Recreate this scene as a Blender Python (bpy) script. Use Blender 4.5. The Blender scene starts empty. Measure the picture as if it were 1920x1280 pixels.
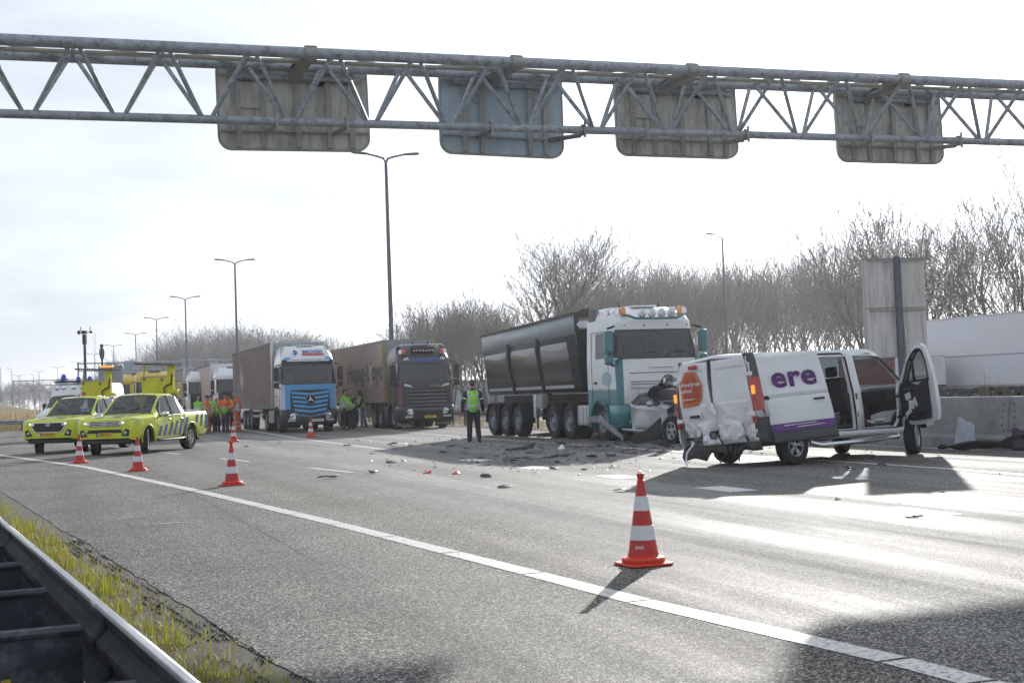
import bpy, math, random
from mathutils import Vector, Matrix, noise

SC = bpy.context.scene
COL = SC.collection
PI = math.pi
rad = math.radians

# ------------------------------------------------------------------ camera
FPX, CAMH = 2650.0, 1.45                 # focal length in photo pixels (1920 wide), eye height
PITCH, ROLL = math.atan(95 / FPX), 0.035
_cp, _sp, _cr, _sr = math.cos(PITCH), math.sin(PITCH), math.cos(ROLL), math.sin(ROLL)
_f = Vector((0, _cp, _sp)); _u = Vector((0, -_sp, _cp)); _x = Vector((1, 0, 0))
_R = _x * _cr - _u * _sr
_U = _u * _cr + _x * _sr
cam = bpy.data.cameras.new('camera')
cam.sensor_width = 36.0
cam.lens = 36.0 * FPX / 1920
cam.clip_start, cam.clip_end = 0.1, 6000
camo = bpy.data.objects.new('camera', cam)
COL.objects.link(camo)
m = Matrix.Identity(4)
for i in range(3):
    m[i][0], m[i][1], m[i][2] = _R[i], _U[i], -_f[i]
m[2][3] = CAMH
camo.matrix_world = m
SC.camera = camo
cam.dof.use_dof = True
cam.dof.focus_distance = 34.0
cam.dof.aperture_fstop = 8.0

# ------------------------------------------------------------------ world, sun, exposure
SUN_AZ, SUN_EL = rad(14.3), rad(16.8)
world = bpy.data.worlds.new('World')
SC.world = world
world.use_nodes = True
nt = world.node_tree
bg = nt.nodes['Background']
sky = nt.nodes.new('ShaderNodeTexSky')
sky.sky_type = 'NISHITA'
sky.sun_disc = False
sky.sun_elevation = SUN_EL
sky.sun_rotation = SUN_AZ
sky.air_density = 1.0
sky.dust_density = 1.2
sky.ozone_density = 1.0
hs = nt.nodes.new('ShaderNodeHueSaturation')      # thin high cloud veil: less blue
hs.inputs['Saturation'].default_value = 0.30
nt.links.new(sky.outputs[0], hs.inputs['Color'])
veil = nt.nodes.new('ShaderNodeMix'); veil.data_type = 'RGBA'
veil.inputs[0].default_value = 0.55
veil.inputs[7].default_value = (6.1, 6.75, 7.7, 1)   # the veil's own even white
cool = nt.nodes.new('ShaderNodeMix'); cool.data_type = 'RGBA'; cool.blend_type = 'MULTIPLY'
cool.inputs[0].default_value = 1.0
cool.inputs[7].default_value = (0.90, 0.98, 1.12, 1)   # winter air: the whole sky a little cooler
nt.links.new(hs.outputs[0], cool.inputs[6])
nt.links.new(cool.outputs[2], veil.inputs[6])
wtc = nt.nodes.new('ShaderNodeTexCoord'); wmp = nt.nodes.new('ShaderNodeMapping'); wmp.inputs['Scale'].default_value = (1.2, 1.2, 5.0)
wno = nt.nodes.new('ShaderNodeTexNoise'); wno.inputs['Scale'].default_value = 2.2; wno.inputs['Detail'].default_value = 5; wno.inputs['Roughness'].default_value = .55
nt.links.new(wtc.outputs['Generated'], wmp.inputs[0]); nt.links.new(wmp.outputs[0], wno.inputs['Vector'])
wmr = nt.nodes.new('ShaderNodeMapRange'); wmr.inputs[1].default_value = .35; wmr.inputs[2].default_value = .68; wmr.inputs[3].default_value = .55; wmr.inputs[4].default_value = .86
vcol = nt.nodes.new('ShaderNodeMix'); vcol.data_type = 'RGBA'
vcol.inputs[6].default_value = (6.4, 6.95, 7.7, 1); vcol.inputs[7].default_value = (4.1, 4.45, 4.95, 1)   # brighter and greyer cloud
nt.links.new(vcol.outputs[2], veil.inputs[7])
vmr = nt.nodes.new('ShaderNodeMapRange'); vmr.inputs[1].default_value = .32; vmr.inputs[2].default_value = .66
nt.links.new(wno.outputs['Fac'], vmr.inputs[0]); nt.links.new(vmr.outputs[0], vcol.inputs[0])
nt.links.new(wno.outputs['Fac'], wmr.inputs[0]); nt.links.new(wmr.outputs[0], veil.inputs[0])   # uneven thin cloud
nt.links.new(veil.outputs[2], bg.inputs['Color'])
bg.inputs['Strength'].default_value = 0.10

sun = bpy.data.lights.new('sun', 'SUN')
sun.energy = 3.9
sun.angle = rad(0.6)
sun.color = (1.0, 0.965, 0.91)
suno = bpy.data.objects.new('sun', sun)
COL.objects.link(suno)
sd = Vector((math.sin(SUN_AZ) * math.cos(SUN_EL), math.cos(SUN_AZ) * math.cos(SUN_EL), math.sin(SUN_EL)))
suno.rotation_euler = sd.to_track_quat('Z', 'Y').to_euler()

vs = SC.view_settings
vs.view_transform = 'Standard'
vs.look = 'None'
vs.gamma = 1.0
vs.use_curve_mapping = False
vs.exposure = 0.56
SC.cycles.max_bounces = 6
SC.cycles.diffuse_bounces = 3
SC.cycles.glossy_bounces = 3
SC.cycles.transparent_max_bounces = 16
SC.cycles.volume_bounces = 0
SC.cycles.sample_clamp_indirect = 4.0
SC.cycles.use_denoising = True

# ------------------------------------------------------------------ helpers: picture point -> place
def ray(px, py):
    return _f + _R * ((px - 960) / FPX) + _U * ((640 - py) / FPX)
def gp(px, py, z=0.0):
    d = ray(px, py); t = (z - CAMH) / d.z
    return Vector((d.x * t, d.y * t, z))
def at(px, py, Y):
    d = ray(px, py); t = Y / d.y
    return Vector((d.x * t, Y, CAMH + d.z * t))

ROAD_AZ = rad(-18.5)
AL = Vector((math.sin(ROAD_AZ), math.cos(ROAD_AZ), 0))     # along the road, away from us
AC = Vector((AL.y, -AL.x, 0))                              # across, to the right
def rp(a, c, z=0.0):
    return AL * a + AC * c + Vector((0, 0, z))

# ------------------------------------------------------------------ materials
def lin(r, g, b):
    f = lambda v: ((v / 255 + .055) / 1.055) ** 2.4 if v > 10 else v / 255 / 12.92
    return (f(r), f(g), f(b))

def N(t, kind, **kw):
    n = t.nodes.new(kind)
    for k, v in kw.items():
        setattr(n, k, v)
    return n

def ramp(t, fac, stops, mode='LINEAR'):
    r = t.nodes.new('ShaderNodeValToRGB')
    r.color_ramp.interpolation = mode
    el = r.color_ramp.elements
    while len(el) < len(stops):
        el.new(0.5)
    for e, (p, c) in zip(el, stops):
        e.position = p
        e.color = (c, c, c, 1) if isinstance(c, (int, float)) else (*c[:3], 1)
    if fac is not None:
        t.links.new(fac, r.inputs[0])
    return r.outputs[0]

def mixc(t, f, a, b, mode='MIX'):
    n = N(t, 'ShaderNodeMix', data_type='RGBA', blend_type=mode)
    for s, v in ((0, f), (6, a), (7, b)):
        if hasattr(v, 'is_linked') or hasattr(v, 'links'):
            t.links.new(v, n.inputs[s])
        elif isinstance(v, (int, float)):
            n.inputs[s].default_value = v if s == 0 else (v, v, v, 1)
        else:
            n.inputs[s].default_value = (*v[:3], 1)
    return n.outputs[2]

def nmap(t, scale, detail=4, rough=.6, vec=None, stretch=None):
    tc = N(t, 'ShaderNodeTexCoord')
    src = tc.outputs['Object'] if vec is None else vec
    if stretch:
        mp = N(t, 'ShaderNodeMapping')
        mp.inputs['Scale'].default_value = stretch
        t.links.new(src, mp.inputs[0]); src = mp.outputs[0]
    n = N(t, 'ShaderNodeTexNoise')
    n.inputs['Scale'].default_value = scale
    n.inputs['Detail'].default_value = detail
    n.inputs['Roughness'].default_value = rough
    t.links.new(src, n.inputs['Vector'])
    return n.outputs['Fac']

MATS = {}
def M(name, col=(.5, .5, .5), rough=.5, metal=0, var=.12, scale=2.5, bump=0, bscale=40, coat=0, emit=0, spec=.5,
      dirt=None, dirt_amt=.3, dscale=1.6, stretch=None, dr=(.48, .75)):
    if name in MATS:
        return MATS[name]
    mt = bpy.data.materials.new(name)
    mt.use_nodes = True
    t = mt.node_tree
    b = t.nodes['Principled BSDF']
    n1 = nmap(t, scale, 5, .65, stretch=stretch)
    c = mixc(t, ramp(t, n1, [(.3, 0.), (.72, 1.)]), tuple(v * (1 - var) for v in col), tuple(min(1, v * (1 + var)) for v in col))
    if dirt:
        d = nmap(t, dscale, 8, .75, stretch=stretch)
        c = mixc(t, ramp(t, d, [(dr[0], 0.), (dr[1], dirt_amt)]), c, dirt)
    t.links.new(c, b.inputs['Base Color'])
    b.inputs['Metallic'].default_value = metal
    rr = N(t, 'ShaderNodeMapRange')
    rr.inputs['To Min'].default_value = max(.02, rough * .8)
    rr.inputs['To Max'].default_value = min(1, rough * 1.25)
    t.links.new(n1, rr.inputs['Value'])
    t.links.new(rr.outputs[0], b.inputs['Roughness'])
    b.inputs['Specular IOR Level'].default_value = spec
    if coat:
        b.inputs['Coat Weight'].default_value = coat
        b.inputs['Coat Roughness'].default_value = .06
    if bump:
        bn = N(t, 'ShaderNodeBump')
        bn.inputs['Strength'].default_value = bump
        bn.inputs['Distance'].default_value = .02
        t.links.new(nmap(t, bscale, 4), bn.inputs['Height'])
        t.links.new(bn.outputs[0], b.inputs['Normal'])
    if emit:
        b.inputs['Emission Color'].default_value = (*col, 1)
        b.inputs['Emission Strength'].default_value = emit
    MATS[name] = mt
    return mt

def glass(name, tint=(.55, .6, .6), rough=.02, ior=1.85):
    if name in MATS:
        return MATS[name]
    mt = bpy.data.materials.new(name); mt.use_nodes = True
    t = mt.node_tree
    for n in list(t.nodes):
        t.nodes.remove(n)
    o = N(t, 'ShaderNodeOutputMaterial')
    tr = N(t, 'ShaderNodeBsdfTransparent'); tr.inputs[0].default_value = (*tint, 1)
    gl = N(t, 'ShaderNodeBsdfGlossy'); gl.inputs['Roughness'].default_value = rough
    fr = N(t, 'ShaderNodeFresnel'); fr.inputs[0].default_value = ior
    mx = N(t, 'ShaderNodeMixShader')
    t.links.new(fr.outputs[0], mx.inputs[0]); t.links.new(tr.outputs[0], mx.inputs[1]); t.links.new(gl.outputs[0], mx.inputs[2])
    t.links.new(mx.outputs[0], o.inputs[0])
    MATS[name] = mt
    return mt

# ------------------------------------------------------------------ mesh builder
class G:
    def __init__(s, T=None):
        s.v, s.f, s.T = [], [], T
    def add(s, vs, fs):
        o = len(s.v)
        s.v += [tuple(s.T @ Vector(p)) if s.T else tuple(p) for p in vs]
        s.f += [tuple(o + i for i in f) for f in fs]
        return s
    def box(s, c, d, rot=None, taper=1.0):
        hx, hy, hz = d[0] / 2, d[1] / 2, d[2] / 2
        vs = []
        for z, k in ((-hz, 1.0), (hz, taper)):
            for x, y in ((-hx, -hy), (hx, -hy), (hx, hy), (-hx, hy)):
                p = Vector((x * k, y * k, z))
                if rot is not None:
                    p = rot @ p
                vs.append(p + Vector(c))
        return s.add(vs, [(3, 2, 1, 0), (4, 5, 6, 7), (0, 1, 5, 4), (1, 2, 6, 5), (2, 3, 7, 6), (3, 0, 4, 7)])
    def tube(s, p0, p1, r0, r1=None, n=10, caps=True, sx=1.0):
        return s.path([p0, p1], [r0, r0 if r1 is None else r1], n, caps, sx)
    def path(s, ps, rs, n=8, caps=True, sx=1.0):
        ps = [Vector(p) for p in ps]
        if isinstance(rs, (int, float)):
            rs = [rs] * len(ps)
        vs, fs = [], []
        up = None
        for i, p in enumerate(ps):
            d = (ps[min(i + 1, len(ps) - 1)] - ps[max(i - 1, 0)]).normalized()
            if up is None:
                up = Vector((0, 0, 1)) if abs(d.z) < .95 else Vector((1, 0, 0))
            a = d.cross(up)
            if a.length < 1e-4:
                a = d.cross(Vector((0, 1, 0)))
            a.normalize(); b = a.cross(d).normalized(); up = b
            for k in range(n):
                t = 2 * PI * k / n
                vs.append(p + (a * math.cos(t) * sx + b * math.sin(t)) * rs[i])
        for i in range(len(ps) - 1):
            for k in range(n):
                fs.append((i * n + k, i * n + (k + 1) % n, (i + 1) * n + (k + 1) % n, (i + 1) * n + k))
        if caps:
            fs.append(tuple(range(n - 1, -1, -1)))
            fs.append(tuple(range((len(ps) - 1) * n, len(ps) * n)))
        return s.add(vs, fs)
    def caps(s, p0, p1, r0, r1=None, n=10, sx=1.0):       # capsule
        p0, p1 = Vector(p0), Vector(p1); r1 = r0 if r1 is None else r1
        d = (p1 - p0).normalized()
        ps = [p0 - d * r0 * .98, p0 - d * r0 * .7, p0, p1, p1 + d * r1 * .7, p1 + d * r1 * .98]
        return s.path(ps, [r0 * .2, r0 * .71, r0, r1, r1 * .71, r1 * .2], n, True, sx)
    def ell(s, c, r, n=12, m=8):
        c = Vector(c); vs, fs = [], []
        for i in range(m + 1):
            a = PI * i / m
            for k in range(n):
                t = 2 * PI * k / n
                q = max(math.sin(a), .02)
                vs.append(c + Vector((r[0] * q * math.cos(t), r[1] * q * math.sin(t), -r[2] * math.cos(a))))
        for i in range(m):
            for k in range(n):
                fs.append((i * n + k, i * n + (k + 1) % n, (i + 1) * n + (k + 1) % n, (i + 1) * n + k))
        fs.append(tuple(range(n - 1, -1, -1))); fs.append(tuple(range(m * n, m * n + n)))
        return s.add(vs, fs)
    def lathe(s, prof, c=(0, 0, 0), axis='Z', n=24, close=False, a0=0, a1=2 * PI):
        c = Vector(c); vs, fs = [], []
        full = abs(a1 - a0 - 2 * PI) < 1e-6
        cnt = n if full else n + 1
        for r, h in prof:
            for k in range(cnt):
                t = a0 + (a1 - a0) * k / n
                x, y = r * math.cos(t), r * math.sin(t)
                p = {'Z': (x, y, h), 'Y': (x, h, y), 'X': (h, x, y)}[axis]
                vs.append(c + Vector(p))
        L = len(prof)
        rng = range(L if close else L - 1)
        for i in rng:
            j = (i + 1) % L
            for k in range(cnt if full else n):
                k2 = (k + 1) % cnt
                fs.append((i * cnt + k, i * cnt + k2, j * cnt + k2, j * cnt + k))
        return s.add(vs, fs)
    def prism(s, poly, a, b, axis='Y', shift=(0, 0)):      # polygon extruded from a to b along axis
        n = len(poly); vs = []
        for h, sh in ((a, (0, 0)), (b, shift)):
            for p, q in poly:
                p += sh[0]; q += sh[1]
                vs.append({'Y': (p, h, q), 'X': (h, p, q), 'Z': (p, q, h)}[axis])
        fs = [tuple(range(n - 1, -1, -1)), tuple(range(n, 2 * n))]
        fs += [(i, (i + 1) % n, n + (i + 1) % n, n + i) for i in range(n)]
        return s.add(vs, fs)
    def quad(s, *ps):
        return s.add(ps, [tuple(range(len(ps)))])
    def grid(s, rows):
        n = len(rows[0]); vs = [p for r in rows for p in r]
        return s.add(vs, [(i * n + k, i * n + k + 1, (i + 1) * n + k + 1, (i + 1) * n + k) for i in range(len(rows) - 1) for k in range(n - 1)])
    def warp(s, fn):
        s.v = [tuple(fn(Vector(p))) for p in s.v]
        return s
    def build(s, name, mat, parent=None, ang=38, bevel=0, solid=0, segs=2, label=None):
        me = bpy.data.meshes.new(name)
        me.from_pydata(s.v, [], s.f)
        me.polygons.foreach_set('use_smooth', [True] * len(me.polygons))
        me.set_sharp_from_angle(angle=rad(ang))
        me.materials.append(mat)
        o = bpy.data.objects.new(name, me)
        COL.objects.link(o)
        if parent is not None:
            o.parent = parent
        if solid:
            q = o.modifiers.new('thickness', 'SOLIDIFY'); q.thickness = solid; q.offset = 0
        if bevel:
            q = o.modifiers.new('bevel', 'BEVEL'); q.width = bevel; q.segments = segs; q.limit_method = 'ANGLE'; q.angle_limit = rad(40)
            q.harden_normals = False
        if label:
            o['label'] = label
        return o

def tag(o, label=None, cat=None, group=None, kind=None):
    if label: o['label'] = label
    if cat: o['category'] = cat
    if group: o['group'] = group
    if kind: o['kind'] = kind
    return o
def thing(name, label, cat, loc=(0, 0, 0), rz=0.0, group=None):
    o = bpy.data.objects.new(name, None)
    o.empty_display_size = .2
    COL.objects.link(o)
    o.location = loc; o.rotation_euler = (0, 0, rz)
    return tag(o, label, cat, group)
def dup(root, loc=None, rz=None, label=None, parent=None, scale=None):
    r = root.copy(); COL.objects.link(r)
    if parent is not None: r.parent = parent
    if loc is not None: r.location = loc
    if rz is not None: r.rotation_euler = (0, 0, rz)
    if scale is not None: r.scale = scale
    if label: r['label'] = label
    for ch in list(root.children):
        dup(ch, parent=r)
    return r

def text(body, size, mat, parent, loc, ex, ey, name='lettering', bold=0.0, depth=.004, align='CENTER', spacing=1.0, squash=1.0):
    """flat lettering: ex is the reading direction, ey the upward one"""
    cu = bpy.data.curves.new('letters', 'FONT')
    cu.body = body; cu.size = size; cu.extrude = depth; cu.offset = bold * size
    cu.align_x = align; cu.align_y = 'CENTER'; cu.space_character = spacing; cu.resolution_u = 3
    tmp = bpy.data.objects.new('letters', cu)
    COL.objects.link(tmp)
    dg = bpy.context.evaluated_depsgraph_get()
    me = bpy.data.meshes.new_from_object(tmp.evaluated_get(dg))
    COL.objects.unlink(tmp); bpy.data.objects.remove(tmp)
    ex = Vector(ex).normalized(); ey = Vector(ey).normalized(); ez = ex.cross(ey)
    for v in me.vertices:
        p = v.co
        v.co = Vector(loc) + ex * p.x * squash + ey * p.y + ez * p.z
    me.materials.clear(); me.materials.append(mat)
    o = bpy.data.objects.new(name, me); COL.objects.link(o); o.parent = parent
    return o

SIDES = {'side_window', 'pillar', 'corner_panel', 'lower_panel', 'front_window', 'rear_window', 'window_frame', 'front_door', 'sill', 'rear_cladding', 'wing', 'door_opening'}
def loft(rows, key, cols_closed=False):
    """grid of points split into named pieces by key(i, j) on its cells"""
    out = {}
    nr, nc = len(rows), len(rows[0])
    for i in range(nr - 1):
        for j in range(nc if cols_closed else nc - 1):
            k = key(i, j)
            if k is None:
                continue
            if k in SIDES and j >= (nc if cols_closed else nc - 1) / 2:
                k += '|'                      # left and right pieces stay separate
            g = out.setdefault(k, (G(), {}))
            idx = []
            for a, b in ((i, j), (i, (j + 1) % nc), (i + 1, (j + 1) % nc), (i + 1, j)):
                if (a, b) not in g[1]:
                    g[1][(a, b)] = len(g[0].v); g[0].v.append(tuple(rows[a][b]))
                idx.append(g[1][(a, b)])
            g[0].f.append(tuple(idx))
    return {k: g for k, (g, _) in out.items()}

# ================================================================== SETTING
def road_coords(t):
    tc = N(t, 'ShaderNodeTexCoord')
    mp = N(t, 'ShaderNodeMapping')
    mp.inputs['Rotation'].default_value = (0, 0, ROAD_AZ)
    t.links.new(tc.outputs['Object'], mp.inputs[0])
    return mp.outputs[0]

def asphalt_mat():
    mt = bpy.data.materials.new('porous_asphalt'); mt.use_nodes = True
    t = mt.node_tree; b = t.nodes['Principled BSDF']
    rc = road_coords(t)
    vo = N(t, 'ShaderNodeTexVoronoi'); vo.inputs['Scale'].default_value = 84
    t.links.new(rc, vo.inputs['Vector'])
    sep = N(t, 'ShaderNodeSeparateColor'); t.links.new(vo.outputs['Color'], sep.inputs[0])
    stone = ramp(t, sep.outputs[0], [(0., (.006, .006, .006)), (.34, (.038, .037, .036)), (.68, (.155, .150, .142)), (.9, (.32, .31, .29)), (1., (.60, .58, .54))])
    # broad tone differences between lanes and patches of laying
    lane = nmap(t, 1.0, 3, .5, rc, (.42, .012, 1))
    c = mixc(t, ramp(t, lane, [(.3, 0.), (.7, 1.)]), stone, (1.36, 1.30, 1.20), 'MULTIPLY')
    blot = nmap(t, .45, 6, .7, rc)
    c = mixc(t, ramp(t, blot, [(.38, .0), (.66, .7)]), c, (.52, .52, .53), 'MULTIPLY')
    # pale absorbent powder strewn by the fire crew, in trails along the lanes
    pw = nmap(t, 1.0, 6, .72, rc, (.55, .05, 1))
    pf = nmap(t, 9.0, 4, .7, rc, (1, .35, 1))
    sx = N(t, 'ShaderNodeSeparateXYZ'); t.links.new(rc, sx.inputs[0])
    def band(out, lo0, lo1, hi0, hi1):
        a = N(t, 'ShaderNodeMapRange', interpolation_type='SMOOTHSTEP'); a.inputs[1].default_value = lo0; a.inputs[2].default_value = lo1
        d = N(t, 'ShaderNodeMapRange', interpolation_type='SMOOTHSTEP'); d.inputs[1].default_value = hi0; d.inputs[2].default_value = hi1
        d.inputs[3].default_value = 1; d.inputs[4].default_value = 0
        t.links.new(out, a.inputs[0]); t.links.new(out, d.inputs[0])
        mu = N(t, 'ShaderNodeMath', operation='MULTIPLY')
        t.links.new(a.outputs[0], mu.inputs[0]); t.links.new(d.outputs[0], mu.inputs[1])
        return mu.outputs[0]
    def mul(a, b2):
        mu = N(t, 'ShaderNodeMath', operation='MULTIPLY'); mu.use_clamp = True
        for i, v in enumerate((a, b2)):
            if isinstance(v, (int, float)): mu.inputs[i].default_value = v
            else: t.links.new(v, mu.inputs[i])
        return mu.outputs[0]
    where = mul(band(sx.outputs[0], 4.2, 6.4, 8.6, 9.9), band(sx.outputs[1], 8, 14, 58, 70))
    where2 = mul(band(sx.outputs[0], 9.6, 10.6, 12.4, 13.6), band(sx.outputs[1], 10, 30, 46, 60))
    both = N(t, 'ShaderNodeMath', operation='MAXIMUM'); t.links.new(where, both.inputs[0]); t.links.new(where2, both.inputs[1])
    pm = mul(mul(both.outputs[0], ramp(t, pw, [(.36, 0.), (.6, 1.)])), ramp(t, pf, [(.25, .45), (.62, 1.)]))
    c = mixc(t, mul(pm, .40), c, (.50, .495, .48))
    # polished and darkened wheel tracks of each lane
    wt1 = N(t, 'ShaderNodeMath', operation='MULTIPLY'); wt1.inputs[1].default_value = 3.59; t.links.new(sx.outputs[0], wt1.inputs[0])
    wt2 = N(t, 'ShaderNodeMath', operation='SINE'); t.links.new(wt1.outputs[0], wt2.inputs[0])
    wt3 = mul(ramp(t, wt2.outputs[0], [(.25, 0.), (.95, .42)]), ramp(t, nmap(t, 1.0, 5, .65, rc, (.8, .03, 1)), [(.32, .2), (.62, 1.)]))
    c = mixc(t, wt3, c, (.40, .40, .41), 'MULTIPLY')
    # laying seams between the lanes, broken here and there
    seam = N(t, 'ShaderNodeMath', operation='MAXIMUM')
    t.links.new(band(sx.outputs[0], 5.92, 5.93, 5.95, 5.965), seam.inputs[0]); t.links.new(band(sx.outputs[0], 2.28, 2.29, 2.31, 2.325), seam.inputs[1])
    c = mixc(t, mul(mul(seam.outputs[0], ramp(t, nmap(t, 1.0, 4, .7, rc, (1, .35, 1)), [(.42, 0.), (.58, 1.)])), .7), c, (.012, .012, .012))
    # dark oily tracks
    oil = nmap(t, 1.0, 5, .7, rc, (1.3, .06, 1))
    c = mixc(t, ramp(t, oil, [(.6, 0.), (.74, .5)]), c, (.022, .022, .024))
    t.links.new(c, b.inputs['Base Color'])
    ro = nmap(t, 1.0, 4, .6, rc, (.9, .05, 1))
    rm = N(t, 'ShaderNodeMapRange'); rm.inputs[1].default_value = .3; rm.inputs[2].default_value = .7
    rm.inputs[3].default_value = .62; rm.inputs[4].default_value = .9
    t.links.new(ro, rm.inputs[0]); t.links.new(rm.outputs[0], b.inputs['Roughness'])
    b.inputs['Specular IOR Level'].default_value = .19
    bn = N(t, 'ShaderNodeBump'); bn.inputs['Strength'].default_value = .6; bn.inputs['Distance'].default_value = .004
    inv = ramp(t, vo.outputs['Distance'], [(.0, 1.), (.65, 0.)])
    t.links.new(inv, bn.inputs['Height'])
    t.links.new(bn.outputs[0], b.inputs['Normal'])
    return mt

def paint_mat(name, worn):
    mt = bpy.data.materials.new(name); mt.use_nodes = True
    t = mt.node_tree; b = t.nodes['Principled BSDF']
    rc = road_coords(t)
    n = nmap(t, 26, 6, .75, rc)
    c = mixc(t, ramp(t, n, [(worn - .08, 1.), (worn + .05, 0.)]), (.62, .61, .58), (.10, .10, .10))
    t.links.new(c, b.inputs['Base Color'])
    b.inputs['Roughness'].default_value = .55
    bn = N(t, 'ShaderNodeBump'); bn.inputs['Strength'].default_value = .4; bn.inputs['Distance'].default_value = .006
    t.links.new(nmap(t, 90, 3, .6, rc), bn.inputs['Height']); t.links.new(bn.outputs[0], b.inputs['Normal'])
    return mt

def ground_mat(name, a, bcol, c3, s1=.25, s2=14, rough=.95):
    mt = bpy.data.materials.new(name); mt.use_nodes = True
    t = mt.node_tree; b = t.nodes['Principled BSDF']
    c = mixc(t, ramp(t, nmap(t, s1, 6, .7), [(.35, 0.), (.65, 1.)]), a, bcol)
    c = mixc(t, ramp(t, nmap(t, s2, 5, .75), [(.45, 0.), (.7, .8)]), c, c3)
    t.links.new(c, b.inputs['Base Color']); b.inputs['Roughness'].default_value = rough
    bn = N(t, 'ShaderNodeBump'); bn.inputs['Strength'].default_value = .8; bn.inputs['Distance'].default_value = .05
    t.links.new(nmap(t, s2 * 1.5, 5, .7), bn.inputs['Height']); t.links.new(bn.outputs[0], b.inputs['Normal'])
    return mt

mat_asphalt = asphalt_mat()
mat_paint = paint_mat('road_paint', .455)
mat_paint_fresh = paint_mat('road_paint_fresh', .24)
mat_grass_far = ground_mat('rough_grass', (.075, .085, .03), (.13, .115, .055), (.17, .13, .075))
mat_soil = ground_mat('verge_soil', (.07, .064, .052), (.12, .11, .09), (.22, .21, .195), 1.5, 30)
mat_median = ground_mat('median_dry_grass', (.12, .085, .045), (.08, .075, .035), (.18, .13, .07), .8, 9)

def sheet(name, pts, z, mat, kind='structure'):
    g = G(); g.add([(p[0], p[1], z) for p in pts], [tuple(range(len(pts)))])
    return tag(g.build(name, mat), kind=kind)

# ground, to the horizon
gd = G(); n = 40
gd.grid([[(-2600 + 5200 * i / n, -400 + 4200 * j / n, -.06) for i in range(n + 1)] for j in range(n + 1)])
tag(gd.build('ground', mat_grass_far), kind='structure')

# near guard rail line and left edge of the carriageway (it widens away from us: a slip lane)
RP0, RDIR = Vector((-.84, 3.57, 0)), Vector((-.411, .912, 0)).normalized()
RN = Vector((RDIR.y, -RDIR.x, 0))                 # to the right of the rail, towards the road
left = [RP0 + RDIR * s + RN * 1.30 for s in (-9, 0, 8, 16, 24)] + [Vector((-21.5, 45, 0)), Vector((-33, 68, 0)), Vector((-58, 96, 0))]
right = [rp(a, 17.75) for a in (-30, 20, 60, 100)]
lf = []
for a_, b_ in zip(left, left[1:]):
    k_ = max(1, int((b_ - a_).length / .12)) if a_.y < 16 else 1
    lf += [a_.lerp(b_, i_ / k_) + RN * (.035 * noise.noise(Vector((a_.y * 3 + i_ * .35, 2, 1))) + .05 * noise.noise(Vector((a_.y + i_ * .06, 7, 1)))) for i_ in range(k_)]
left = lf + [left[-1]]
pts = left + [Vector((-24, 96, 0)), rp(105, 17.75)] + right[::-1]
sheet('road', pts, 0.0, mat_asphalt)
sheet('road', [rp(96, 1.5), rp(96, 17.7), rp(900, 17.7), rp(900, 1.5)], -.004, mat_asphalt)
sheet('opposite_road', [rp(-40, 23), rp(-40, 43), rp(900, 43), rp(900, 23)], 0.0, mat_asphalt)
sheet('median_strip', [rp(-40, 17.7), rp(-40, 23.1), rp(900, 23.1), rp(900, 17.7)], -.012, mat_median)
vl = [RP0 + RDIR * s - RN * 4.0 for s in (-10, 0, 8, 16, 24, 60)]
vr = [RP0 + RDIR * s + RN * 1.36 for s in (-10, 0, 8, 16, 24)] + [Vector((-30, 61, 0))]
sheet('verge', vl + vr[::-1], -.005, mat_soil)

# low bank with rough grass beyond the slip road, and the side bank behind the opposite road
bank = G()
rows = []
for j in range(13):
    y = 99 + j * 9
    rows.append([(x, y + 6 * math.sin(x * .03), -.1 + 2.6 * min(1, j / 4) * (.75 + .25 * math.sin(x * .05 + j)) * min(1, max(0, (-28 - .30 * (y - 99) - x) / 14)) + .12 * noise.noise(Vector((x * .2, y * .2, 0)))) for x in [-190 + i * 4.4 for i in range(38)]])
bank.grid(rows)
tag(bank.build('grass_bank', mat_grass_far), kind='structure')

# ---- road markings
def stripe(p, q, w, z=.004):
    p, q = Vector(p), Vector(q); d = (q - p).normalized(); nn = Vector((d.y, -d.x, 0)) * (w / 2)
    return [(p - nn), (p + nn), (q + nn), (q - nn)]
def marking(name, pts, w, gap_every=0, mat=mat_paint, z=.004, joint=.03):
    g = G()
    for a, b in zip(pts, pts[1:]):
        L = (b - a).length
        k = max(1, int(round(L / gap_every))) if gap_every else 1
        for i in range(k):
            s0, s1 = a.lerp(b, i / k), a.lerp(b, (i + 1) / k)
            dd = (s1 - s0).normalized()
            if gap_every:
                s0 = s0 + dd * joint; s1 = s1 - dd * joint * .3
            qd = stripe(s0, s1, w)
            g.add([(v.x, v.y, z) for v in qd], [(0, 1, 2, 3)])
    return tag(g.build(name, mat), kind='structure')
E_ = [gp(*p) for p in ((1840, 1280), (1680, 1237.5), (1200, 1127), (1000, 1075), (633, 982), (383, 923), (160, 875), (0, 853))]
e0 = E_[0] + (E_[0] - E_[1]).normalized() * 9
e1 = E_[-1] + (E_[-1] - E_[-2]).normalized() * 30
marking('edge_line', [e0] + E_ + [e1], .20, 2.0)
marking('block_line', [gp(*p) for p in ((727, 843), (640, 832), (560, 822), (457, 805))] + [rp(150, 9.9), rp(400, 9.9)], .2)
marking('lane_line', [gp(*p) for p in ((2100, 904), (1770, 878), (1537, 862.5), (1270, 846), (1143, 837), (893, 821), (683, 803))] + [rp(110, 14.1), rp(400, 14.1)], .16)
marking('inner_edge_line', [rp(8, 17.35), rp(60, 17.35), rp(400, 17.35)], .15)
g = G()
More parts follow.
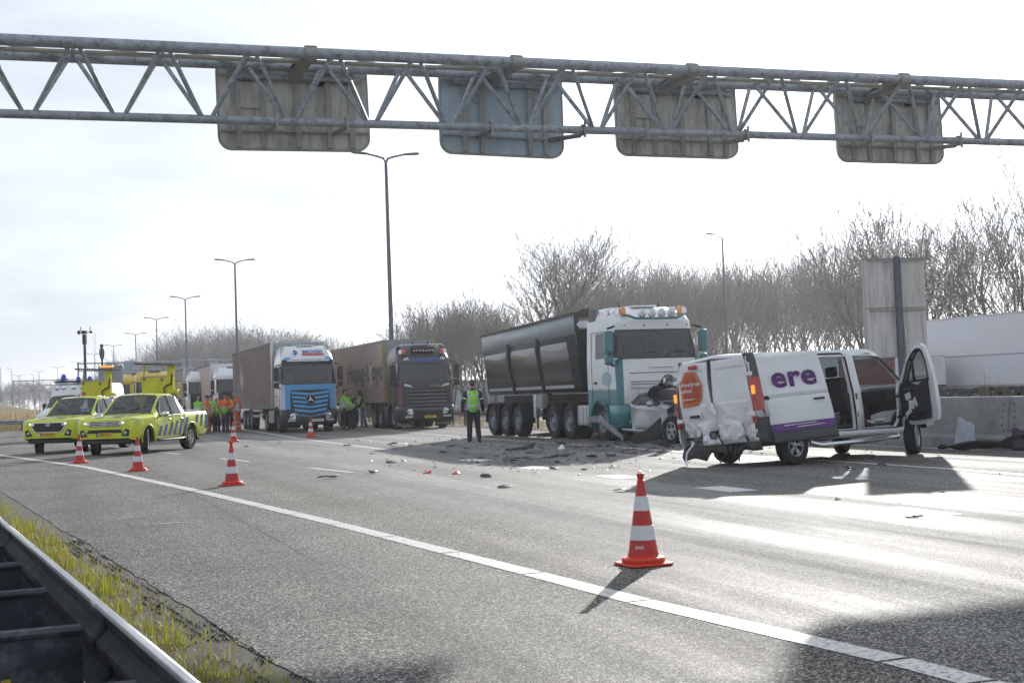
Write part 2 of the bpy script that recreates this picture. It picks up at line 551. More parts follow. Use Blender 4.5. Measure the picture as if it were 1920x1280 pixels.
for px, py in ((890, 862.5), (1000, 877), (1160, 893.5), (1360, 916.5), (1710, 959), (2330, 1036)):     # broad block markings
    c = gp(px, py)
    for v in [stripe(c - AL * .56, c + AL * .56, .46)]:
        g.add([(q.x, q.y, .004) for q in v], [(0, 1, 2, 3)])
tag(g.build('block_markings', mat_paint_fresh), kind='structure')
g = G()
dl = gp(440, 862); dr = gp(620, 881); dd = (dr - dl).normalized()
for k in range(-4, 1):
    c = dr - dd * (7.45 * -k) if k < 0 else dr
    for v in [stripe(c - dd * 1.35, c + dd * 1.35, .13)]:
        g.add([(q.x, q.y, .004) for q in v], [(0, 1, 2, 3)])
for k_, q_ in enumerate((gp(318, 980),)):
    g.add([(q.x, q.y, .004) for q in (q_ + Vector((-.33, -.03, 0)), q_ + Vector((.0, -.06, 0)), q_ + Vector((.34, .06, 0)), q_ + Vector((.05, .02, 0)))], [(0, 1, 2, 3)])
c = gp(10, 837)
g.add([(q.x, q.y, .004) for q in stripe(c - Vector((1.2, -.6, 0)), c + Vector((1.2, -.6, 0)), .2)], [(0, 1, 2, 3)])
tag(g.build('lane_dashes', mat_paint), kind='structure')
g = G()
for a in range(-20, 400, 12):
    for cc in (27.0, 30.6, 34.2):
        v = stripe(rp(a, cc), rp(a + 3, cc), .15)
        g.add([(q.x, q.y, .004) for q in v], [(0, 1, 2, 3)])
for cc in (23.8, 38.0):
    v = stripe(rp(-30, cc), rp(400, cc), .18); g.add([(q.x, q.y, .004) for q in v], [(0, 1, 2, 3)])
tag(g.build('opposite_lane_markings', mat_paint), kind='structure')

# ---- steel guard rails
mat_galv = M('galvanised_steel', (.30, .31, .33), .42, .85, .25, 3, dirt=(.05, .05, .05), dirt_amt=.75, dscale=5)
mat_galv_dark = M('weathered_steel', (.10, .105, .115), .55, .6, .35, 4, dirt=(.09, .05, .03), dirt_amt=.6, dscale=3)
mat_galv_lit = M('galvanised_lit_edge', (.62, .62, .63), .38, .35, .15, 4, dirt=(.2, .19, .17), dirt_amt=.5, dscale=6)  # sun and sky reflection on the top lip, painted in as paler steel
WPROF = [(-.02, .435), (.02, .445), (.055, .475), (.058, .535), (.0, .575), (.0, .605), (.040, .645), (.034, .70), (.030, .738), (.014, .75), (.0, .744), (-.003, .73)]
def guard_rail(name, label, p0, d, length, sides=(0,), seg=4.0, post_step=2.0, base_z=0.0, group=None, gap=.8, mat=None, spacers=True):
    d = Vector(d).normalized(); nn = Vector((d.y, -d.x, 0))
    t = thing(name, label, 'guard rail', p0, math.atan2(d.y, d.x), group)      # local x along the rail, -y towards its right
    mat = mat or mat_galv
    for si in sides:
        off = -gap * si
        sgn = -1 if si == 0 else 1
        k = int(round(length / seg))
        for i in range(k):
            a, b = i * seg - .12, (i + 1) * seg + .02
            g = G()
            def rows_of(pr): return [[(x, -off + sgn * (p + (.004 if x > a + .1 else 0)), z + (.003 if x > a + .1 else 0)) for p, z in pr] for x in (a, a + .14, (a + b) / 2, b)]
            g.grid(rows_of(WPROF[:8]))
            bm_ = g.build('rail_beam', mat, t, solid=.004, ang=30)
            g = G(); g.grid(rows_of(WPROF[7:])); g.build('top_edge', mat_galv_lit, bm_, solid=.004, ang=50)
    k = int(length / post_step)
    pm = None
    for i in range(k + 1):
        x = i * post_step + .3
        y = gap / 2 if len(sides) > 1 else .12
        if pm is None:
            g = G(); g.box((0, 0, .27), (.12, .006, .95)); g.box((-.057, .03, .27), (.006, .06, .95)); g.box((.057, .03, .27), (.006, .06, .95))
            o = g.build('post', mat_galv_dark, t); pm = o.data
        else:
            o = bpy.data.objects.new('post', pm); COL.objects.link(o); o.parent = t
        o.location = (x, y, base_z)
    return t
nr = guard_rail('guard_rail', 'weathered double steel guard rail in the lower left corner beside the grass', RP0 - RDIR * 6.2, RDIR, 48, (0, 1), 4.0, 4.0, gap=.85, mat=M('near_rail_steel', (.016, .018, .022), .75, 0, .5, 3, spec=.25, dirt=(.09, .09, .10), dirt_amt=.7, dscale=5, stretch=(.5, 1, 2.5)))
sp = None
for s in [RP0.y]:
    pass
SPX = [gp(px, py, .66) for px, py in ((42, 1024), (90, 1058), (138, 1105), (214, 1179))]
srel = sorted((p - (RP0 - RDIR * 6.2)).dot(RDIR) for p in SPX)
step = (srel[-1] - srel[0]) / 3
for i in range(-3, 14):
    x = srel[0] + i * step
    g = G()
    g.box((x, .425, .50), (.008, .74, .34))                       # web of the spacer
    g.box((x + .035, .425, .672), (.075, .74, .008)); g.box((x + .035, .425, .328), (.075, .74, .008))
    g.path([(x - .002, .06, .672), (x - .002, .79, .672)], .02, 8)
    g.build('spacer', M('rusty_steel', (.055, .062, .078), .5, .3, .5, 5, dirt=(.17, .18, .20), dirt_amt=.75, dscale=5, dr=(.5, .62)), nr)
# lichen patches on the nearest spacers
for j in range(9):
    x = srel[0] - .012 - .0; y = .2 + .5 * random.Random(j).random(); z = .38 + .25 * random.Random(j + 40).random()
    g = G(); r = random.Random(j + 7)
    g.add([(x - .002, y + .016 * math.cos(a) * (.6 + .6 * r.random()), z + .016 * math.sin(a) * (.6 + .6 * r.random())) for a in [k * PI / 4 for k in range(8)]], [tuple(range(8))])
    g.build('lichen', M('lichen', (.55, .42, .06), .9, 0, .3, 60), nr)
guard_rail('guard_rail', 'far guard rail in front of the reeds at the left edge', Vector((-50, 97.0, 0)), (1, -.02, 0), 28, (0,), 4.0, 1.6)
guard_rail('guard_rail', 'long steel guard rail on the median behind the lorries', rp(46, 18.6), AL, 200, (0,), 4.0, 2.0, mat=mat_galv)

# ---- concrete median barrier
mat_conc = M('barrier_concrete', (.25, .255, .26), .85, 0, .2, 2.2, .5, 60, dirt=(.10, .10, .10), dirt_amt=.55, dscale=1.3)
cb = thing('concrete_barrier', 'grey concrete median barrier with bolted joints right of the van', 'barrier', rp(11.2, 18.0), math.atan2(AL.y, AL.x))
BP = [(-.02, -.05), (-.02, .2), (.10, .27), (.20, 1.0), (.215, 1.03), (.40, 1.03), (.415, 1.0), (.5, .27), (.62, .2), (.62, -.05)]
for i in range(9):
    a = i * 4.0
    g = G(); g.prism([(-p + .2, z) for p, z in BP], a + .012, a + 3.988, 'X')
    g.build('barrier_element', mat_conc, cb, bevel=.012)
g = G()
for i in range(1, 9):
    for sgn in (-1, 1):
        for z in (.36, .47, .62, .74, .88):
            y = .2 - (.10 + .10 * (z - .27) / .73) + .001
            g.tube((i * 4 + sgn * (.10 + .04 * ((z * 100) % 3)), y + .012, z), (i * 4 + sgn * (.10 + .04 * ((z * 100) % 3)), y - 0.0, z), .016, n=8)
tag(g.build('bolt_holes', M('dark_hole', (.02, .02, .02), .9), cb), kind='stuff')
tag(cb, None)
cb.location.z = 0

# ---- gantries
mat_tube = M('painted_steel_tube', (.36, .39, .43), .48, .2, .18, 5, dirt=(.03, .03, .028), dirt_amt=.75, dscale=9, dr=(.48, .70))
mat_sign_a = M('weathered_sign_back', (.58, .575, .52), .6, .05, .08, 1.2, dirt=(.13, .12, .10), dirt_amt=.6, dscale=2.6, stretch=(1.4, 1, .4), dr=(.45, .62))
mat_sign_b = M('bluegrey_sign_back', (.40, .49, .57), .5, .05, .1, 1.2, dirt=(.09, .10, .11), dirt_amt=.5, dscale=2.0, stretch=(1, 1, .35))
mat_rib = M('sign_rib', (.36, .36, .34), .55, .3, .25, 5, dirt=(.14, .07, .035), dirt_amt=.6, dscale=5)
def gantry(label, pl, pr_, zb, zt, nodes, half, rb, rt, rd, ext_l, ext_r, simple=False, group=None, legs=True):
    """triangular lattice beam; pl, pr_ = bottom chord at first and last node"""
    d = (pr_ - pl); d.z = 0; L = d.length; d.normalize()
    t = thing('sign_gantry', label, 'gantry', (pl.x, pl.y, 0), math.atan2(d.y, d.x), group)
    st = L / nodes
    x0, x1 = -ext_l * st, L + ext_r * st
    def part(name, a, b, r, n=10):
        g = G(); g.tube(a, b, r, n=n); return g.build(name, mat_tube, t)
    slope = (pr_.z - pl.z) / L
    zz = lambda x, z: z + slope * x
    part('bottom_chord', (x0, 0, zz(x0, zb)), (x1, 0, zz(x1, zb)), rb, 14)
    for y in (-half, half):
        part('top_chord', (x0, y, zz(x0, zt)), (x1, y, zz(x1, zt)), rt, 14)
    g = G()
    k0, k1 = -int(ext_l), nodes + int(ext_r)
    for k in range(k0, k1 + 1):
        xb = k * st
        for dx in (-.5, .5):
            xt = xb + dx * st * .93
            if not x0 < xt < x1: continue
            for y in (-half, half):
                a, b = Vector((xb + dx * .12, 0, zz(xb, zb))), Vector((xt, y, zz(xt, zt)))
                if simple: g.tube(a, b, rd, n=5)
                else: part('diagonal', a, b, rd, 8)
        if k < k1:
            xt = (k + .5) * st
            xa, xc = xt + st * (.46), xt - st * .46
            a, b = Vector((xt, -half, zz(xt, zt))), Vector((xt, half, zz(xt, zt)))
            if simple: g.tube(a, b, rd, n=5)
            else:
                part('crosspiece', a, b, rd * .9, 8)
                part('brace', Vector((xt + st * .06, -half if k % 2 else half, zz(xt, zt))), Vector((xt + st * .94, half if k % 2 else -half, zz(xt, zt))), rd, 8)
    if simple:
        g.build('lattice', mat_tube, t)
    if not simple:
        for yy, zo in ((-half * .45, -rt * .9),):
            g = G()
            g.box(((x0 + x1) / 2, yy, zz((x0 + x1) / 2, zt) + zo), (x1 - x0, .16, .035), Matrix.Rotation(-math.atan(slope), 3, 'Y'))
            g.build('cable_tray', M('tray_steel', (.42, .40, .34), .6, .2, .15, 3), t)
    if legs:
        for x in (x0 + .1, x1 - .1):
            g = G(); g.tube((x, 0, -.1), (x, 0, zz(x, zt) + .15), rt * 1.6, n=14); g.tube((x, 0, -.1), (x, 0, .06), rt * 3, n=14)
            g.box((x, 0, zz(x, zt)), (rt * 2.4, 2 * half + .1, rt * 2.4)); g.box((x, 0, zz(x, zb)), (rt * 2.6, rt * 4, rt * 2.6))
            g.build('column', mat_tube, t)
    return t, st

GY = 20.75                                      # distance of the bottom chord at the left picture edge
pL = at(54, 214.5, GY + .3)
gd_ = Vector((math.cos(rad(19.0)), math.sin(rad(19.0)), 0))
# walk along the gantry direction until the last node's picture position
def on_line(p, d, px, py):
    r = ray(px, py); # intersect in plan
    den = d.x * r.y - d.y * r.x
    s = (r.x * (p.y) - r.y * (p.x)) / (r.y * d.x - r.x * d.y) * 1.0
    return p + d * s
pr2 = None
q = on_line(Vector((pL.x, pL.y, 0)), gd_, 1843, 266)
pR = at(1843, 265.5, q.y)
GANT, GST = gantry('long lattice sign gantry of grey tubes spanning the whole motorway overhead', pL, pR, pL.z, pL.z + 1.0, 13, .46, .068, .088, .036, 3.4, 1.9)
GROT = math.atan2(gd_.y, gd_.x)
def rrect(w, h, r, n=6):
    out = []
    for cx, cz, a0 in ((w / 2 - r, -h / 2 + r, -PI / 2), (w / 2 - r, h / 2 - r, 0), (-w / 2 + r, h / 2 - r, PI / 2), (-w / 2 + r, -h / 2 + r, PI)):
        for i in range(n + 1):
            a = a0 + PI / 2 * i / n
            out.append((cx + r * math.cos(a), cz + r * math.sin(a)))
    return out
def c_z(p):
    return pL.z + (pR.z - pL.z) * ((p - Vector((pL.x, pL.y, 0))).dot(gd_) / (pR - pL).to_2d().length)
def matrix_sign(label, px0, px1, pyt, pyb, mat, ribs, tilt, hatch, dy, arms):
    p = Vector((pL.x, pL.y, 0)) + Vector((-gd_.y, gd_.x, 0)) * dy
    c = on_line(p, gd_, (px0 + px1) / 2, (pyt + pyb) / 2)
    a = at((px0 + px1) / 2, (pyt + pyb) / 2, c.y)
    w = (px1 - px0) * c.y / FPX * 1.03; h = (pyb - pyt) * c.y / FPX
    t = thing('matrix_sign', label, 'road sign', a, GROT, 'matrix signs hung on the near gantry')
    t.rotation_euler = (rad(-3), rad(tilt), GROT)
    g = G(); g.prism(rrect(w, h, .22), .0, .10, 'Y'); g.build('sign_panel', mat, t, bevel=.01)
    g = G(); o = rrect(w + .015, h + .015, .225); i_ = rrect(w - .05, h - .05, .2)
    m_ = len(o); vs = [(x, -.012, z) for x, z in o] + [(x, -.012, z) for x, z in i_] + [(x, .03, z) for x, z in o]
    g.add(vs, [(k, (k + 1) % m_, m_ + (k + 1) % m_, m_ + k) for k in range(m_)] + [(k, 2 * m_ + k, 2 * m_ + (k + 1) % m_, (k + 1) % m_) for k in range(m_)])
    g.build('rim', mat_rib, t)
    for x in ribs:
        g = G(); g.box((x * w, -.03, 0), (.055, .055, h * .96)); g.box((x * w, -.052, 0), (.09, .012, h * .96)); g.build('rib', mat_rib, t)
    for z in (-.30, .31):
        g = G(); g.box((0, -.04, z * h), (w * .97, .035, .03)); g.build('crossbar', mat_rib, t)
    if hatch:
        g = G(); g.box((-w * .30, -.022, h * .10), (.42, .03, .45)); g.build('hatch', mat, t, bevel=.012)
        g = G(); g.tube((w * .18, -.035, h * .27), (w * .18, .0, h * .27), .075, n=14); g.build('round_vent', M('dark_hole', (.02, .02, .02), .9), t)
        for bx in (-.38, -.21):
            g = G(); g.box((w * bx, -.03, h * .10), (.03, .03, .5)); g.build('hatch_rail', mat_rib, t)
    else:
        for bx in (-.21, .25):
            g = G(); g.lathe([(.05, -.02), (.075, -.03), (.075, .0), (.05, 0)], (w * bx, 0, h * .12), 'Y', 14); g.build('ring', M('ring_grey', (.4, .43, .45), .5, .3), t)
    Ti = (Matrix.Translation(a) @ t.rotation_euler.to_matrix().to_4x4()).inverted()
    for px_, lx in arms:
        cw = on_line(Vector((pL.x, pL.y, 0)), gd_, px_, 230); cw.z = pL.z + (pR.z - pL.z) * ((cw - Vector((pL.x, pL.y, 0))).length / Vector((pR.x - pL.x, pR.y - pL.y, 0)).length)
        c_ = Ti @ cw
        g = G(); e_ = Vector((lx * w, -.04, -h * .31)); g.path([c_ + Vector((-.02, .05, -.08)), e_], .042, 4, True, .6)
        g.tube(c_ + Vector((0, -.085, -.15)), c_ + Vector((0, -.085, .14)), .022, n=8); g.lathe([(.072, -.03), (.10, -.03), (.10, .03), (.072, .03)], c_, 'X', 16, True)
        g.build('bracket_arm', mat_rib if hatch else mat_galv, t)
    nn_ = Vector((-gd_.y, gd_.x, 0))
    ct_ = on_line(Vector((pL.x, pL.y, 0)) - nn_ * .46, gd_, px0 + (px1 - px0) * .62, 180)
    ct_.z = c_z(ct_) + 1.0
    c_ = Ti @ ct_
    g = G(); e_ = Vector((c_.x - .12, -.05, h * .30)); dv = e_ - c_
    sw = Vector((.085, 0, 0))
    for dz_ in (-.085, .085):
        g.add([c_ - sw + Vector((0, -.1, dz_)), c_ + sw + Vector((0, -.1, dz_)), e_ + sw + Vector((0, 0, dz_)), e_ - sw + Vector((0, 0, dz_))], [(0, 1, 2, 3)])
    g.path([c_ + Vector((0, -.1, 0)), e_], .085, 4)
    g.lathe([(.09, -.09), (.12, -.09), (.12, .09), (.09, .09)], c_, 'X', 16, True)
    g.build('hanger', mat_rib, t, ang=20)
    g = G(); g.tube((-.4 * w, -.09, h * .29), (.45 * w, -.09, h * .29), .05, n=10); g.build('hanger_bar', mat_tube, t)
    return t
matrix_sign('weathered beige-grey sign back with rusty streaks, leftmost on the near gantry', 412, 690, 112, 284, mat_sign_a, (-.37, -.21, .02, .23, .38), -.4, True, .62, ((518, -.21), (650, .25)))
matrix_sign('clean blue-grey sign back with two rings, tilted, second from left on the near gantry', 823, 1060, 124, 294, mat_sign_b, (-.31, -.17, .22, .35), 1.4, False, .66, ((920, -.22), (1093, .36)))
matrix_sign('yellowish weathered sign back above the tipper lorry, between blue-grey and rightmost signs', 1148, 1391, 140, 296, mat_sign_a, (-.37, -.20, .03, .26, .39), .4, True, .62, ((1210, -.33), (1398, .38)))
matrix_sign('pale weathered sign back above the parked van, rightmost on the near gantry', 1557, 1780, 158, 307, mat_sign_a, (-.37, -.22, .02, .24, .38), .2, True, .62, ((1630, -.35), (1796, .36)))

def far_gantry(label, px0, py0, px1, D0, signs, span_nodes, zb=5.9):
    p0 = at(px0, py0, D0); p0.z = zb
    t, st = gantry(label, p0, p0 + gd_ * span_nodes * 1.6, zb, zb + .95, span_nodes, .4, .07, .08, .035, 0, 0, True)
    for sx_, w, h in signs:
        s = thing('matrix_sign', 'small grey back of a sign on the far gantry, %s' % sx_[1], 'road sign', Vector((p0.x, p0.y, 0)) + gd_ * sx_[0] + Vector((-gd_.y, gd_.x, 0)) * .7 + Vector((0, 0, zb + .45)), GROT, 'signs on the distant gantry')
        g = G(); g.prism(rrect(w, h, .2, 3), 0, .12, 'Y'); g.build('sign_panel', mat_sign_b, s)
        g = G(); g.box((0, -.2, 0), (.1, .4, .1)); g.build('bracket_arm', mat_rib, s)
far_gantry('distant lattice gantry behind the grey panel and yellow lorry', 145, 690, 460, 178, [((4.2, 'nearest its left post'), 1.7, 1.0), ((6.6, 'second from its left post'), 1.7, 1.5), ((13.6, 'above the white curtain lorry'), 1.4, 1.5), ((16.9, 'furthest from its left post'), 1.4, 1.5)], 18, 6.0)
far_gantry('most distant lattice gantry in haze at the far left', 24, 720, 180, 268, [((9, 'alone in the haze'), 2.2, 1.5)], 16, 5.9)

# ---- street lamps
mat_pole = M('lamp_pole_grey', (.11, .125, .15), .45, .5, .15, 2)
mat_head = M('lamp_head', (.12, .12, .13), .5, .2)
def lamp_mesh(hgt, double, arm):
    t = thing('street_lamp', 'x', 'street lamp')
    g = G(); g.path([(0, 0, -.1), (0, 0, 1.4), (0, 0, 1.42), (0, 0, hgt * .45), (0, 0, hgt - .35)], [.17, .17, .15, .125, .085], 10)
    g.build('pole', mat_pole, t)
    for s in ((-1, 1) if double else (-1,)):
        g = G(); g.path([(0, 0, hgt - .45), (s * .12, 0, hgt - .22), (s * .45, 0, hgt - .12), (s * (arm - .9), 0, hgt + .02)], [.07, .065, .06, .05], 8); g.build('arm', mat_pole, t)
        g = G(); g.path([(s * (arm - 1.0), 0, hgt + .02), (s * (arm - .8), 0, hgt + .04), (s * (arm - .1), 0, hgt + .09), (s * arm, 0, hgt + .09)], [.035, .075, .08, .03], 8, True, 1.6); g.build('lamp_head', mat_head, t)
    return t
L2 = lamp_mesh(15.0, True, 1.95)
desc = ['tall double-armed street lamp rising behind the black lorry cab', 'double-armed street lamp behind the brown curtain trailer', 'double-armed street lamp above the white curtain lorry',
        'double-armed street lamp above the yellow board of the striped pickup', 'double-armed street lamp above the yellow lorry', 'double-armed street lamp right behind the tall camera mast', 'double-armed street lamp left of the tall camera mast']
LP = ((723, 290), (440, 488), (347, 557), (293, 596), (254, 625), (213, 647), (177, 663))
first = True
for (px, py), ds in zip(LP, desc):
    p = gp(px, py, 15.0); p.z = 0
    o = L2 if first else dup(L2)
    o.location = p; o.rotation_euler = (0, 0, -ROAD_AZ); o['label'] = ds; o['group'] = 'double street lamps along the median'
    first = False
for k, (px, py) in enumerate(((145, 678), (108, 688), (73, 696), (35, 703))):
    p = gp(px, py, 15.0); p.z = 0
    o = dup(L2, p, -ROAD_AZ, 'tiny double-armed street lamp fading into the haze at the far left'); o['group'] = 'hazy double street lamps'
L1 = lamp_mesh(15.0, False, 1.6)
first = True
for px, py, hz_, ds in ((1354, 440, 15, 'single-armed street lamp in front of the misty wood right of the tipper cab'), (22, 691, 10, 'single-armed lamp beside the far gantry post at the left edge'), (63, 701, 10, 'small single-armed lamp in the haze left of the police van'), (1, 687, 10, 'single-armed lamp cut by the left picture edge'),
                        (407, 632, 13, 'thin single-armed lamp among trees left of the brown trailer'), (484, 621, 13, 'thin single-armed lamp among trees behind the brown trailer'), (861, 598, 13, 'thin single-armed lamp among trees between black lorry and tipper')):
    p = gp(px, py, hz_); p.z = 0
    if first: o = L1; o.location = p
    else: o = dup(L1, p)
    k = hz_ / 15.0
    o.scale = (k, k, k); o.rotation_euler = (0, 0, -ROAD_AZ); o['label'] = ds; o['group'] = 'single street lamps'
    first = False

# ---- backs of upright display panels on posts
mat_panel = M('streaked_panel', (.58, .56, .54), .65, .05, .12, 1.5, dirt=(.075, .065, .055), dirt_amt=.85, dscale=2.6, stretch=(3, 3, .25))
mat_panel2 = M('grey_panel', (.30, .32, .36), .6, .1, .1, 1.5, dirt=(.10, .10, .11), dirt_amt=.6, dscale=2.6, stretch=(3, 3, .3))
def display(label, px0, px1, pyt, pyb, D, mat, yaw):
    c = at((px0 + px1) / 2, (pyt + pyb) / 2, D)
    w = (px1 - px0) * D / FPX * .98; h = (pyb - pyt) * D / FPX
    t = thing('display_panel', label, 'road sign', (c.x, c.y, 0), yaw)
    z0 = c.z - h / 2
    for zz_ in (0, 1):
        g = G(); g.box((0, 0, z0 + h * (.25 + .5 * zz_)), (w, .22, h * .495)); g.build('panel', mat, t, bevel=.012)
        g = G(); g.box((0, -.125, z0 + h * (.485 + .5 * zz_)), (w * .94, .05, .04)); g.build('ledge', mat_rib, t)
    g = G(); g.tube((.03, -.16, -.1), (.03, -.16, z0 + h * 1.02), .075, n=12); g.build('post', mat_pole, t)
    g = G(); g.path([(.12, -.13, z0 + h * .68), (.13, -.13, z0 + h * .4), (.16, -.13, z0 + h * .05), (.12, -.13, 0)], .012, 6); g.build('cable', M('yellow_cable', (.35, .3, .06), .6), t)
    g = G(); g.box((0, 0, z0 + h + .012), (w + .03, .26, .02)); g.build('cap', mat_rib, t)
    return t
display('tall streaked grey display panel seen from behind, above the open van door', 1616, 1738, 486, 670, 31.2, mat_panel, rad(12))
display('grey display panel on a post behind the pickups', 185, 230, 686, 750, 85, mat_panel2, rad(17))

# noise barrier on the far side of the opposite road
nb = thing('noise_barrier', 'pale translucent noise barrier behind the tipper and black lorry', 'wall', rp(60, 46), math.atan2(AL.y, AL.x))
mat_nb = M('pale_screen', (.36, .42, .41), .4, 0, .08, .3)
for i in range(36):
    g = G(); g.box((i * 5 + 2.5, 0, 1.5), (4.84, .05, 2.9)); g.build('screen_panel', mat_nb, nb)
pmesh = None
for i in range(37):
    if pmesh is None:
        g = G(); g.box((0, 0, 1.5), (.15, .2, 3.2)); o = g.build('post', mat_galv, nb); pmesh = o.data
    else:
        o = bpy.data.objects.new('post', pmesh); COL.objects.link(o); o.parent = nb
    o.location.x = i * 5

# ================================================================== VEHICLES
mat_tyre = M('tyre_rubber', (.013, .013, .014), .8, 0, .25, 8, .2, 60, dirt=(.05, .047, .042), dirt_amt=.45, dscale=3)
mat_black = M('black_plastic', (.013, .0135, .015), .5, 0, .2, 4, dirt=(.06, .057, .05), dirt_amt=.3, dscale=3)
mat_dark = M('dark_interior', (.018, .0185, .021), .75, 0, .15, 5)
mat_seat = M('seat_fabric', (.028, .029, .034), .9, 0, .2, 12)
mat_chrome = M('bright_metal', (.70, .71, .73), .18, 1, .05, 5)
mat_alu = M('aluminium', (.58, .59, .60), .38, .8, .15, 4, dirt=(.15, .14, .13), dirt_amt=.5, dscale=4)
mat_rimsteel = M('steel_rim', (.24, .26, .30), .45, .6, .2, 5, dirt=(.10, .09, .08), dirt_amt=.6, dscale=5)
mat_white = M('white_lorry_paint', (.72, .73, .75), .32, 0, .04, 1.5, coat=.5, dirt=(.33, .31, .28), dirt_amt=.35, dscale=1.3)
mat_vanw = M('white_van_paint', (.76, .77, .79), .33, 0, .03, 1.2, coat=.5, dirt=(.42, .40, .37), dirt_amt=.30, dscale=1.6)
mat_teal = M('teal_paint', (.012, .16, .19), .32, 0, .08, 1.5, coat=.5, dirt=(.14, .16, .16), dirt_amt=.35, dscale=1.7)
mat_sky = M('sky_blue_paint', (.02, .27, .60), .32, 0, .06, 1.5, coat=.4, dirt=(.10, .16, .22), dirt_amt=.3, dscale=1.8)
mat_blackp = M('black_lorry_paint', (.008, .0085, .010), .3, 0, .1, 2, coat=.3, dirt=(.05, .048, .045), dirt_amt=.2, dscale=1.6)
mat_maroon = M('maroon_paint', (.13, .015, .02), .3, 0, .15, 2, coat=.5)
mat_yel = M('signal_yellow_paint', (.66, .72, .018), .34, 0, .05, 1.5, coat=.5, dirt=(.35, .33, .10), dirt_amt=.25, dscale=1.5)
mat_yelboard = M('yellow_board', (.64, .62, .01), .45, 0, .08, 2, dirt=(.20, .18, .05), dirt_amt=.4, dscale=2.5)
mat_truckyel = M('yellow_lorry_paint', (.62, .42, .03), .4, 0, .08, 1.5, coat=.3)
mat_blue = M('reflective_blue', (.01, .06, .36), .35, 0, .08, 4)
mat_silver = M('silver_car_paint', (.40, .42, .45), .3, .55, .06, 2, coat=.5, dirt=(.2, .19, .18), dirt_amt=.3, dscale=2)
mat_glass = glass('window_glass', (.62, .68, .70))
mat_dglass = glass('tinted_glass', (.30, .34, .36))
mat_lens = M('headlamp_lens', (.55, .58, .60), .08, .3, .5, 14, coat=1)
mat_lit = M('lit_headlamp', (1, .96, .86), .2, emit=.8)
mat_amber = M('amber_lens', (.85, .28, .01), .15, 0, .2, 8, coat=.6)
mat_amber_on = M('amber_lamp_lit', (1, .38, .05), .3, emit=.5)
mat_red = M('red_lens', (.42, .012, .012), .15, 0, .2, 9, coat=.6)
mat_redbeacon = M('red_beacon', (.75, .05, .02), .2, 0, .1, 8, coat=.5)
mat_bluebeacon = M('blue_beacon', (.01, .03, .55), .2, 0, .1, 8, coat=.5)
mat_plate = M('yellow_plate', (.72, .47, .02), .45, 0, .04, 8)
mat_platew = M('white_plate', (.7, .7, .7), .45, 0, .04, 8)
mat_ink = M('black_print', (.015, .015, .016), .6)
mat_inkw = M('white_print', (.75, .76, .78), .5)
mat_purple = M('purple_print', (.10, .02, .17), .4, 0, .05, 3)
mat_inkblue = M('blue_print', (.01, .08, .42), .4)
mat_inkred = M('red_print', (.6, .02, .03), .4)
mat_gold = M('dull_gold', (.35, .24, .09), .4, .6, .2, 9)

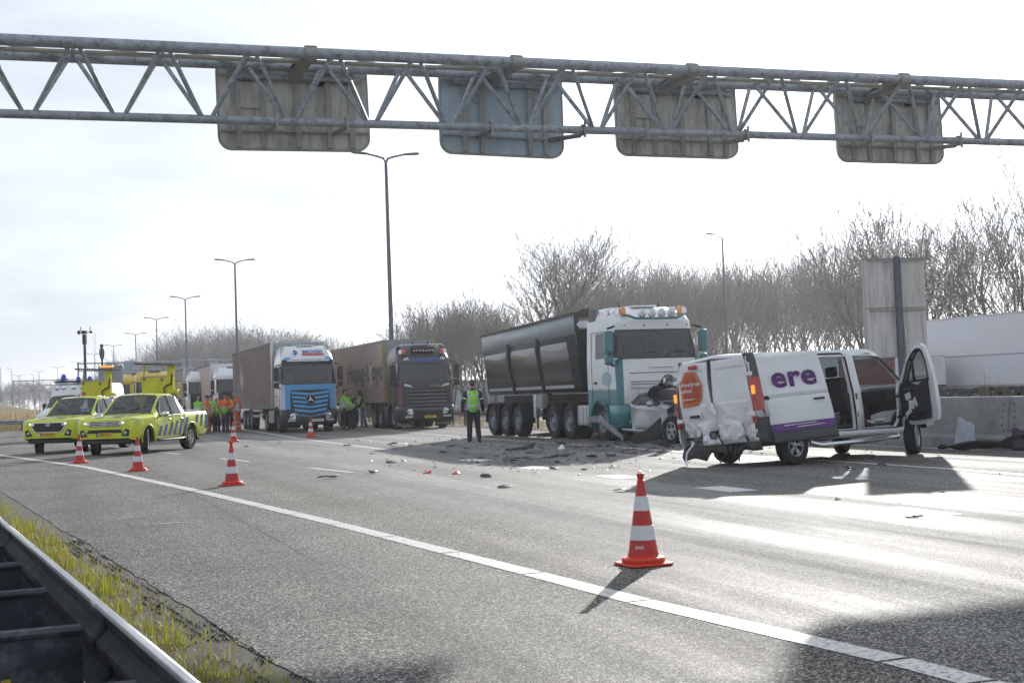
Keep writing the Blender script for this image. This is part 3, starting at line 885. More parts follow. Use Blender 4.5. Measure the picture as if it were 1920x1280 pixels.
WCACHE = {}
def wheel(t, x, y, r, w, rr, style, rimmat, name='wheel', dual=False, steer=0, z=None, tilt=0):
    key = (round(r, 3), round(w, 3), style, rimmat.name)
    if key not in WCACHE:
        g = G()
        h = w / 2
        g.lathe([(rr, -h * .84), (r * .80, -h * 1.0), (r * .93, -h * .97), (r * .985, -h * .86), (r, -h * .7), (r, -h * .36), (r * .978, -h * .33), (r * .978, -h * .27), (r, -h * .24), (r, h * .24), (r * .978, h * .27), (r * .978, h * .33), (r, h * .36), (r, h * .7), (r * .985, h * .86), (r * .93, h * .97), (r * .80, h), (rr, h * .84)], axis='Y', n=36, close=True)
        g.lathe([(rr, -h * .10), (.01, -h * .10)], axis='Y', n=24)
        q = G()
        if style == 'truck':
            q.lathe([(rr * 1.02, -h * .86), (rr * .95, -h * .92), (rr * .90, -h * .80), (rr * .86, -h * .42), (rr * .80, -h * .34)], axis='Y', n=32)
            q.lathe([(rr * .60, -h * .34), (rr * .50, -h * .46), (rr * .44, -h * .85), (rr * .30, -h * .95), (.01, -h * .96)], axis='Y', n=24)
            for k in range(10):
                a = 2 * PI * k / 10
                q.add([(rr * R_ * math.cos(a + s), -h * .34, rr * R_ * math.sin(a + s)) for R_, s in ((.58, -.20), (.83, -.20), (.83, .20), (.58, .20))], [(0, 1, 2, 3)])
                q.tube((rr * .53 * math.cos(a), -h * .40, rr * .53 * math.sin(a)), (rr * .53 * math.cos(a), -h * .62, rr * .53 * math.sin(a)), .014, n=6)
        else:
            q.lathe([(rr * 1.02, -h * .84), (rr * .96, -h * .92), (rr * .90, -h * .82), (rr * .86, -h * .3)], axis='Y', n=32)
            q.lathe([(rr * .30, -h * .4), (rr * .28, -h * .68), (rr * .2, -h * .74), (.01, -h * .75)], axis='Y', n=20)
            ns = 6 if style == 'six' else 5
            for k in range(ns):
                a = 2 * PI * k / ns
                ofs = (0,) if style != 'twin' else (-.17, .17)
                for o_ in ofs:
                    e = Vector((math.cos(a + o_), 0, math.sin(a + o_))); e0 = Vector((math.cos(a), 0, math.sin(a))); s_ = Vector((-e.z, 0, e.x)) * rr * (.12 if len(ofs) == 1 else .075)
                    a_, b_ = e0 * rr * .24, e * rr * .93
                    top, bot = Vector((0, -h * .72, 0)), Vector((0, -h * .35, 0))
                    top2 = Vector((0, -h * .82, 0))
                    q.add([a_ - s_ + top, a_ + s_ + top, b_ + s_ * .8 + top2, b_ - s_ * .8 + top2, a_ - s_ * 1.2 + bot, a_ + s_ * 1.2 + bot, b_ + s_ + bot, b_ - s_ + bot], [(0, 1, 2, 3), (0, 4, 5, 1), (1, 5, 6, 2), (3, 7, 4, 0), (2, 6, 7, 3)])
        w0 = g.build(name, mat_tyre, None, ang=25)
        r0 = q.build('rim', rimmat, None, ang=30)
        WCACHE[key] = (w0.data, r0.data)
        for o in (w0, r0): bpy.data.objects.remove(o)
    md, rd_ = WCACHE[key]
    for k in range(2 if dual else 1):
        o = bpy.data.objects.new(name, md); COL.objects.link(o); o.parent = t
        yy = y + (-k * (w + .04) * (1 if y > 0 else -1))
        o.location = (x, yy, r if z is None else z); o.rotation_euler = (tilt, random.Random(int(x * 97 + y * 31)).random() * 3, (PI if y > 0 else 0) + steer)
        o.rotation_mode = 'ZXY' if False else 'XYZ'
        # spin about the axle first, then steer: use explicit matrix
        sp_ = random.Random(int(x * 97 + y * 31)).random() * 3
        o.rotation_euler = (Matrix.Rotation((PI if y > 0 else 0) + steer, 3, 'Z') @ Matrix.Rotation(tilt, 3, 'X') @ Matrix.Rotation(sp_, 3, 'Y')).to_euler()
        if k == 0:
            q = bpy.data.objects.new('rim', rd_); COL.objects.link(q); q.parent = o
    return

def emblem_star(t, x, z, r, par=None):
    g = G(); g.lathe([(r, -.012), (r * .93, .012), (r * .86, -.012)], (0, 0, 0), 'X', 24)
    for k in range(3):
        a = PI / 2 + k * 2 * PI / 3
        e = Vector((0, math.cos(a), math.sin(a))); s_ = Vector((0, -e.z, e.y)) * r * .17
        g.add([e * r * .9, s_ + e * r * .08, e * -r * .1, -s_ + e * r * .08, Vector((.02, 0, 0))], [(0, 1, 4), (1, 2, 4), (2, 3, 4), (3, 0, 4)])
    g.warp(lambda p: p + Vector((x, 0, z)))
    return g.build('emblem', mat_chrome, t)

def plan(xf, xr, hw, R_, bulge, wr, wf):
    out = [(xr, -hw), (wr, -hw), (wf, -hw), (xf - R_ - bulge, -hw)]
    cx, cy = xf - R_ - bulge, -(hw - R_)
    for a in (-60, -30):
        out.append((cx + R_ * math.cos(rad(a)), cy + R_ * math.sin(rad(a))))
    out.append((xf - bulge, cy)); out.append((xf - bulge * .3, cy * .5)); out.append((xf, 0))
    return out + [(x, -y) for x, y in out[:-1][::-1]]

def tractor(name, label, loc, rz, P, group=None):
    """cab-over tractor; x forward, origin on the ground under the front axle"""
    t = thing(name, label, 'lorry', loc, rz, group)
    body, low, gr, bump = P['body'], P.get('low', P['body']), P['grille'], P['bumper']
    zb, zt, zr, hw = P.get('zb', 2.16), P.get('zt', 3.05), P.get('roof', 3.75), 1.235
    far = P.get('far', False)
    L = [(1.02, 1.44, hw, .26, -.92), (1.42, 1.44, hw, .26, -.92), (zb, 1.40, hw, .28, -.92), (zb + .05, 1.385, hw, .28, -.92),
         (zt - .06, 1.19, hw - .03, .30, -.92), (zt, 1.17, hw - .03, .30, -.92), (zt + .22, 1.17, hw - .05, .32, -.92), (zt + .42, .98, hw - .09, .34, -.92),
         (zr - .10, .62, hw - .18, .36, -.90), (zr, .30, hw - .30, .36, -.86)]
    rows = []
    for z, xf, h_, r_, xr in L:
        b_ = .07
        rows.append([Vector((x, y, z)) for x, y in plan(xf, xr, h_, r_, b_, -.30, .62 if z < zt + .1 else .45)])
    def key(i, j):
        front = 4 <= j <= 11
        if i == 3 and front: return 'windscreen'
        if i in (2, 4) and front: return 'screen_frame'
        if i == 3 and j in (1, 14): return 'side_window'
        if i == 3 and j in (2, 3, 12, 13): return 'pillar'
        if j == 16 and i < 6: return 'back_wall'
        if i == 5 and front and P.get('visor'): return 'sun_visor'
        if i <= 1 and 5 <= j <= 10: return 'front_panel'
        if i <= 1 and j in (3, 4, 11, 12): return 'corner_panel'
        if i == 0 and j in (0, 1, 2, 13, 14, 15): return 'lower_panel'
        return 'cab'
    pc = loft(rows, key, True)
    mm = {'cab': body, 'windscreen': P.get('glass', mat_dglass), 'screen_frame': mat_black, 'side_window': mat_dglass, 'pillar': P.get('pillar', body), 'back_wall': mat_dark,
          'sun_visor': P.get('visor', body), 'front_panel': P.get('front', gr), 'corner_panel': P.get('corner', body), 'lower_panel': low}
    for k, g in pc.items():
        k = k.strip('|')
        if k == 'cab':
            top = rows[-1]
            g.add([tuple(p) for p in top], [tuple(range(len(top)))])
        g.build(k, mm[k], t, ang=32)
    # inside
    g = G(); g.box((.95, 0, zb - .16), (.55, 2.2, .36)); g.build('dashboard', mat_dark, t, bevel=.05)
    if not far:
        for y in (.62, -.62):
            g = G(); g.box((.05, y, zb - .18), (.5, .52, .2)); g.box((-.24, y, zb + .22), (.16, .5, .75), Matrix.Rotation(rad(-8), 3, 'Y')); g.box((-.3, y, zb + .66), (.1, .28, .2))
            g.build('seat', mat_seat, t, bevel=.05)
        g = G(); g.lathe([(.22, -.015), (.235, 0), (.22, .015), (.205, 0)], (0, 0, 0), 'X', 20, True)
        g.tube((0, 0, -.2), (0, 0, .2), .02, n=6); g.tube((0, -.2, 0), (0, .2, 0), .02, n=6)
        g.warp(lambda p: Matrix.Rotation(rad(-55), 3, 'Y') @ p + Vector((.62, .62, zb + .12)))
        g.build('steering_wheel', mat_dark, t)
        for y0, y1 in ((-.75, -.05), (.15, .85)):
            g = G(); sl = (1.19 - 1.385) / (zt - .06 - zb - .05)
            def sp2(y, dz): return Vector((1.405 + sl * dz - .07 * (y / 1.0) ** 2 * .9, y, zb + .05 + dz))
            g.path([sp2(y0, -.02), sp2(y0 + .12, .1), sp2((y0 + y1) / 2, .17), sp2(y1, .13)], .013, 6); g.build('wiper', mat_black, t)
    # bumper
    Lb = [(.32, 1.30, hw - .05, .22), (.42, 1.42, hw, .24), (.74, 1.49, hw + .01, .25), (1.0, 1.47, hw + .01, .25)]
    rows = [[Vector((x, y, z)) for x, y in plan(xf, .60, h_, r_, .07, .66, .75)] for z, xf, h_, r_ in Lb]
    pb = loft(rows, lambda i, j: 'bumper')
    pb['bumper'].build('bumper', bump, t, ang=32, solid=.02)
    # grille slats
    ns = P.get('slats', 5); z0, z1 = P.get('slat_z', (1.05, 1.75))
    for k in range(ns):
        z = z0 + (z1 - z0) * (k + .5) / ns
        wd = P.get('slat_w', 1.5) * (1 - P.get('taper', .0) * (ns - 1 - k) / ns)
        g = G(); hh = (z1 - z0) / ns * .62
        ys = [-wd / 2, -wd / 4, 0, wd / 4, wd / 2]
        xs = [1.455 - .07 * (y / .98) ** 2 for y in ys]
        dz = P.get('chevron', 0)
        g.grid([[(x + dx, y, z + zz_ - dz * (1 - abs(y) / (wd / 2)) * .1) for x, y in zip(xs, ys)] for dx, zz_ in ((.0, -hh / 2), (.045, -hh / 2 + .02), (.03, hh / 2), (.0, hh / 2))])
        g.build('grille_slat', gr, t)
    if P.get('grille_back'):
        g = G(); wd = P.get('slat_w', 1.5) + .06
        ys = [-wd / 2, -wd / 4, 0, wd / 4, wd / 2]
        g.grid([[(1.450 - .07 * (y / .98) ** 2, y, z) for y in ys] for z in (z0 - .03, z1 + .02)])
        g.build('grille', mat_black, t)
    # lights
    for s in (-1, 1):
        g = G()
        hz = P.get('hz', (.66, .94))
        poly = [(s * .66, hz[0]), (s * 1.08, hz[0] + .05), (s * 1.20, hz[1]), (s * .70, hz[1] - .04)]
        rows_ = [[Vector((1.535 - .07 * (y / .98) ** 2 - max(0, abs(y) - .95) * .60 + dx, y, z)) for y, z in poly] for dx in (-.12, .0)]
        vs = rows_[0] + rows_[1]
        g.add(vs, [(0, 1, 2, 3), (7, 6, 5, 4), (0, 4, 5, 1), (1, 5, 6, 2), (2, 6, 7, 3), (3, 7, 4, 0)])
        o = g.build('headlight', mat_lens, t, bevel=.01)
        g = G(); g.ell((1.545 - .07 * (.85 / .98) ** 2, s * .86, (hz[0] + hz[1]) / 2 + .01), (.012, .075, .075), 12, 6); g.build('reflector', mat_chrome, o)
        g = G(); g.box((1.47, s * .86, .53), (.05, .34, .09)); g.build('fog_light', mat_lens, t, bevel=.015)
        # mirrors
        my, mz = s * (hw + .20), zb + .42
        mo = G(); mo.box((1.13, my, mz + .06), (.20, .24, .62)); mo.box((1.13, my, mz - .43), (.18, .23, .26))
        o = mo.build('mirror', P.get('mirror', mat_black), t, bevel=.05, segs=3)
        g = G(); g.path([(1.0, s * (hw - .05), mz + .50), (1.08, my, mz + .43)], .03, 6); g.path([(1.02, s * (hw - .03), mz - .60), (1.08, my, mz - .52)], .03, 6); g.build('mirror_arm', mat_black, o)
        g = G(); g.box((1.022, my, mz + .06), (.01, .19, .54)); g.build('mirror_glass', M('mirror_glass', (.6, .62, .64), .03, 1, .02), o)
        # door lines: handle, step, arch
        g = G(); g.box((-.32, s * (hw + .012), 1.62), (.20, .03, .07)); g.build('door_handle', mat_black, t, bevel=.01)
        g = G(); g.lathe([(.60, -.24), (.66, -.25), (.66, .04), (.60, .05)], (0, s * (hw - .17) if s < 0 else s * (hw - .17) + .2, .52), 'Y', 14, True, -.25, PI + .25); g.build('wheel_arch', P.get('arch', low), t)
        g = G(); g.box((-.76, s * (hw - .14), .70), (.32, .30, .66)); g.box((-.76, s * (hw - .02), .55), (.3, .06, .04)); g.build('step', P.get('arch', low), t, bevel=.02)
        if not far:
            g = G()
            for xg in (.60, -.58): g.path([(xg, s * (hw + .002), 1.04), (xg, s * (hw + .002), zb), (xg, s * (hw - .012), zt - .02)], .008, 4)
            g.path([(-.58, s * (hw - .012), zt - .02), (.60, s * (hw - .012), zt - .02)], .008, 4); g.path([(-.9, s * (hw + .002), 1.44), (.7, s * (hw + .002), 1.44)], .006, 4)
            g.build('door_gap', mat_ink, t)
    # roof hatch / lamps
    if P.get('lightbar'):
        g = G(); zz_ = zt + .36; xx = 1.17
        g.path([(xx - .12, -.98, zz_ + .05), (xx, -.82, zz_ + .02), (xx + .04, -.62, zz_ - .06), (xx + .06, 0, zz_ - .07), (xx + .04, .62, zz_ - .06), (xx, .82, zz_ + .02), (xx - .12, .98, zz_ + .05)], .035, 8)
        lb = g.build('light_bar', P['lightbar'], t)
        for y in (-.44, -.15, .15, .44):
            g = G(); g.lathe([(.02, -.04), (.11, -.03), (.125, .03), (.10, .045), (.01, .05)], (xx + .05, y, zz_ + .08), 'X', 18); g.build('spot_lamp', mat_chrome, lb)
            g = G(); g.lathe([(.098, .05), (.01, .056)], (xx + .05, y, zz_ + .08), 'X', 16); g.build('spot_lens', mat_lens, lb)
    bm = P.get('beacons')
    if bm:
        for s in (-1, 1):
            g = G(); g.lathe([(.085, 0), (.085, .05), (.075, .055), (.07, .17), (.05, .22), (.01, .23)], (.92, s * .86, zt + .42), 'Z', 16); g.build('beacon', bm, t)
    if P.get('horns'):
        for s in (-1, 1):
            g = G(); g.path([(.45, s * .98, zt + .50), (.62, s * 1.0, zt + .52), (.78, s * 1.0, zt + .52), (.86, s * 1.0, zt + .52)], [.035, .03, .05, .11], 12); g.build('horn', mat_chrome, t)
    g = G(); g.box((.15, 0, zr + .02), (.62, .75, .05)); g.build('roof_hatch', P.get('hatch', mat_black), t, bevel=.015)
    for s in (-1, 1):
        g = G(); g.path([(.1, s * .62, zr - .02), (.06, s * .62, zr + .16)], [.025, .008], 6); g.build('aerial', mat_black, t)
    # chassis and tanks
    ax = P.get('axles', [2.55, 3.85])
    g = G()
    for s in (-1, 1): g.box((-ax[-1] / 2 - .2, s * .42, .86), (ax[-1] + 2.0, .09, .28))
    g.box((-ax[-1] + .65, 0, 1.10), (1.0, 1.0, .10)); g.box((-1.05, 0, 1.5), (.2, 1.8, 1.2)); g.box((0, 0, .5), (.16, 2.0, .16))
    for a in ax: g.box((-a, 0, .5), (.2, 2.0, .24))
    g.build('chassis', mat_black, t, bevel=.01)
    for s in (-1, 1):
        if ax[0] - .55 - 1.05 > .15:
            g = G(); g.box((-(1.0 + ax[0] - .6) / 2, s * .93, .70), (ax[0] - 1.62, .52, .60)); tk = g.build('fuel_tank', P.get('tank', mat_alu), t, bevel=.07, segs=3)
            if not far:
                for k in range(3):
                    g = G(); g.box((-(1.0 + ax[0] - .6) / 2 + (k - 1) * .28, s * 1.20, .70), (.05, .012, .56)); g.build('tank_strap', P.get('tank', mat_alu), tk)
        for a in ax:
            g = G(); g.lathe([(.56, -.33), (.59, -.34), (.60, .3), (.57, .3)], (-a, s * .93, .52), 'Y', 12, True, .08, PI - .08); g.build('mudguard', mat_black, t)
        wheel(t, 0, s * 1.04, .51, .34, .29, 'truck', P.get('rim', mat_rimsteel))
        for a in ax:
            wheel(t, -a, s * 1.07, .51, .30, .29, 'truck', P.get('rim', mat_rimsteel), dual=not far)
    if P.get('plate'):
        pm_, txt_, pz = P['plate']
        g = G(); g.box((1.50, P.get('ply', 0), pz), (.02, .52, .11)); o = g.build('number_plate', pm_, t, bevel=.006)
        text(txt_, .095, mat_ink, o, (1.512, P.get('ply', 0), pz), (0, 1, 0), (0, 0, 1), bold=.01, depth=.002)
    return t

FWD = -AL
RZT = math.atan2(FWD.y, FWD.x)
LEFT = Vector((-FWD.y, FWD.x, 0))
def front_axle(px, py):          # from the contact of the right front wheel
    return gp(px, py) + LEFT * 1.04

# ---------- white and teal tipper lorry
RZD = RZT + rad(1.0)
FD = Vector((math.cos(RZD), math.sin(RZD), 0))
pD = front_axle(1141, 825.5)
tip = tractor('tipper_lorry', 'white and teal lorry cab that hit the silver car, amber beacons on its roof', pD, RZD, dict(
    body=mat_white, low=mat_teal, grille=mat_white, front=mat_white, corner=mat_teal, bumper=mat_teal, arch=mat_teal, mirror=mat_teal, pillar=mat_black, zb=2.24, zt=3.06, roof=3.72,
    slats=2, slat_z=(1.1, 1.4), slat_w=1.4, lightbar=mat_teal, beacons=mat_amber, horns=True, hatch=mat_white, glass=mat_glass, tank=mat_alu, axles=[2.55, 3.86]))
text('Mercedes', .20, mat_gold, tip, (1.49, -.55, .43), (0, 1, 0), (0, 0, 1), 'bumper_lettering')
g = G(); g.box((1.43, 0, 2.02), (.03, .7, .05)); g.build('grab_handle', mat_white, tip, bevel=.015)
for z_ in (1.86, 1.62, 1.55, 1.44):
    g = G(); ys_ = [-.92 + 1.84 * k / 8 for k in range(9)]; g.path([(1.445 - .07 * (y / .98) ** 2 - (.02 if z_ > 1.8 else 0), y, z_) for y in ys_], .009, 4); g.build('panel_gap', mat_ink, tip)
for s in (-1, 1):
    g = G(); g.box((1.30, s * 1.06, 2.44), (.02, .03, .4)); g.build('windscreen_trim', mat_ink, tip)
emblem_star(tip, 1.462, 1.28, .17)
for y in (-.95, -.35, .35, .95):
    g = G(); g.tube((1.15, y, 3.17), (1.19 - .03 * y * y, y, 3.17), .022, n=8); g.build('visor_lamp', mat_ink, tip)
for s in (-1, 1):
    g = G(); g.box((-.62, s * 1.10, 3.50), (.62, .14, .50), taper=.82); g.build('air_deflector', M('deflector_grey', (.13, .13, .14), .6), tip, bevel=.04)
g = G(); g.prism([(k * .0 + .36 * math.cos(a), .20 * math.sin(a) + 1.72) for k, a in enumerate([2 * PI * i / 20 for i in range(20)])], -1.241, -1.237, 'Y'); g.warp(lambda p: p + Vector((.48, 0, 0))); g.build('door_mark', M('pale_teal_print', (.30, .47, .50), .4), tip)
text('Actros', .07, mat_chrome, tip, (.0, -1.238, 1.45), (1, 0, 0), (0, 0, 1))

mat_tipd = M('tipper_dark_paint', (.010, .0105, .012), .16, .1, .1, 1.5, coat=.7, dirt=(.07, .065, .055), dirt_amt=.2, dscale=1.4)
mat_tipg = M('tipper_grey_band', (.36, .39, .42), .4, .15, .08, 1.2, dirt=(.20, .19, .18), dirt_amt=.4, dscale=2)
mat_tipf = M('tipper_frame', (.022, .022, .024), .5, .1, .2, 2, dirt=(.09, .075, .06), dirt_amt=.35, dscale=2)
tt = thing('tipper_trailer', 'dark tipper semi-trailer with glossy side panels and grey top band', 'trailer', pD, RZD)
X0, X1 = -1.75, -10.35
def zt_(x): return 3.66 + (x - X0) / (X1 - X0) * -.26
def zbm(x): return 1.42
for s in (-1, 1):
    yo, yi = s * 1.275, s * 1.10
    def side(x, f):   # f 0 bottom .. 1 top, leaning sides
        return Vector((x, s * (1.08 + .195 * min(1, f * 1.15)), zbm(x) + f * (zt_(x) - zbm(x))))
    g = G(); g.grid([[side(x, f) for x in (X0, X1)] for f in (.74, 1.0)]); g.build('top_band', mat_tipg, tt, solid=.03)
    g = G(); g.grid([[side(x, f) for x in (X0, X1)] for f in (0, .1, .5, .74)]); g.build('side_wall', mat_tipf, tt, solid=.03)
    npan = 3
    for k in range(npan):
        a = X0 - .28 + (X1 - X0 + .35) * k / npan; b = X0 - .28 + (X1 - X0 + .35) * (k + 1) / npan
        out = lambda p: p + Vector((0, s * .035, 0))
        # glossy pressed panel
        rows_ = []
        for f in (.14, .2, .45, .62, .66):
            ins = .22 if f in (.14, .66) else .14
            rows_.append([out(side(x, f)) + Vector((0, s * (.0 if f in (.14, .66) else .02), 0)) for x in (a - ins - .05 - (f - .2) * .25, (a + b) / 2, b + ins)])
        g = G(); g.grid(rows_); g.build('side_panel', mat_tipd, tt, ang=60)
        g = G(); g.grid([[out(side(x, f)) for x in (a - .2, b + .15)] for f in (.04, .085)]); g.build('rub_rail', mat_alu, tt)
        g = G(); 
        for f0, f1 in ((0.0, .78),):
            p0, p1 = side(b, f0), side(b, f1)
            g.path([p0 + Vector((0, s * .05, -.05)), p1 + Vector((0, s * .05, 0))], .055, 4)
        if k < npan - 1: g.build('side_post', mat_tipf, tt)
    g = G(); g.box(((X0 + X1) / 2, s * 1.275, zt_((X0 + X1) / 2) + .03), (X0 - X1, .09, .08), Matrix.Rotation(math.atan2(-.10, X1 - X0) * -1 * 0 + math.atan((zt_(X0) - zt_(X1)) / (X0 - X1)) * -1, 3, 'Y')); g.build('top_rail', mat_tipf, tt)
g = G(); g.prism([(-1.27, zt_(X0) + .05), (-1.08, 1.42), (1.08, 1.42), (1.27, zt_(X0) + .05), (1.0, zt_(X0) + .16), (-1.0, zt_(X0) + .16)], X0, X0 + .06, 'X'); g.build('headboard', mat_tipf, tt)
g = G(); g.box((X0 + .08, 0, 3.38), (.03, 2.3, .34)); g.build('headboard_band', M('dusty_steel', (.22, .19, .15), .6, .2, .3, 3), tt)
g = G(); g.prism([(-.15, -.1), (.12, -.1), (.12, .1), (-.15, .1), (-.24, 0)], X0 + .085, X0 + .10, 'X'); g.warp(lambda p: p + Vector((0, -.98, 3.36))); g.build('marker_plate', mat_inkw, tt)
g = G(); g.prism([(-1.27, 3.5), (-1.08, 1.42), (1.08, 1.42), (1.27, 3.5)], X1 - .05, X1, 'X'); g.build('tailgate', mat_tipf, tt)
g = G(); g.box(((X0 + X1) / 2, 0, 1.40), (X0 - X1, 2.1, .06)); g.box((-6.3, 0, 1.15), (8.4, .95, .36)); g.box((-4.9, -.9, .9), (.14, .14, 1.1)); g.box((-4.9, .9, .9), (.14, .14, 1.1)); g.build('chassis', mat_black, tt, bevel=.01)
g = G(); g.box((-5.55, -1.1, .98), (.22, .16, .75)); g.build('side_guard', mat_alu, tt, bevel=.03)
g = G(); g.box((-5.1, -1.0, 1.12), (.5, .35, .42)); g.build('tool_box', M('box_grey', (.30, .29, .27), .6, .1, .2, 3), tt, bevel=.03)
for a in (7.0, 8.28, 9.56):
    for s in (-1, 1):
        wheel(tt, -a, s * 1.06, .51, .38, .29, 'truck', mat_rimsteel)
        g = G(); g.lathe([(.56, -.23), (.59, -.24), (.60, .22), (.57, .22)], (-a, s * 1.05, .52), 'Y', 14, True, -.15, PI + .15); g.build('mudguard', mat_black, tt)

# ---------- generic trailers
def curtain_trailer(label, loc, rz, curtain, front, graphic=None, xf=-1.35, L=13.6, top=4.0, rail=mat_black, loc_only=False):
    t = thing('curtain_trailer', label, 'trailer', loc, rz)
    x0, x1 = xf, xf - L
    for s in (-1, 1):
        g = G(); ncol = 46
        rows_ = []
        for z in [z_ for z_ in (1.22, 1.8, 2.6, 3.4) if z_ < top - .3] + [top - .09]:
            rows_.append([Vector((x0 + (x1 - x0) * i / ncol, s * (1.268 + .012 * math.sin(i * 2.1) * (1 if z < 3.8 else .3) + .012 * noise.noise(Vector((i * .6, z, s)))), z)) for i in range(ncol + 1)])
        g.grid(rows_); cu = g.build('curtain', curtain, t, ang=60)
        g = G(); g.box(((x0 + x1) / 2, s * 1.262, top - .045), (L, .05, .11)); g.build('roof_rail', rail, t)
        g = G(); g.box(((x0 + x1) / 2, s * 1.25, 1.15), (L, .05, .16)); g.build('side_rail', M('trailer_rail', (.10, .10, .105), .6, .2, .2, 3), t)
        g = G()
        for i in range(40):
            g.box((x0 - .2 - i * L / 41, s * 1.285, 1.15), (.05, .02, .17))
        b = g.build('buckles', mat_alu, t); b['kind'] = 'stuff'
        g = G(); g.box((x0 - 5.3, s * 1.18, .72), (3.2, .04, .12)); g.box((x0 - 5.3, s * 1.18, .98), (3.2, .04, .12)); g.build('side_guard', mat_alu, t)
        for a in (7.2, 8.5, 9.8):
            wheel(t, x0 - a, s * 1.05, .5, .38, .28, 'truck', mat_rimsteel)
        if graphic and s < 0:
            for k, ang in enumerate((0, 24, -22, 42, -40)):
                g = G()
                ln = 1.5 - abs(ang) * .012
                pts = [(-.0, 0), (.14, ln * .35), (.10, ln * .75), (0, ln), (-.10, ln * .75), (-.14, ln * .35)]
                ca, sa = math.cos(rad(ang)), math.sin(rad(ang))
                g.add([(x0 - L * .72 + (px * ca + pz * sa) * 1.5, s * 1.302, 2.0 + k * .02 + (-px * sa + pz * ca)) for px, pz in pts], [tuple(range(6))])
                g.build('leaf_print', graphic, cu)
    g = G(); g.box((x0 + .02, 0, (1.1 + top) / 2), (.06, 2.5, top - 1.1)); g.build('front_wall', front, t, bevel=.015)
    for s in (-1, 1):
        g = G(); g.box((x0 + .03, s * 1.22, (1.1 + top) / 2), (.12, .12, top - 1.06)); g.build('corner_post', mat_alu, t, bevel=.02)
    g = G(); g.box(((x0 + x1) / 2, 0, top + .01), (L, 2.5, .03)); g.build('roof', M('trailer_roof', (.5, .5, .5), .5), t)
    g = G(); g.box(((x0 + x1) / 2, 0, 1.14), (L, 2.4, .1)); g.box(((x0 + x1) / 2, 0, .95), (L * .96, .9, .3)); g.box((x0 - 2.6, .9, .6), (.14, .14, 1)); g.box((x0 - 2.6, -.9, .6), (.14, .14, 1)); g.build('chassis', mat_black, t)
    g = G(); g.box((x1, 0, (1.12 + top) / 2), (.06, 2.5, top - 1.15)); g.build('rear_doors', front, t)
    return t

# ---------- blue lorry with brown curtain trailer
pB = front_axle(530, 810.5)
blue = tractor('blue_lorry', 'blue and white lorry with star grille standing beside the black lorry', pB, RZT, dict(
    body=mat_white, low=mat_white, grille=mat_sky, front=mat_sky, corner=M('pale_blue_paint', (.42, .52, .66), .35, 0, .05, 2, coat=.4), bumper=mat_black, arch=mat_black, zb=2.12, zt=3.02, roof=3.86, pillar=mat_black, visor=mat_black,
    slats=6, slat_z=(.72, 1.86), slat_w=1.7, taper=.22, chevron=1.0, hatch=mat_white, plate=(mat_platew, 'GO6545G', .52), ply=.3, axles=[3.7], hz=(.58, .90), grille_back=True, tank=mat_alu))
emblem_star(blue, 1.53, 1.45, .21)
g = G(); g.lathe([(.22, 0), (.01, .012)], (1.50, 0, 1.45), 'X', 24); g.build('emblem_disc', mat_ink, blue)
g = G(); g.box((1.17, 0, 3.18), (.04, 1.9, .07)); g.build('visor_strip', mat_inkw, blue, bevel=.01)
for s in (-1, 1):
    g = G(); g.box((1.055, s * .86, 3.26), (.05, .42, .16), Matrix.Rotation(rad(-40), 3, 'Y')); g.build('blue_trim', mat_sky, blue, bevel=.01)
def slope_at(zz_):     # front surface above the screen
    pts = [(3.02, 1.17), (3.24, 1.17), (3.44, .98), (3.76, .62)]
    for (a, xa), (b, xb) in zip(pts, pts[1:]):
        if a <= zz_ <= b: return xa + (xb - xa) * (zz_ - a) / (b - a)
    return .62
ey_ = Vector((-.36, 0, .32)).normalized()
text('MOOIJ', .30, mat_inkblue, blue, (.86, .25, 3.585), (0, 1, 0), ey_, 'roof_lettering', bold=.022, depth=.004, spacing=1.05)
text('n', .40, mat_inkblue, blue, (.86, -.52, 3.585), (0, 1, 0), ey_, 'roof_letter', bold=.02, depth=.004)
g = G(); g.box((.985, .25, 3.465), (.012, 1.0, .09), Matrix.Rotation(rad(-48), 3, 'Y')); g.build('red_strip', mat_inkred, blue)
g = G(); g.box((.915, -.56, 3.56), (.012, .1, .30), Matrix.Rotation(rad(-48), 3, 'Y')); g.build('blue_bar', mat_inkblue, blue)
mat_curt = M('brown_curtain', (.165, .115, .10), .75, 0, .15, 1.0, dirt=(.28, .27, .26), dirt_amt=.8, dscale=.5)
tb = curtain_trailer('faded brown curtain trailer with pale leaf print behind the blue cab', pB + FWD * 0, RZT, mat_curt, mat_tipg, M('pale_leaf_print', (.42, .38, .36), .7), top=4.1)
# ---------- black lorry with container
pS = front_axle(745, 804)
blk = tractor('black_lorry', 'black lorry with red roof beacons and yellow number plate', pS, RZT, dict(
    body=mat_blackp, low=mat_blackp, grille=M('black_gloss', (.02, .02, .022), .2, 0, .1, 3, coat=.6), front=mat_blackp, corner=mat_maroon, bumper=mat_blackp, visor=M('grey_visor', (.075, .078, .085), .4, 0, .05, 2), zb=2.02, zt=2.86, roof=3.70,
    slats=6, slat_z=(.78, 1.72), slat_w=1.75, taper=.12, plate=(mat_plate, '26-BPT-1', .52), ply=.1, axles=[2.5, 3.8], beacons=mat_redbeacon, hz=(.62, .92), horns=True, hatch=mat_black, tank=M('grey_sideskirt', (.075, .08, .09), .4), glass=mat_glass, grille_back=True))
text('B.FRANSEN', .23, M('blue_sign_print', (.07, .17, .62), .4), blk, (1.175, 0, 3.0), (0, 1, 0), (0, 0, 1), 'visor_lettering', bold=.015, depth=.004)
text('SCANIA', .13, mat_gold, blk, (1.49, .35, 1.86), (0, 1, 0), (0, 0, 1), 'grille_lettering', bold=.01)
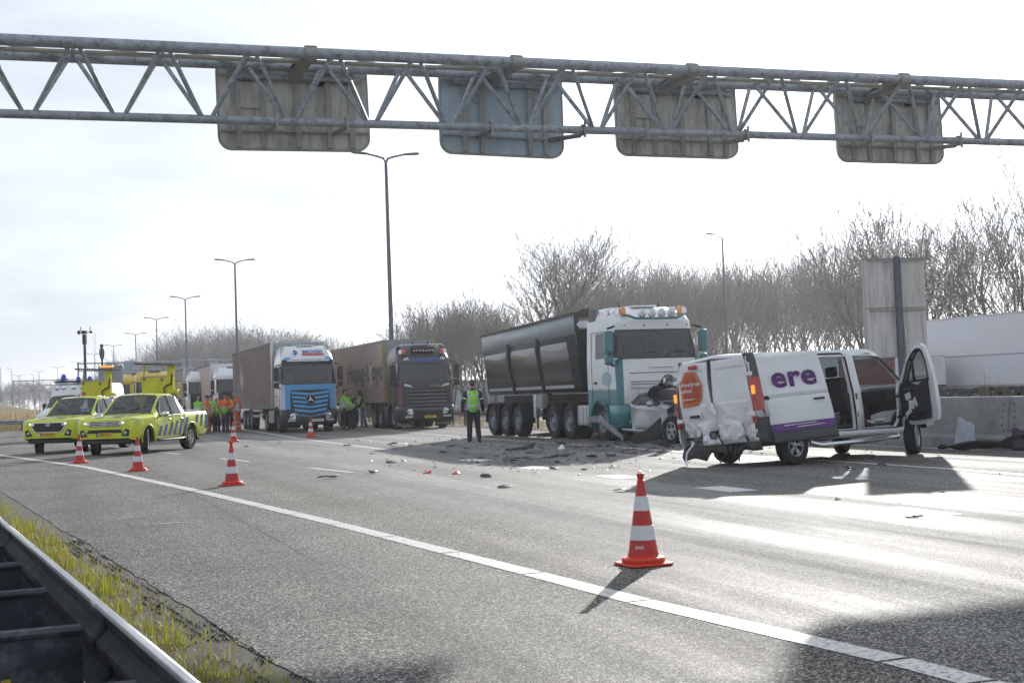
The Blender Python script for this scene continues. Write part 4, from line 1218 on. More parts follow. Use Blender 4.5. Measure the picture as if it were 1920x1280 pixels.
for s in (-1, 1):
    g = G(); g.prism([(s * .62, 1.80), (s * 1.0, 1.88), (s * 1.02, 1.98), (s * .75, 1.92)], 1.38, 1.43, 'X'); g.build('marker_lamp', mat_lit if False else mat_lens, blk)
    g = G(); g.prism([(s * .68, 3.02), (s * .95, 3.0), (s * .90, 3.12), (s * .75, 3.12)], 1.10, 1.155, 'X'); g.build('corner_lamp', mat_lens, blk)
    g = G(); g.box((.70, s * .88, .22), (.03, .72, .22)); f = g.build('mud_flap', mat_ink, blk)
    text('SCANIA', .16, mat_inkw, f, (.72, s * .88, .20), (0, 1, 0), (0, 0, 1), bold=.01, depth=.002)
    g = G(); g.box((.5, s * .35, 3.78), (.05, .05, .1)); g.build('roof_lamp_bracket', mat_black, blk)
g = G(); g.path([(.72, -1.0, 3.62), (.78, -.9, 3.68), (.78, .9, 3.68), (.72, 1.0, 3.62)], .03, 8); lb = g.build('light_bar', mat_chrome, blk)
g = G(); g.box((.85, 0, 3.50), (.28, 1.0, .18)); g.build('spoiler_box', mat_black, blk, bevel=.04)
for k in range(7):
    g = G(); g.box((1.0, -.42 + k * .14, 3.42), (.012, .07, .05)); g.build('check_square', mat_inkw, blk)
# skeletal chassis and container
ct = thing('container_chassis', 'low skeletal chassis carrying the faded container behind the black cab', 'trailer', pS, RZT)
g = G()
for s in (-1, 1): g.box((-7.6, s * .45, 1.05), (12.4, .14, .26))
for x in (-1.7, -4.5, -9, -13.6): g.box((x, 0, 1.12), (.2, 2.4, .12))
g.build('frame', mat_tipf, ct)
g = G(); g.box((-4.6, -1.12, .78), (.8, .4, .55)); g.build('pallet_box', M('weathered_wood', (.22, .17, .12), .8, 0, .3, 6), ct)
for a in (9.2, 10.5, 11.8):
    for s in (-1, 1): wheel(ct, -a, s * 1.05, .5, .38, .28, 'truck', mat_rimsteel)
cn = thing('shipping_container', 'faded orange-beige corrugated shipping container with dark lettering', 'container', pS, RZT)
mat_cont = M('faded_container_paint', (.31, .255, .215), .65, .1, .12, .6, dirt=(.30, .30, .30), dirt_amt=.85, dscale=.35)
cx0, cx1, cz0, cz1 = -1.55, -13.75, 1.18, 4.02
for s in (-1, 1):
    g = G(); xs = []; k = 0; x = cx0 - .14
    per = [(0, 0), (.07, .036), (.14, .036), (.21, 0)]
    while x > cx1 + .3:
        for dx, dy in per: xs.append((x - dx * 1.25, dy))
        x -= .35
    g.grid([[Vector((x, s * (1.222 - dy), z)) for x, dy in xs] for z in (cz0 + .16, cz1 - .1)])
    g.build('corrugated_side', mat_cont, cn, ang=20)
    g = G(); g.box(((cx0 + cx1) / 2, s * 1.20, cz0 + .09), (cx0 - cx1, .08, .17)); g.build('bottom_rail', mat_cont, cn, bevel=.01)
    g = G(); g.box(((cx0 + cx1) / 2, s * 1.20, cz1 - .05), (cx0 - cx1, .08, .10)); g.build('top_rail', mat_cont, cn, bevel=.01)
    for x in (cx0 - .07, cx1 + .07):
        g = G(); g.box((x, s * 1.16, (cz0 + cz1) / 2), (.16, .16, cz1 - cz0)); g.build('corner_post', M('post_ochre', (.33, .25, .13), .65, .1, .2, 2), cn, bevel=.012)
g = G(); g.box(((cx0 + cx1) / 2, 0, cz1 - .01), (cx0 - cx1, 2.36, .03)); g.box(((cx0 + cx1) / 2, 0, cz0 + .1), (cx0 - cx1, 2.36, .1)); g.build('roof_and_floor', mat_cont, cn)
g = G(); g.box((cx0 - .03, 0, (cz0 + cz1) / 2), (.05, 2.3, cz1 - cz0)); g.build('end_wall', M('container_end', (.30, .31, .33), .6, .1), cn)
g = G(); g.box((cx1 + .03, 0, (cz0 + cz1) / 2), (.05, 2.3, cz1 - cz0)); g.build('end_doors', mat_cont, cn)
text('Hapag-Lloyd', 1.25, M('dark_brown_print', (.06, .045, .045), .65, 0, .3, 3), cn, (-5.55, -1.226, 2.62), (1, 0, 0), (0, 0, 1), bold=.012, depth=.003, squash=1.25)
g = G(); g.box((-4.15, -1.228, 2.45), (.42, .01, 1.0)); g.build('patch', M('container_patch', (.42, .40, .36), .6), cn)
g = G(); g.box((-2.05, -1.228, 3.45), (.2, .008, .8)); g.build('code_print', M('ochre_print', (.5, .36, .15), .6), cn)

# ---------- lorries queued behind
def simple_lorry(label, px, py, P, rz=RZT, trailer=None):
    p = gp(px, py) if isinstance(px, (int, float)) else px
    P = dict(P); P['far'] = True
    t = tractor('lorry', label, p, rz, P, 'lorries queued in the distance')
    return p
wcur = M('white_curtain', (.52, .42, .39), .7, 0, .1, .8, dirt=(.60, .57, .55), dirt_amt=.5, dscale=.6)
gcur = M('grey_curtain', (.26, .245, .24), .75, 0, .12, .8, dirt=(.42, .41, .4), dirt_amt=.5, dscale=.6)
wp = dict(body=mat_white, grille=mat_black, bumper=mat_white, front=mat_black, visor=mat_white, axles=[3.6], zb=2.1, zt=2.95, roof=3.72, slat_w=1.6)
q = at(437, 750, 93); q.z = 0
simple_lorry('white lorry cab half hidden behind the brown curtain trailer', q, 0, wp)
curtain_trailer('pinkish white curtain trailer left of the brown one', q, RZT, wcur, mat_white, None)
q = at(383, 750, 101); q.z = 0
simple_lorry('white lorry cab with grey front behind the group of workers', q, 0, wp)
curtain_trailer('dusty grey curtain trailer with pale leaf print at the back of the queue', q, RZT, gcur, mat_tipg, M('pale_leaf_print', (.42, .38, .36), .7))
q = at(328, 750, 112); q.z = 0
simple_lorry('white lorry cab peeping out right of the yellow board', q, 0, wp)
yp = dict(body=mat_truckyel, grille=mat_black, bumper=mat_truckyel, front=mat_truckyel, low=mat_truckyel, mirror=mat_truckyel, axles=[3.6], zb=2.0, zt=2.9, roof=3.55, slat_w=1.6)
q = at(257, 750, 96); q.z = 0
simple_lorry('yellow lorry cab beside the grey display panel', q, 0, yp, RZT + rad(6))
q = at(290, 750, 90); q.z = 0
simple_lorry('yellow lorry cab hidden behind the striped pickup and its board', q, 0, yp)

# ---------- white box trailer and red lorry on the opposite road
wt = thing('box_trailer', 'plain white box trailer passing on the opposite road behind the barrier', 'trailer', at(1742, 740, 66) * 1, math.atan2(AL.y, AL.x))
wt.location.z = 0
wt.location = wt.location + AL * .0
g = G(); g.box((-6.8, 0, 2.5), (13.6, 2.55, 2.98)); g.build('box', M('white_box', (.70, .71, .76), .35, 0, .03, .8, coat=.3), wt, bevel=.03)
g = G(); g.box((-6.8, 0, 4.0), (13.66, 2.6, .07)); g.build('top_rail', mat_alu, wt); g = G(); g.box((-6.8, 0, 1.02), (13.62, 2.58, .10)); g.build('bottom_rail', mat_alu, wt)
for s in (-1, 1):
    g = G(); g.box((-6.5, s * 1.279, 2.32), (12.6, .008, .045)); g.build('stripe', M('grey_stripe', (.25, .26, .3), .5), wt)
text('P22', .42, M('grey_stripe', (.25, .26, .3), .5), wt, (-.75, 1.282, 2.5), (-1, 0, 0), (0, 0, 1), bold=.0, depth=.003)
g = G(); g.box((-6.8, 0, .88), (13, .9, .26)); g.build('chassis', mat_black, wt)
for x in (-2.2, -6.4, -10.6):
    for s in (-1, 1):
        g = G(); g.box((x, s * 1.29, .98), (.12, .02, .06)); g.build('side_marker', mat_amber, wt)
for a in (4.9, 6.2, 7.5):
    for s in (-1, 1):
        wheel(wt, -a, s * 1.05, .5, .38, .28, 'truck', mat_alu)
        g = G(); g.lathe([(.56, -.2), (.59, -.2), (.60, .2), (.57, .2)], (-a, s * 1.05, .52), 'Y', 12, True, .0, PI); g.build('mudguard', mat_alu, wt)
rp_ = at(1690, 740, 62); rp_.z = 0
rl = curtain_trailer('dull red trailer seen through the van windows beyond the barrier', rp_ , math.atan2(AL.y, AL.x), M('dull_red_curtain', (.17, .045, .04), .7, 0, .15, 1), mat_white, None, xf=3.0, L=4.5, top=2.35)

def arch_fn(axles, r, zc):
    def fz(x):
        for a in axles:
            d = abs(x - a)
            if d < r: return zc + math.sqrt(max(0, r * r - d * d))
        return 0
    return fz
def interp(tab, x):
    tab = sorted(tab)
    if x <= tab[0][0]: return tab[0][1:]
    for a, b in zip(tab, tab[1:]):
        if a[0] <= x <= b[0]:
            k = (x - a[0]) / (b[0] - a[0])
            return tuple(p + (q - p) * k for p, q in zip(a[1:], b[1:]))
    return tab[-1][1:]
def car_rows(tab, xs, fz):
    rows = []
    for x in xs:
        sill, w, belt, wr, roof, e = interp(tab, x)
        az_ = fz(x)
        mid = (sill + belt) / 2 + .06
        P = [(w - .05, max(sill, az_)), (w, max(sill + .12, az_ + .01)), (w + .012, max(mid, az_ + .045)), (w - .005, belt), (wr, roof - e), (wr * .86, roof - e * .25), (0, roof + .012)]
        rows.append([Vector((x, -y, z)) for y, z in P] + [Vector((x, y, z)) for y, z in P[:-1][::-1]])
    return rows
def arch_xs(axles, r):
    return [a + r * math.cos(PI * k / 8) * (1 if k not in (0, 8) else 1.001) for a in axles for k in range(9)] + [a + s * r * .997 for a in axles for s in (-1, 1)]

# ---------- striped yellow pickups
def pickup(label, loc, rz, grille_style, plate, amber):
    t = thing('pickup_truck', label, 'pickup', loc, rz, 'yellow road inspector pickups')
    AX = (0, -3.085); fz = arch_fn(AX, .465, .40)
    tab = [(.95, .50, .80, .95, .68, 1.015, .03), (.91, .46, .865, 1.01, .75, 1.075, .03), (.80, .44, .905, 1.045, .80, 1.115, .025), (.5, .44, .925, 1.065, .83, 1.145, .02), (-.40, .42, .93, 1.09, .83, 1.185, .02), (-.52, .42, .93, 1.10, .79, 1.20, .02),
           (-1.20, .42, .93, 1.12, .70, 1.77, .08), (-1.45, .42, .93, 1.12, .695, 1.82, .08), (-2.2, .42, .93, 1.13, .69, 1.815, .08), (-2.42, .42, .93, 1.13, .68, 1.77, .08), (-2.66, .42, .92, 1.13, .72, 1.22, .03), (-2.70, .42, .92, 1.13, .74, 1.16, .02)]
    xs = sorted(set([r_[0] for r_ in tab] + [x for x in arch_xs((0,), .465)] + [-.80, -1.62, -1.70, -2.30, -2.66]), reverse=True)
    rows = car_rows(tab, xs, fz)
    def key(i, j):
        x0, x1 = xs[i], xs[i + 1]; xm = (x0 + x1) / 2
        if -1.2 < xm < -.52 and 4 <= j <= 7: return 'windscreen'
        if j in (3, 8):
            if -1.62 < xm < -.80: return 'front_window'
            if -2.30 < xm < -1.70: return 'rear_window'
        if -2.66 < xm < -2.42 and 4 <= j <= 7: return 'back_window'
        return 'body'
    pc = loft(rows, key)
    f = rows[0]; pc['body'].add([tuple(p) for p in f], [tuple(range(len(f)))])
    pc['body'].build('body', mat_yel, t, ang=42)
    for k in pc:
        if k != 'body': pc[k].build(k.strip('|'), mat_glass if k != 'windscreen' else glass('windscreen_glass', (.52, .58, .60)), t)
    # dark seals round the glass, door shut lines
    for s in (-1, 1):
        def P(x, k):
            r_ = car_rows(tab, [x], fz)[0]; p = r_[k]; return Vector((p.x, p.y * s * -1 * (-1 if s < 0 else 1) if False else abs(p.y) * s * 1.003, p.z))
        g = G(); g.path([P(-.80, 3), P(-1.20, 4), P(-2.30, 4), P(-2.34, 3), P(-.80, 3)], .017, 5); g.path([P(-1.66, 3), P(-1.66, 4)], .026, 5); g.build('window_seal', mat_black, t)
        g = G()
        for x in (-.62, -1.66, -2.5):
            g.path([P(x, 1) + Vector((0, s * .0, .05)), P(x, 2), P(x, 3)], .006, 4)
        g.build('door_gap', mat_ink, t)
        for x in (-1.45, -2.32):
            g = G(); g.box((x, s * .94, 1.0), (.20, .035, .035)); g.build('door_handle', mat_chrome, t, bevel=.012)
        g = G(); g.ell((-.78, s * 1.09, 1.16), (.10, .13, .09), 14, 8); o = g.build('mirror', mat_chrome, t)
        g = G(); g.tube((-.80, s * .90, 1.08), (-.78, s * 1.0, 1.13), .03, n=6); g.build('mirror_arm', mat_black, o)
        # headlamp wraps round the corner
        g = G(); pts = [Vector((.955, s * .44, .90)), Vector((.935, s * .66, .91)), Vector((.84, s * .885, .955)), Vector((.62, s * .935, 1.03)), Vector((.66, s * .925, 1.065)), Vector((.82, s * .86, 1.07)), Vector((.93, s * .68, 1.04)), Vector((.955, s * .44, .985))]
        g.add(pts, [tuple(range(8)) if s < 0 else tuple(range(7, -1, -1))]); g.add([p - Vector((.08, s * .05, 0)) for p in pts], [(0, 1, 2, 3, 4, 5, 6, 7)])
        g.f += [(k, (k + 1) % 8, 8 + (k + 1) % 8, 8 + k) for k in range(8)]
        g.warp(lambda p: p + Vector((.034, s * .030, 0))); hl = g.build('headlight', mat_lens, t)
        g = G(); g.ell((.992, s * .60, .96), (.015, .035, .03), 10, 6); g.build('lamp_bulb', mat_lit, hl)
        g = G(); g.prism([(s * .58, .58), (s * .80, .56), (s * .83, .74), (s * .72, .78)], .86, .975, 'X', shift=(-s * .05, 0)); fo = g.build('fog_surround', mat_black, t)
        g = G(); g.lathe([(.05, .975), (.045, .985), (.01, .99)], (0, s * .67, .66), 'X', 12); g.build('fog_lamp', mat_lens, fo)
        for xa in AX:
            g = G(); g.lathe([(.462, -.02), (.485, .012), (.462, .022), (.450, -.02)], (xa, s * .945, .40), 'Y', 18, True, -.12, PI + .12); g.build('arch_lip', mat_yel, t)
        g = G(); g.path([P(-.54, 4) + Vector((0, 0, .012)), P(-.86, 4) + Vector((0, 0, .012)), P(-1.2, 4) + Vector((0, 0, .012))], .03, 5); g.build('windscreen_pillar', mat_yel, t)
        g = G(); g.path([(-.50, s * .70, 1.215), (.3, s * .72, 1.175), (.80, s * .66, 1.12)], .006, 4); g.build('bonnet_gap', mat_ink, t)
        g = G(); g.path([(-.53, s * .1, 1.225), (-.72, s * .28, 1.385), (-.74, s * .55, 1.40)], .010, 4); g.build('wiper', mat_ink, t)
        # diagonal reflective stripes
        for k in range(6):
            x = -.62 - k * .36
            if x < -2.75: continue
            hgt = .30 + .045 * k
            z0 = .50
            g = G(); g.prism([(x, z0), (x - .17, z0), (x - .17 - hgt * .55, z0 + hgt), (x - hgt * .55, z0 + hgt)], 0, .004, 'Y'); g.warp(lambda p: p + Vector((0, s * (.9395) if s > 0 else -.9435, 0))); g.build('blue_stripe', mat_blue, t)
        g = G(); g.prism([(-.78, .80), (-.86, .80), (-.92, 1.02), (-.84, 1.02)], 0, .004, 'Y'); g.warp(lambda p: p + Vector((-.2, s * .9395 if s > 0 else -.9435, 0))); g.build('badge_print', M('pale_blue_print', (.35, .45, .65), .4), t)
        g = G(); g.path([(-.55, s * .93, .40), (-.7, s * .98, .38), (-2.3, s * .98, .38), (-2.5, s * .93, .40)], .04, 8); g.build('side_step', mat_black, t)
        # bed side with its own arch
        bx = sorted(set([-2.73, -2.9, -3.7, -4.1, -4.33] + [x for x in arch_xs((-3.085,), .465)]), reverse=True)
        g = G(); rows_ = []
        for x in bx:
            a_ = fz(x); w = .925 - (.03 if x < -4.2 else 0)
            rows_.append([Vector((x, s * y, z)) for y, z in ((w - .05, max(.46, a_)), (w + .005, max(.58, a_ + .01)), (w + .012, max(.85, a_ + .045)), (w, 1.14), (w - .03, 1.18), (w - .10, 1.18), (w - .11, .70))])
        g.grid(rows_); bs = g.build('bed_side', mat_yel, t, ang=42)
        for k in range(3):
            x = -3.30 - k * .34 - .1; z0 = .62 + (.22 if k == 0 else 0.0) + (.1 if k == 1 else 0)
            hgt = 1.10 - z0
            g = G(); g.prism([(x, z0), (x - .15, z0), (x - .15 - hgt * .5 * .6, z0 + hgt), (x - hgt * .5 * .6, z0 + hgt)], 0, .004, 'Y'); g.warp(lambda p: p + Vector((.0, s * .9395 if s > 0 else -.9435, 0))); g.build('blue_stripe', mat_blue, bs)
        g = G(); g.box((-4.33, s * .84, .92), (.08, .17, .40)); g.build('tail_lamp', mat_red, t, bevel=.02)
        g = G(); g.lathe([(.40, -.28), (.46, -.28), (.46, .0), (.40, .0)], (0, s * .90 if s > 0 else -.62, .40), 'Y', 14, True, 0, PI); g.build('wheel_arch', mat_black, t)
        g = G(); g.lathe([(.40, -.28), (.46, -.28), (.46, .0), (.40, .0)], (-3.085, s * .90 if s > 0 else -.62, .40), 'Y', 14, True, 0, PI); g.build('wheel_arch', mat_black, t)
        wheel(t, 0, s * .79, .385, .26, .225, 'six', mat_alu, steer=rad(22))
        wheel(t, -3.085, s * .79, .385, .26, .225, 'six', mat_alu)
        g = G(); g.box((-3.6, s * .80, .42), (.02, .3, .3)); g.build('mud_flap', mat_black, t)
    g = G(); g.box((-4.34, 0, .92), (.06, 1.66, .50)); g.build('tailgate', mat_yel, t, bevel=.02)
    g = G(); g.box((-3.53, 0, .70), (1.6, 1.65, .05)); g.box((-2.76, 0, .92), (.05, 1.7, .48)); g.box((-1.7, 0, .42), (3.6, 1.3, .2)); g.build('bed_floor', mat_black, t)
    g = G(); g.box((-4.42, 0, .52), (.14, 1.7, .16)); g.build('rear_bumper', mat_black, t, bevel=.03)
    g = G(); g.box((.74, 0, .40), (.30, 1.5, .14)); g.build('skid_plate', mat_black, t, bevel=.03)
    # grille
    if grille_style == 'hex':
        out = [(-.52, .73), (-.60, .90), (-.48, 1.015), (.48, 1.015), (.60, .90), (.52, .73), (.42, .67), (-.42, .67)]
        g = G(); g.prism(out, .88, .962, 'X'); gr = g.build('grille_frame', mat_chrome, t, bevel=.012)
        g = G(); g.prism([(y * .90, .845 + (z - .845) * .80) for y, z in out], .955, .970, 'X'); g.build('grille_mesh', mat_ink, gr)
    else:
        g = G(); g.prism([(-.50, .855), (-.46, 1.02), (.46, 1.02), (.50, .855)], .88, .965, 'X'); gr = g.build('grille_frame', mat_black, t, bevel=.012)
        for z in (.885, .937, .99):
            g = G(); g.box((.972, 0, z), (.02, .94, .026)); g.build('grille_bar', mat_chrome, gr, bevel=.006)
        g = G(); g.prism([(-.58, .66), (-.52, .765), (.52, .765), (.58, .66)], .88, .957, 'X'); g.build('lower_grille', mat_ink, t)
    g = G()
    for a_, b_, rx in ((.075, .052, 0), (.030, .05, 0), (.062, .022, .02)):
        g.path([(.985, a_ * math.cos(k * PI / 10), .93 + rx + b_ * math.sin(k * PI / 10)) for k in range(21)], .008, 5, False)
    g.build('emblem', mat_chrome, t)
    for y0, y1 in ((-.42, -.10), (.05, .40)):
        g = G(); g.add([(.84, y0, 1.118), (.84, y1, 1.118), (.62, y1 + .14, 1.146), (.62, y0 + .2, 1.146)], [(0, 1, 2, 3)]); g.build('bonnet_stripe', mat_blue, t)
    g = G(); g.box((.972, 0, .615), (.015, .52, .11)); o = g.build('number_plate', mat_plate, t, bevel=.006)
    text(plate, .092, mat_ink, o, (.981, .02, .615), (0, 1, 0), (0, 0, 1), bold=.012, depth=.002)
    g = G(); g.box((.9805, -.235, .615), (.004, .05, .11)); g.build('plate_band', mat_inkblue, o)
    # cabin
    g = G(); g.box((-.82, 0, .98), (.42, 1.5, .24)); g.build('dashboard', mat_dark, t, bevel=.05)
    for y in (-.38, .38):
        g = G(); g.box((-1.55, y, .80), (.5, .5, .2)); g.box((-1.80, y, 1.08), (.15, .46, .55), Matrix.Rotation(rad(-12), 3, 'Y')); g.box((-1.88, y, 1.46), (.1, .26, .18)); g.build('seat', mat_seat, t, bevel=.05)
    g = G(); g.box((-2.4, 0, 1.0), (.2, 1.4, .6)); g.box((-1.5, 0, .55), (2.2, 1.6, .06)); g.build('rear_seat', mat_seat, t, bevel=.05)
    g = G(); g.lathe([(.17, -.012), (.185, 0), (.17, .012), (.155, 0)], (0, 0, 0), 'X', 18, True); g.tube((0, 0, -.16), (0, 0, .16), .016, n=6); g.warp(lambda p: Matrix.Rotation(rad(-25), 3, 'Y') @ p + Vector((-1.08, .38, 1.10))); g.build('steering_wheel', mat_dark, t)
    g = G(); g.path([(-1.3, 0, 1.79), (-1.45, 0, 1.98)], [.012, .005], 5); g.build('aerial', mat_ink, t)
    # folding arrow board, laid flat behind the cab
    bx = -3.1
    g = G(); g.box((bx, 0, 2.17), (.10, 1.22, .50)); bo = g.build('arrow_board', mat_yelboard, t, bevel=.012)
    g = G(); g.box((bx, .52, 2.35), (.16, .24, .95)); g.box((bx + .02, .62, 1.94), (.2, .36, .12)); g.build('board_mast', mat_yelboard, bo, bevel=.01)
    for s in (-1, 1):
        g = G(); g.path([(bx, s * .56, 2.42), (bx - .02, s * (.50 if s < 0 else .68) , 2.80)], .035, 5); g.build('board_strut', mat_yelboard, bo)
    g = G(); g.box((bx - .08, .02, 2.83), (.75, 1.50, .055), Matrix.Rotation(rad(-2.5), 3, 'X')); g.build('solar_panel', M('solar_panel', (.05, .055, .06), .3, 0, .1, 4), bo)
    g = G(); g.box((bx, 0, 2.435), (.14, 1.28, .035)); g.build('board_edge', M('board_rail', (.35, .36, .36), .5, .4), bo)
    g = G(); g.path([(bx + .1, .36, 1.80), (bx + .13, .30, 2.05), (bx + .12, .42, 2.14), (bx + .12, .58, 2.18), (bx + .1, .62, 2.5)], .03, 6); g.build('hose', mat_ink, bo)
    g = G(); g.box((bx, .44, 1.72), (.32, .4, .28)); g.box((bx, .44, 1.1), (.22, .22, 1.0)); g.build('board_base', mat_ink, bo)
    for y, z in ((-.5, 2.36), (.2, 2.33)):
        g = G(); g.box((bx + .055, y, z), (.02, .09, .10)); g.build('board_hinge', M('dusty_steel', (.22, .19, .15), .6, .2, .3, 3), bo)
    if amber:
        g = G(); g.box((bx + .15, .52, 2.91), (.14, .55, .07)); g.build('amber_beacon', mat_amber_on, bo, bevel=.02)
        g = G(); g.box((bx + .06, -.5, 2.0), (.02, .16, .09)); g.build('red_reflector', mat_red, bo)
    for o_ in [bo] + list(bo.children):
        for v in o_.data.vertices: v.co.y = v.co.y * .88 - .20; v.co.z -= .08
    g = G(); g.box((-3.55, .70, 1.24), (1.4, .08, .04)); g.box((-3.55, -.70, 1.24), (1.4, .08, .04)); g.build('bed_rail', mat_alu, t)
    return t
fl = gp(272, 850); rl_ = gp(354, 841)
hd = (fl - rl_); hd.z = 0; hd.normalize()
rzp = math.atan2(hd.y, hd.x)
LF = Vector((-hd.y, hd.x, 0))
pickup('yellow pickup with blue diagonal stripes and chrome barred grille, nearer one', fl - LF * .80, rzp, 'bars', 'VBR-73-V', False)
q = gp(75, 849)
pickup('yellow pickup with black hexagonal grille and amber light, behind the nearer one', q + LF * .80 + Vector((0, .0, 0)), rzp + rad(3), 'hex', 'R-32-DTR', True)

# ---------- white police van with camera mast
pvp = at(118, 760, 64); pvp.z = 0
pv = thing('police_van', 'white police van with blue beacons and open side door behind the pickups', 'van', pvp, rzp + rad(4))
tab = [(.95, .4, .86, .95, .7, 1.0, .03), (.75, .38, .96, 1.1, .82, 1.22, .03), (.1, .38, .99, 1.3, .86, 1.42, .03), (-.10, .38, .99, 1.36, .86, 1.48, .03), (-.62, .38, .99, 1.4, .86, 2.02, .10), (-.82, .38, .99, 1.4, .84, 2.46, .14), (-1.2, .38, .99, 1.4, .80, 2.57, .2), (-4.9, .38, .99, 1.4, .80, 2.60, .2)]
xs = [.95, .75, .1, -.10, -.62, -.82, -1.2, -1.75, -1.85, -3.1, -4.9]
rows = car_rows(tab, xs, lambda x: 0)
def kpv(i, j):
    xm = (xs[i] + xs[i + 1]) / 2
    if -.62 < xm < -.1 and 4 <= j <= 7: return 'windscreen'
    if j in (3, 8) and -1.75 < xm < -.75: return 'side_window'
    if j in (1, 2, 3) and -3.1 < xm < -1.85: return 'door_opening'
    return 'body'
pc = loft(rows, kpv)
for r_ in (rows[0], rows[-1]): pc['body'].add([tuple(p) for p in r_], [tuple(range(len(r_)))])
for k in pc: pc[k].build(k.strip('|'), {'body': mat_vanw, 'windscreen': mat_dglass, 'side_window': mat_dglass, 'door_opening': mat_ink}[k.strip('|')], pv)
g = G(); g.box((-3.7, -1.03, 1.35), (1.25, .05, 1.8)); g.build('sliding_door', mat_vanw, pv, bevel=.02)
g = G(); g.box((-2.6, 0, 2.66), (3.2, 1.75, .06)); rk = g.build('roof_rack', mat_ink, pv)
for y in (-.55, .2, .75):
    g = G(); g.lathe([(.12, 0), (.12, .06), (.10, .20), (.03, .26), (.01, .26)], (-1.25, y, 2.62), 'Z', 14); g.build('blue_beacon', mat_bluebeacon, pv)
g = G(); g.lathe([(.12, 0), (.12, .06), (.10, .20), (.03, .26), (.01, .26)], (-1.05, -.42, 2.75), 'Z', 14); g.build('blue_beacon', mat_bluebeacon, pv)
for y in (-.6, -.3, .2, .6):
    g = G(); g.lathe([(.10, 0), (.12, .05), (.08, .07), (.01, .07)], (-.80, y, 2.36), 'X', 14); g.build('spot_lamp', mat_chrome, pv)
for s in (-1, 1):
    wheel(pv, 0, s * .86, .36, .24, .21, 'five', mat_alu); wheel(pv, -3.6, s * .86, .36, .24, .21, 'five', mat_alu)
    g = G(); g.box((-.55, s * 1.12, 1.5), (.12, .2, .34)); g.build('mirror', mat_ink, pv, bevel=.03)
g = G(); g.path([(-2.2, .12, 2.6), (-2.2, .12, 4.55)], .065, 10); ma = g.build('camera_mast', M('mast_grey', (.10, .11, .14), .45, .4), pv)
g = G(); g.box((-2.2, .12, 4.62), (.15, .16, .46)); g.box((-2.2, .12, 4.95), (.2, .22, .15)); g.ell((-2.1, -.10, 4.95), (.09, .09, .10), 10, 6); g.ell((-2.2, .45, 4.95), (.08, .07, .06), 10, 6); g.tube((-2.2, .3, 4.95), (-2.2, .5, 4.95), .02); g.path([(-2.2, .4, 4.9), (-2.2, .4, 5.2)], .02, 5); g.path([(-2.2, -.05, 5.0), (-2.2, -.05, 5.22)], .02, 5); g.build('camera_head', mat_ink, ma)
g = G(); g.path([(-2.2 + .03 * math.cos(k * .9), .62 + .05 * math.sin(k * .9), 4.88 - k * .042) for k in range(54)], .009, 4); g.build('coiled_cable', M('cable_grey', (.2, .16, .15), .6), ma)
# camera pole behind the grey panel
cpz = at(192, 700, 88)
cp = thing('camera_pole', 'dark traffic camera pole rising behind the grey display panel', 'camera pole', (cpz.x, cpz.y, 0))
g = G(); g.path([(0, 0, 0), (0, 0, 4.4)], [.09, .06], 8); g.build('pole', mat_ink, cp)
g = G(); g.lathe([(.05, 4.3), (.14, 4.55), (.17, 4.75), (.17, 4.95), (.10, 5.1), (.09, 5.15)], n=12); g.ell((0, 0, 5.24), (.13, .13, .11), 10, 6); g.build('camera_housing', M('camera_grey', (.09, .09, .09), .5), cp)
g = G()
for s in (-1, 1): g.path([(s * .08, 0, 3.9), (s * .22, 0, 3.72), (s * .42, 0, 3.62)], .018, 5)
g.build('bracket', mat_pole, cp)

# ---------- the wrecked white van
VAZ = rad(51)
VX = Vector((math.sin(VAZ), math.cos(VAZ), 0)); VL = Vector((-VX.y, VX.x, 0))
vo = gp(1489, 871) + VL * .84
vrot = Matrix.Rotation(math.atan2(VX.y, VX.x), 4, 'Z') @ Matrix.Rotation(rad(-.7), 4, 'Y') @ Matrix.Rotation(rad(-4), 4, 'X')
van = thing('crashed_van', 'white delivery van with crushed rear doors, purple lettering and open doors', 'van', vo)
VM = Matrix.Translation(vo + Vector((0, 0, .02))) @ vrot
van.matrix_world = VM
AX = (0, 3.5); fz = arch_fn(AX, .40, .36)
tab = [(-.97, .40, .93, 1.10, .845, 1.90, .16), (-.90, .36, .965, 1.12, .86, 1.945, .17), (-.5, .34, .978, 1.14, .87, 1.965, .17), (2.45, .30, .978, 1.14, .87, 1.965, .17), (2.70, .29, .978, 1.14, .855, 1.92, .15), (3.10, .29, .978, 1.12, .82, 1.62, .10), (3.55, .30, .975, 1.06, .80, 1.22, .03),
       (4.1, .36, .95, .96, .76, 1.04, .03), (4.35, .40, .86, .78, .66, .85, .03), (4.43, .45, .75, .70, .55, .76, .02)]
xs = sorted(set([r_[0] for r_ in tab] + arch_xs(AX, .40) + [.62, 1.70, 1.90, 2.3, 2.9, 3.08, -.45, 1.15]))
rows = car_rows(tab, xs, fz)
def kv(i, j):
    xm = (xs[i] + xs[i + 1]) / 2
    if 3.55 > xm > 2.72 and 4 <= j <= 7: return 'windscreen'
    if j in (1, 2, 3) and .62 < xm < 1.70: return None
    if j in (1, 2) and 1.90 < xm < 3.08: return None
    if j == 3 and 1.90 < xm < 3.5: return None
    if j == 8 and 1.95 < xm < 3.3: return 'left_window'
    if j in (0, 1) and xm < -.40 : return 'rear_cladding'
    if j in (0,) : return 'sill'
    if 4.1 < xm: return 'front_bumper'
    return 'body'
pc = loft(rows, kv)
mat_clad = M('grey_cladding', (.045, .046, .05), .55, 0, .15, 3, dirt=(.13, .12, .11), dirt_amt=.4, dscale=3)
VMM = {'body': mat_vanw, 'windscreen': mat_glass, 'left_window': mat_glass, 'sill': mat_vanw, 'rear_cladding': mat_clad, 'front_bumper': mat_clad}
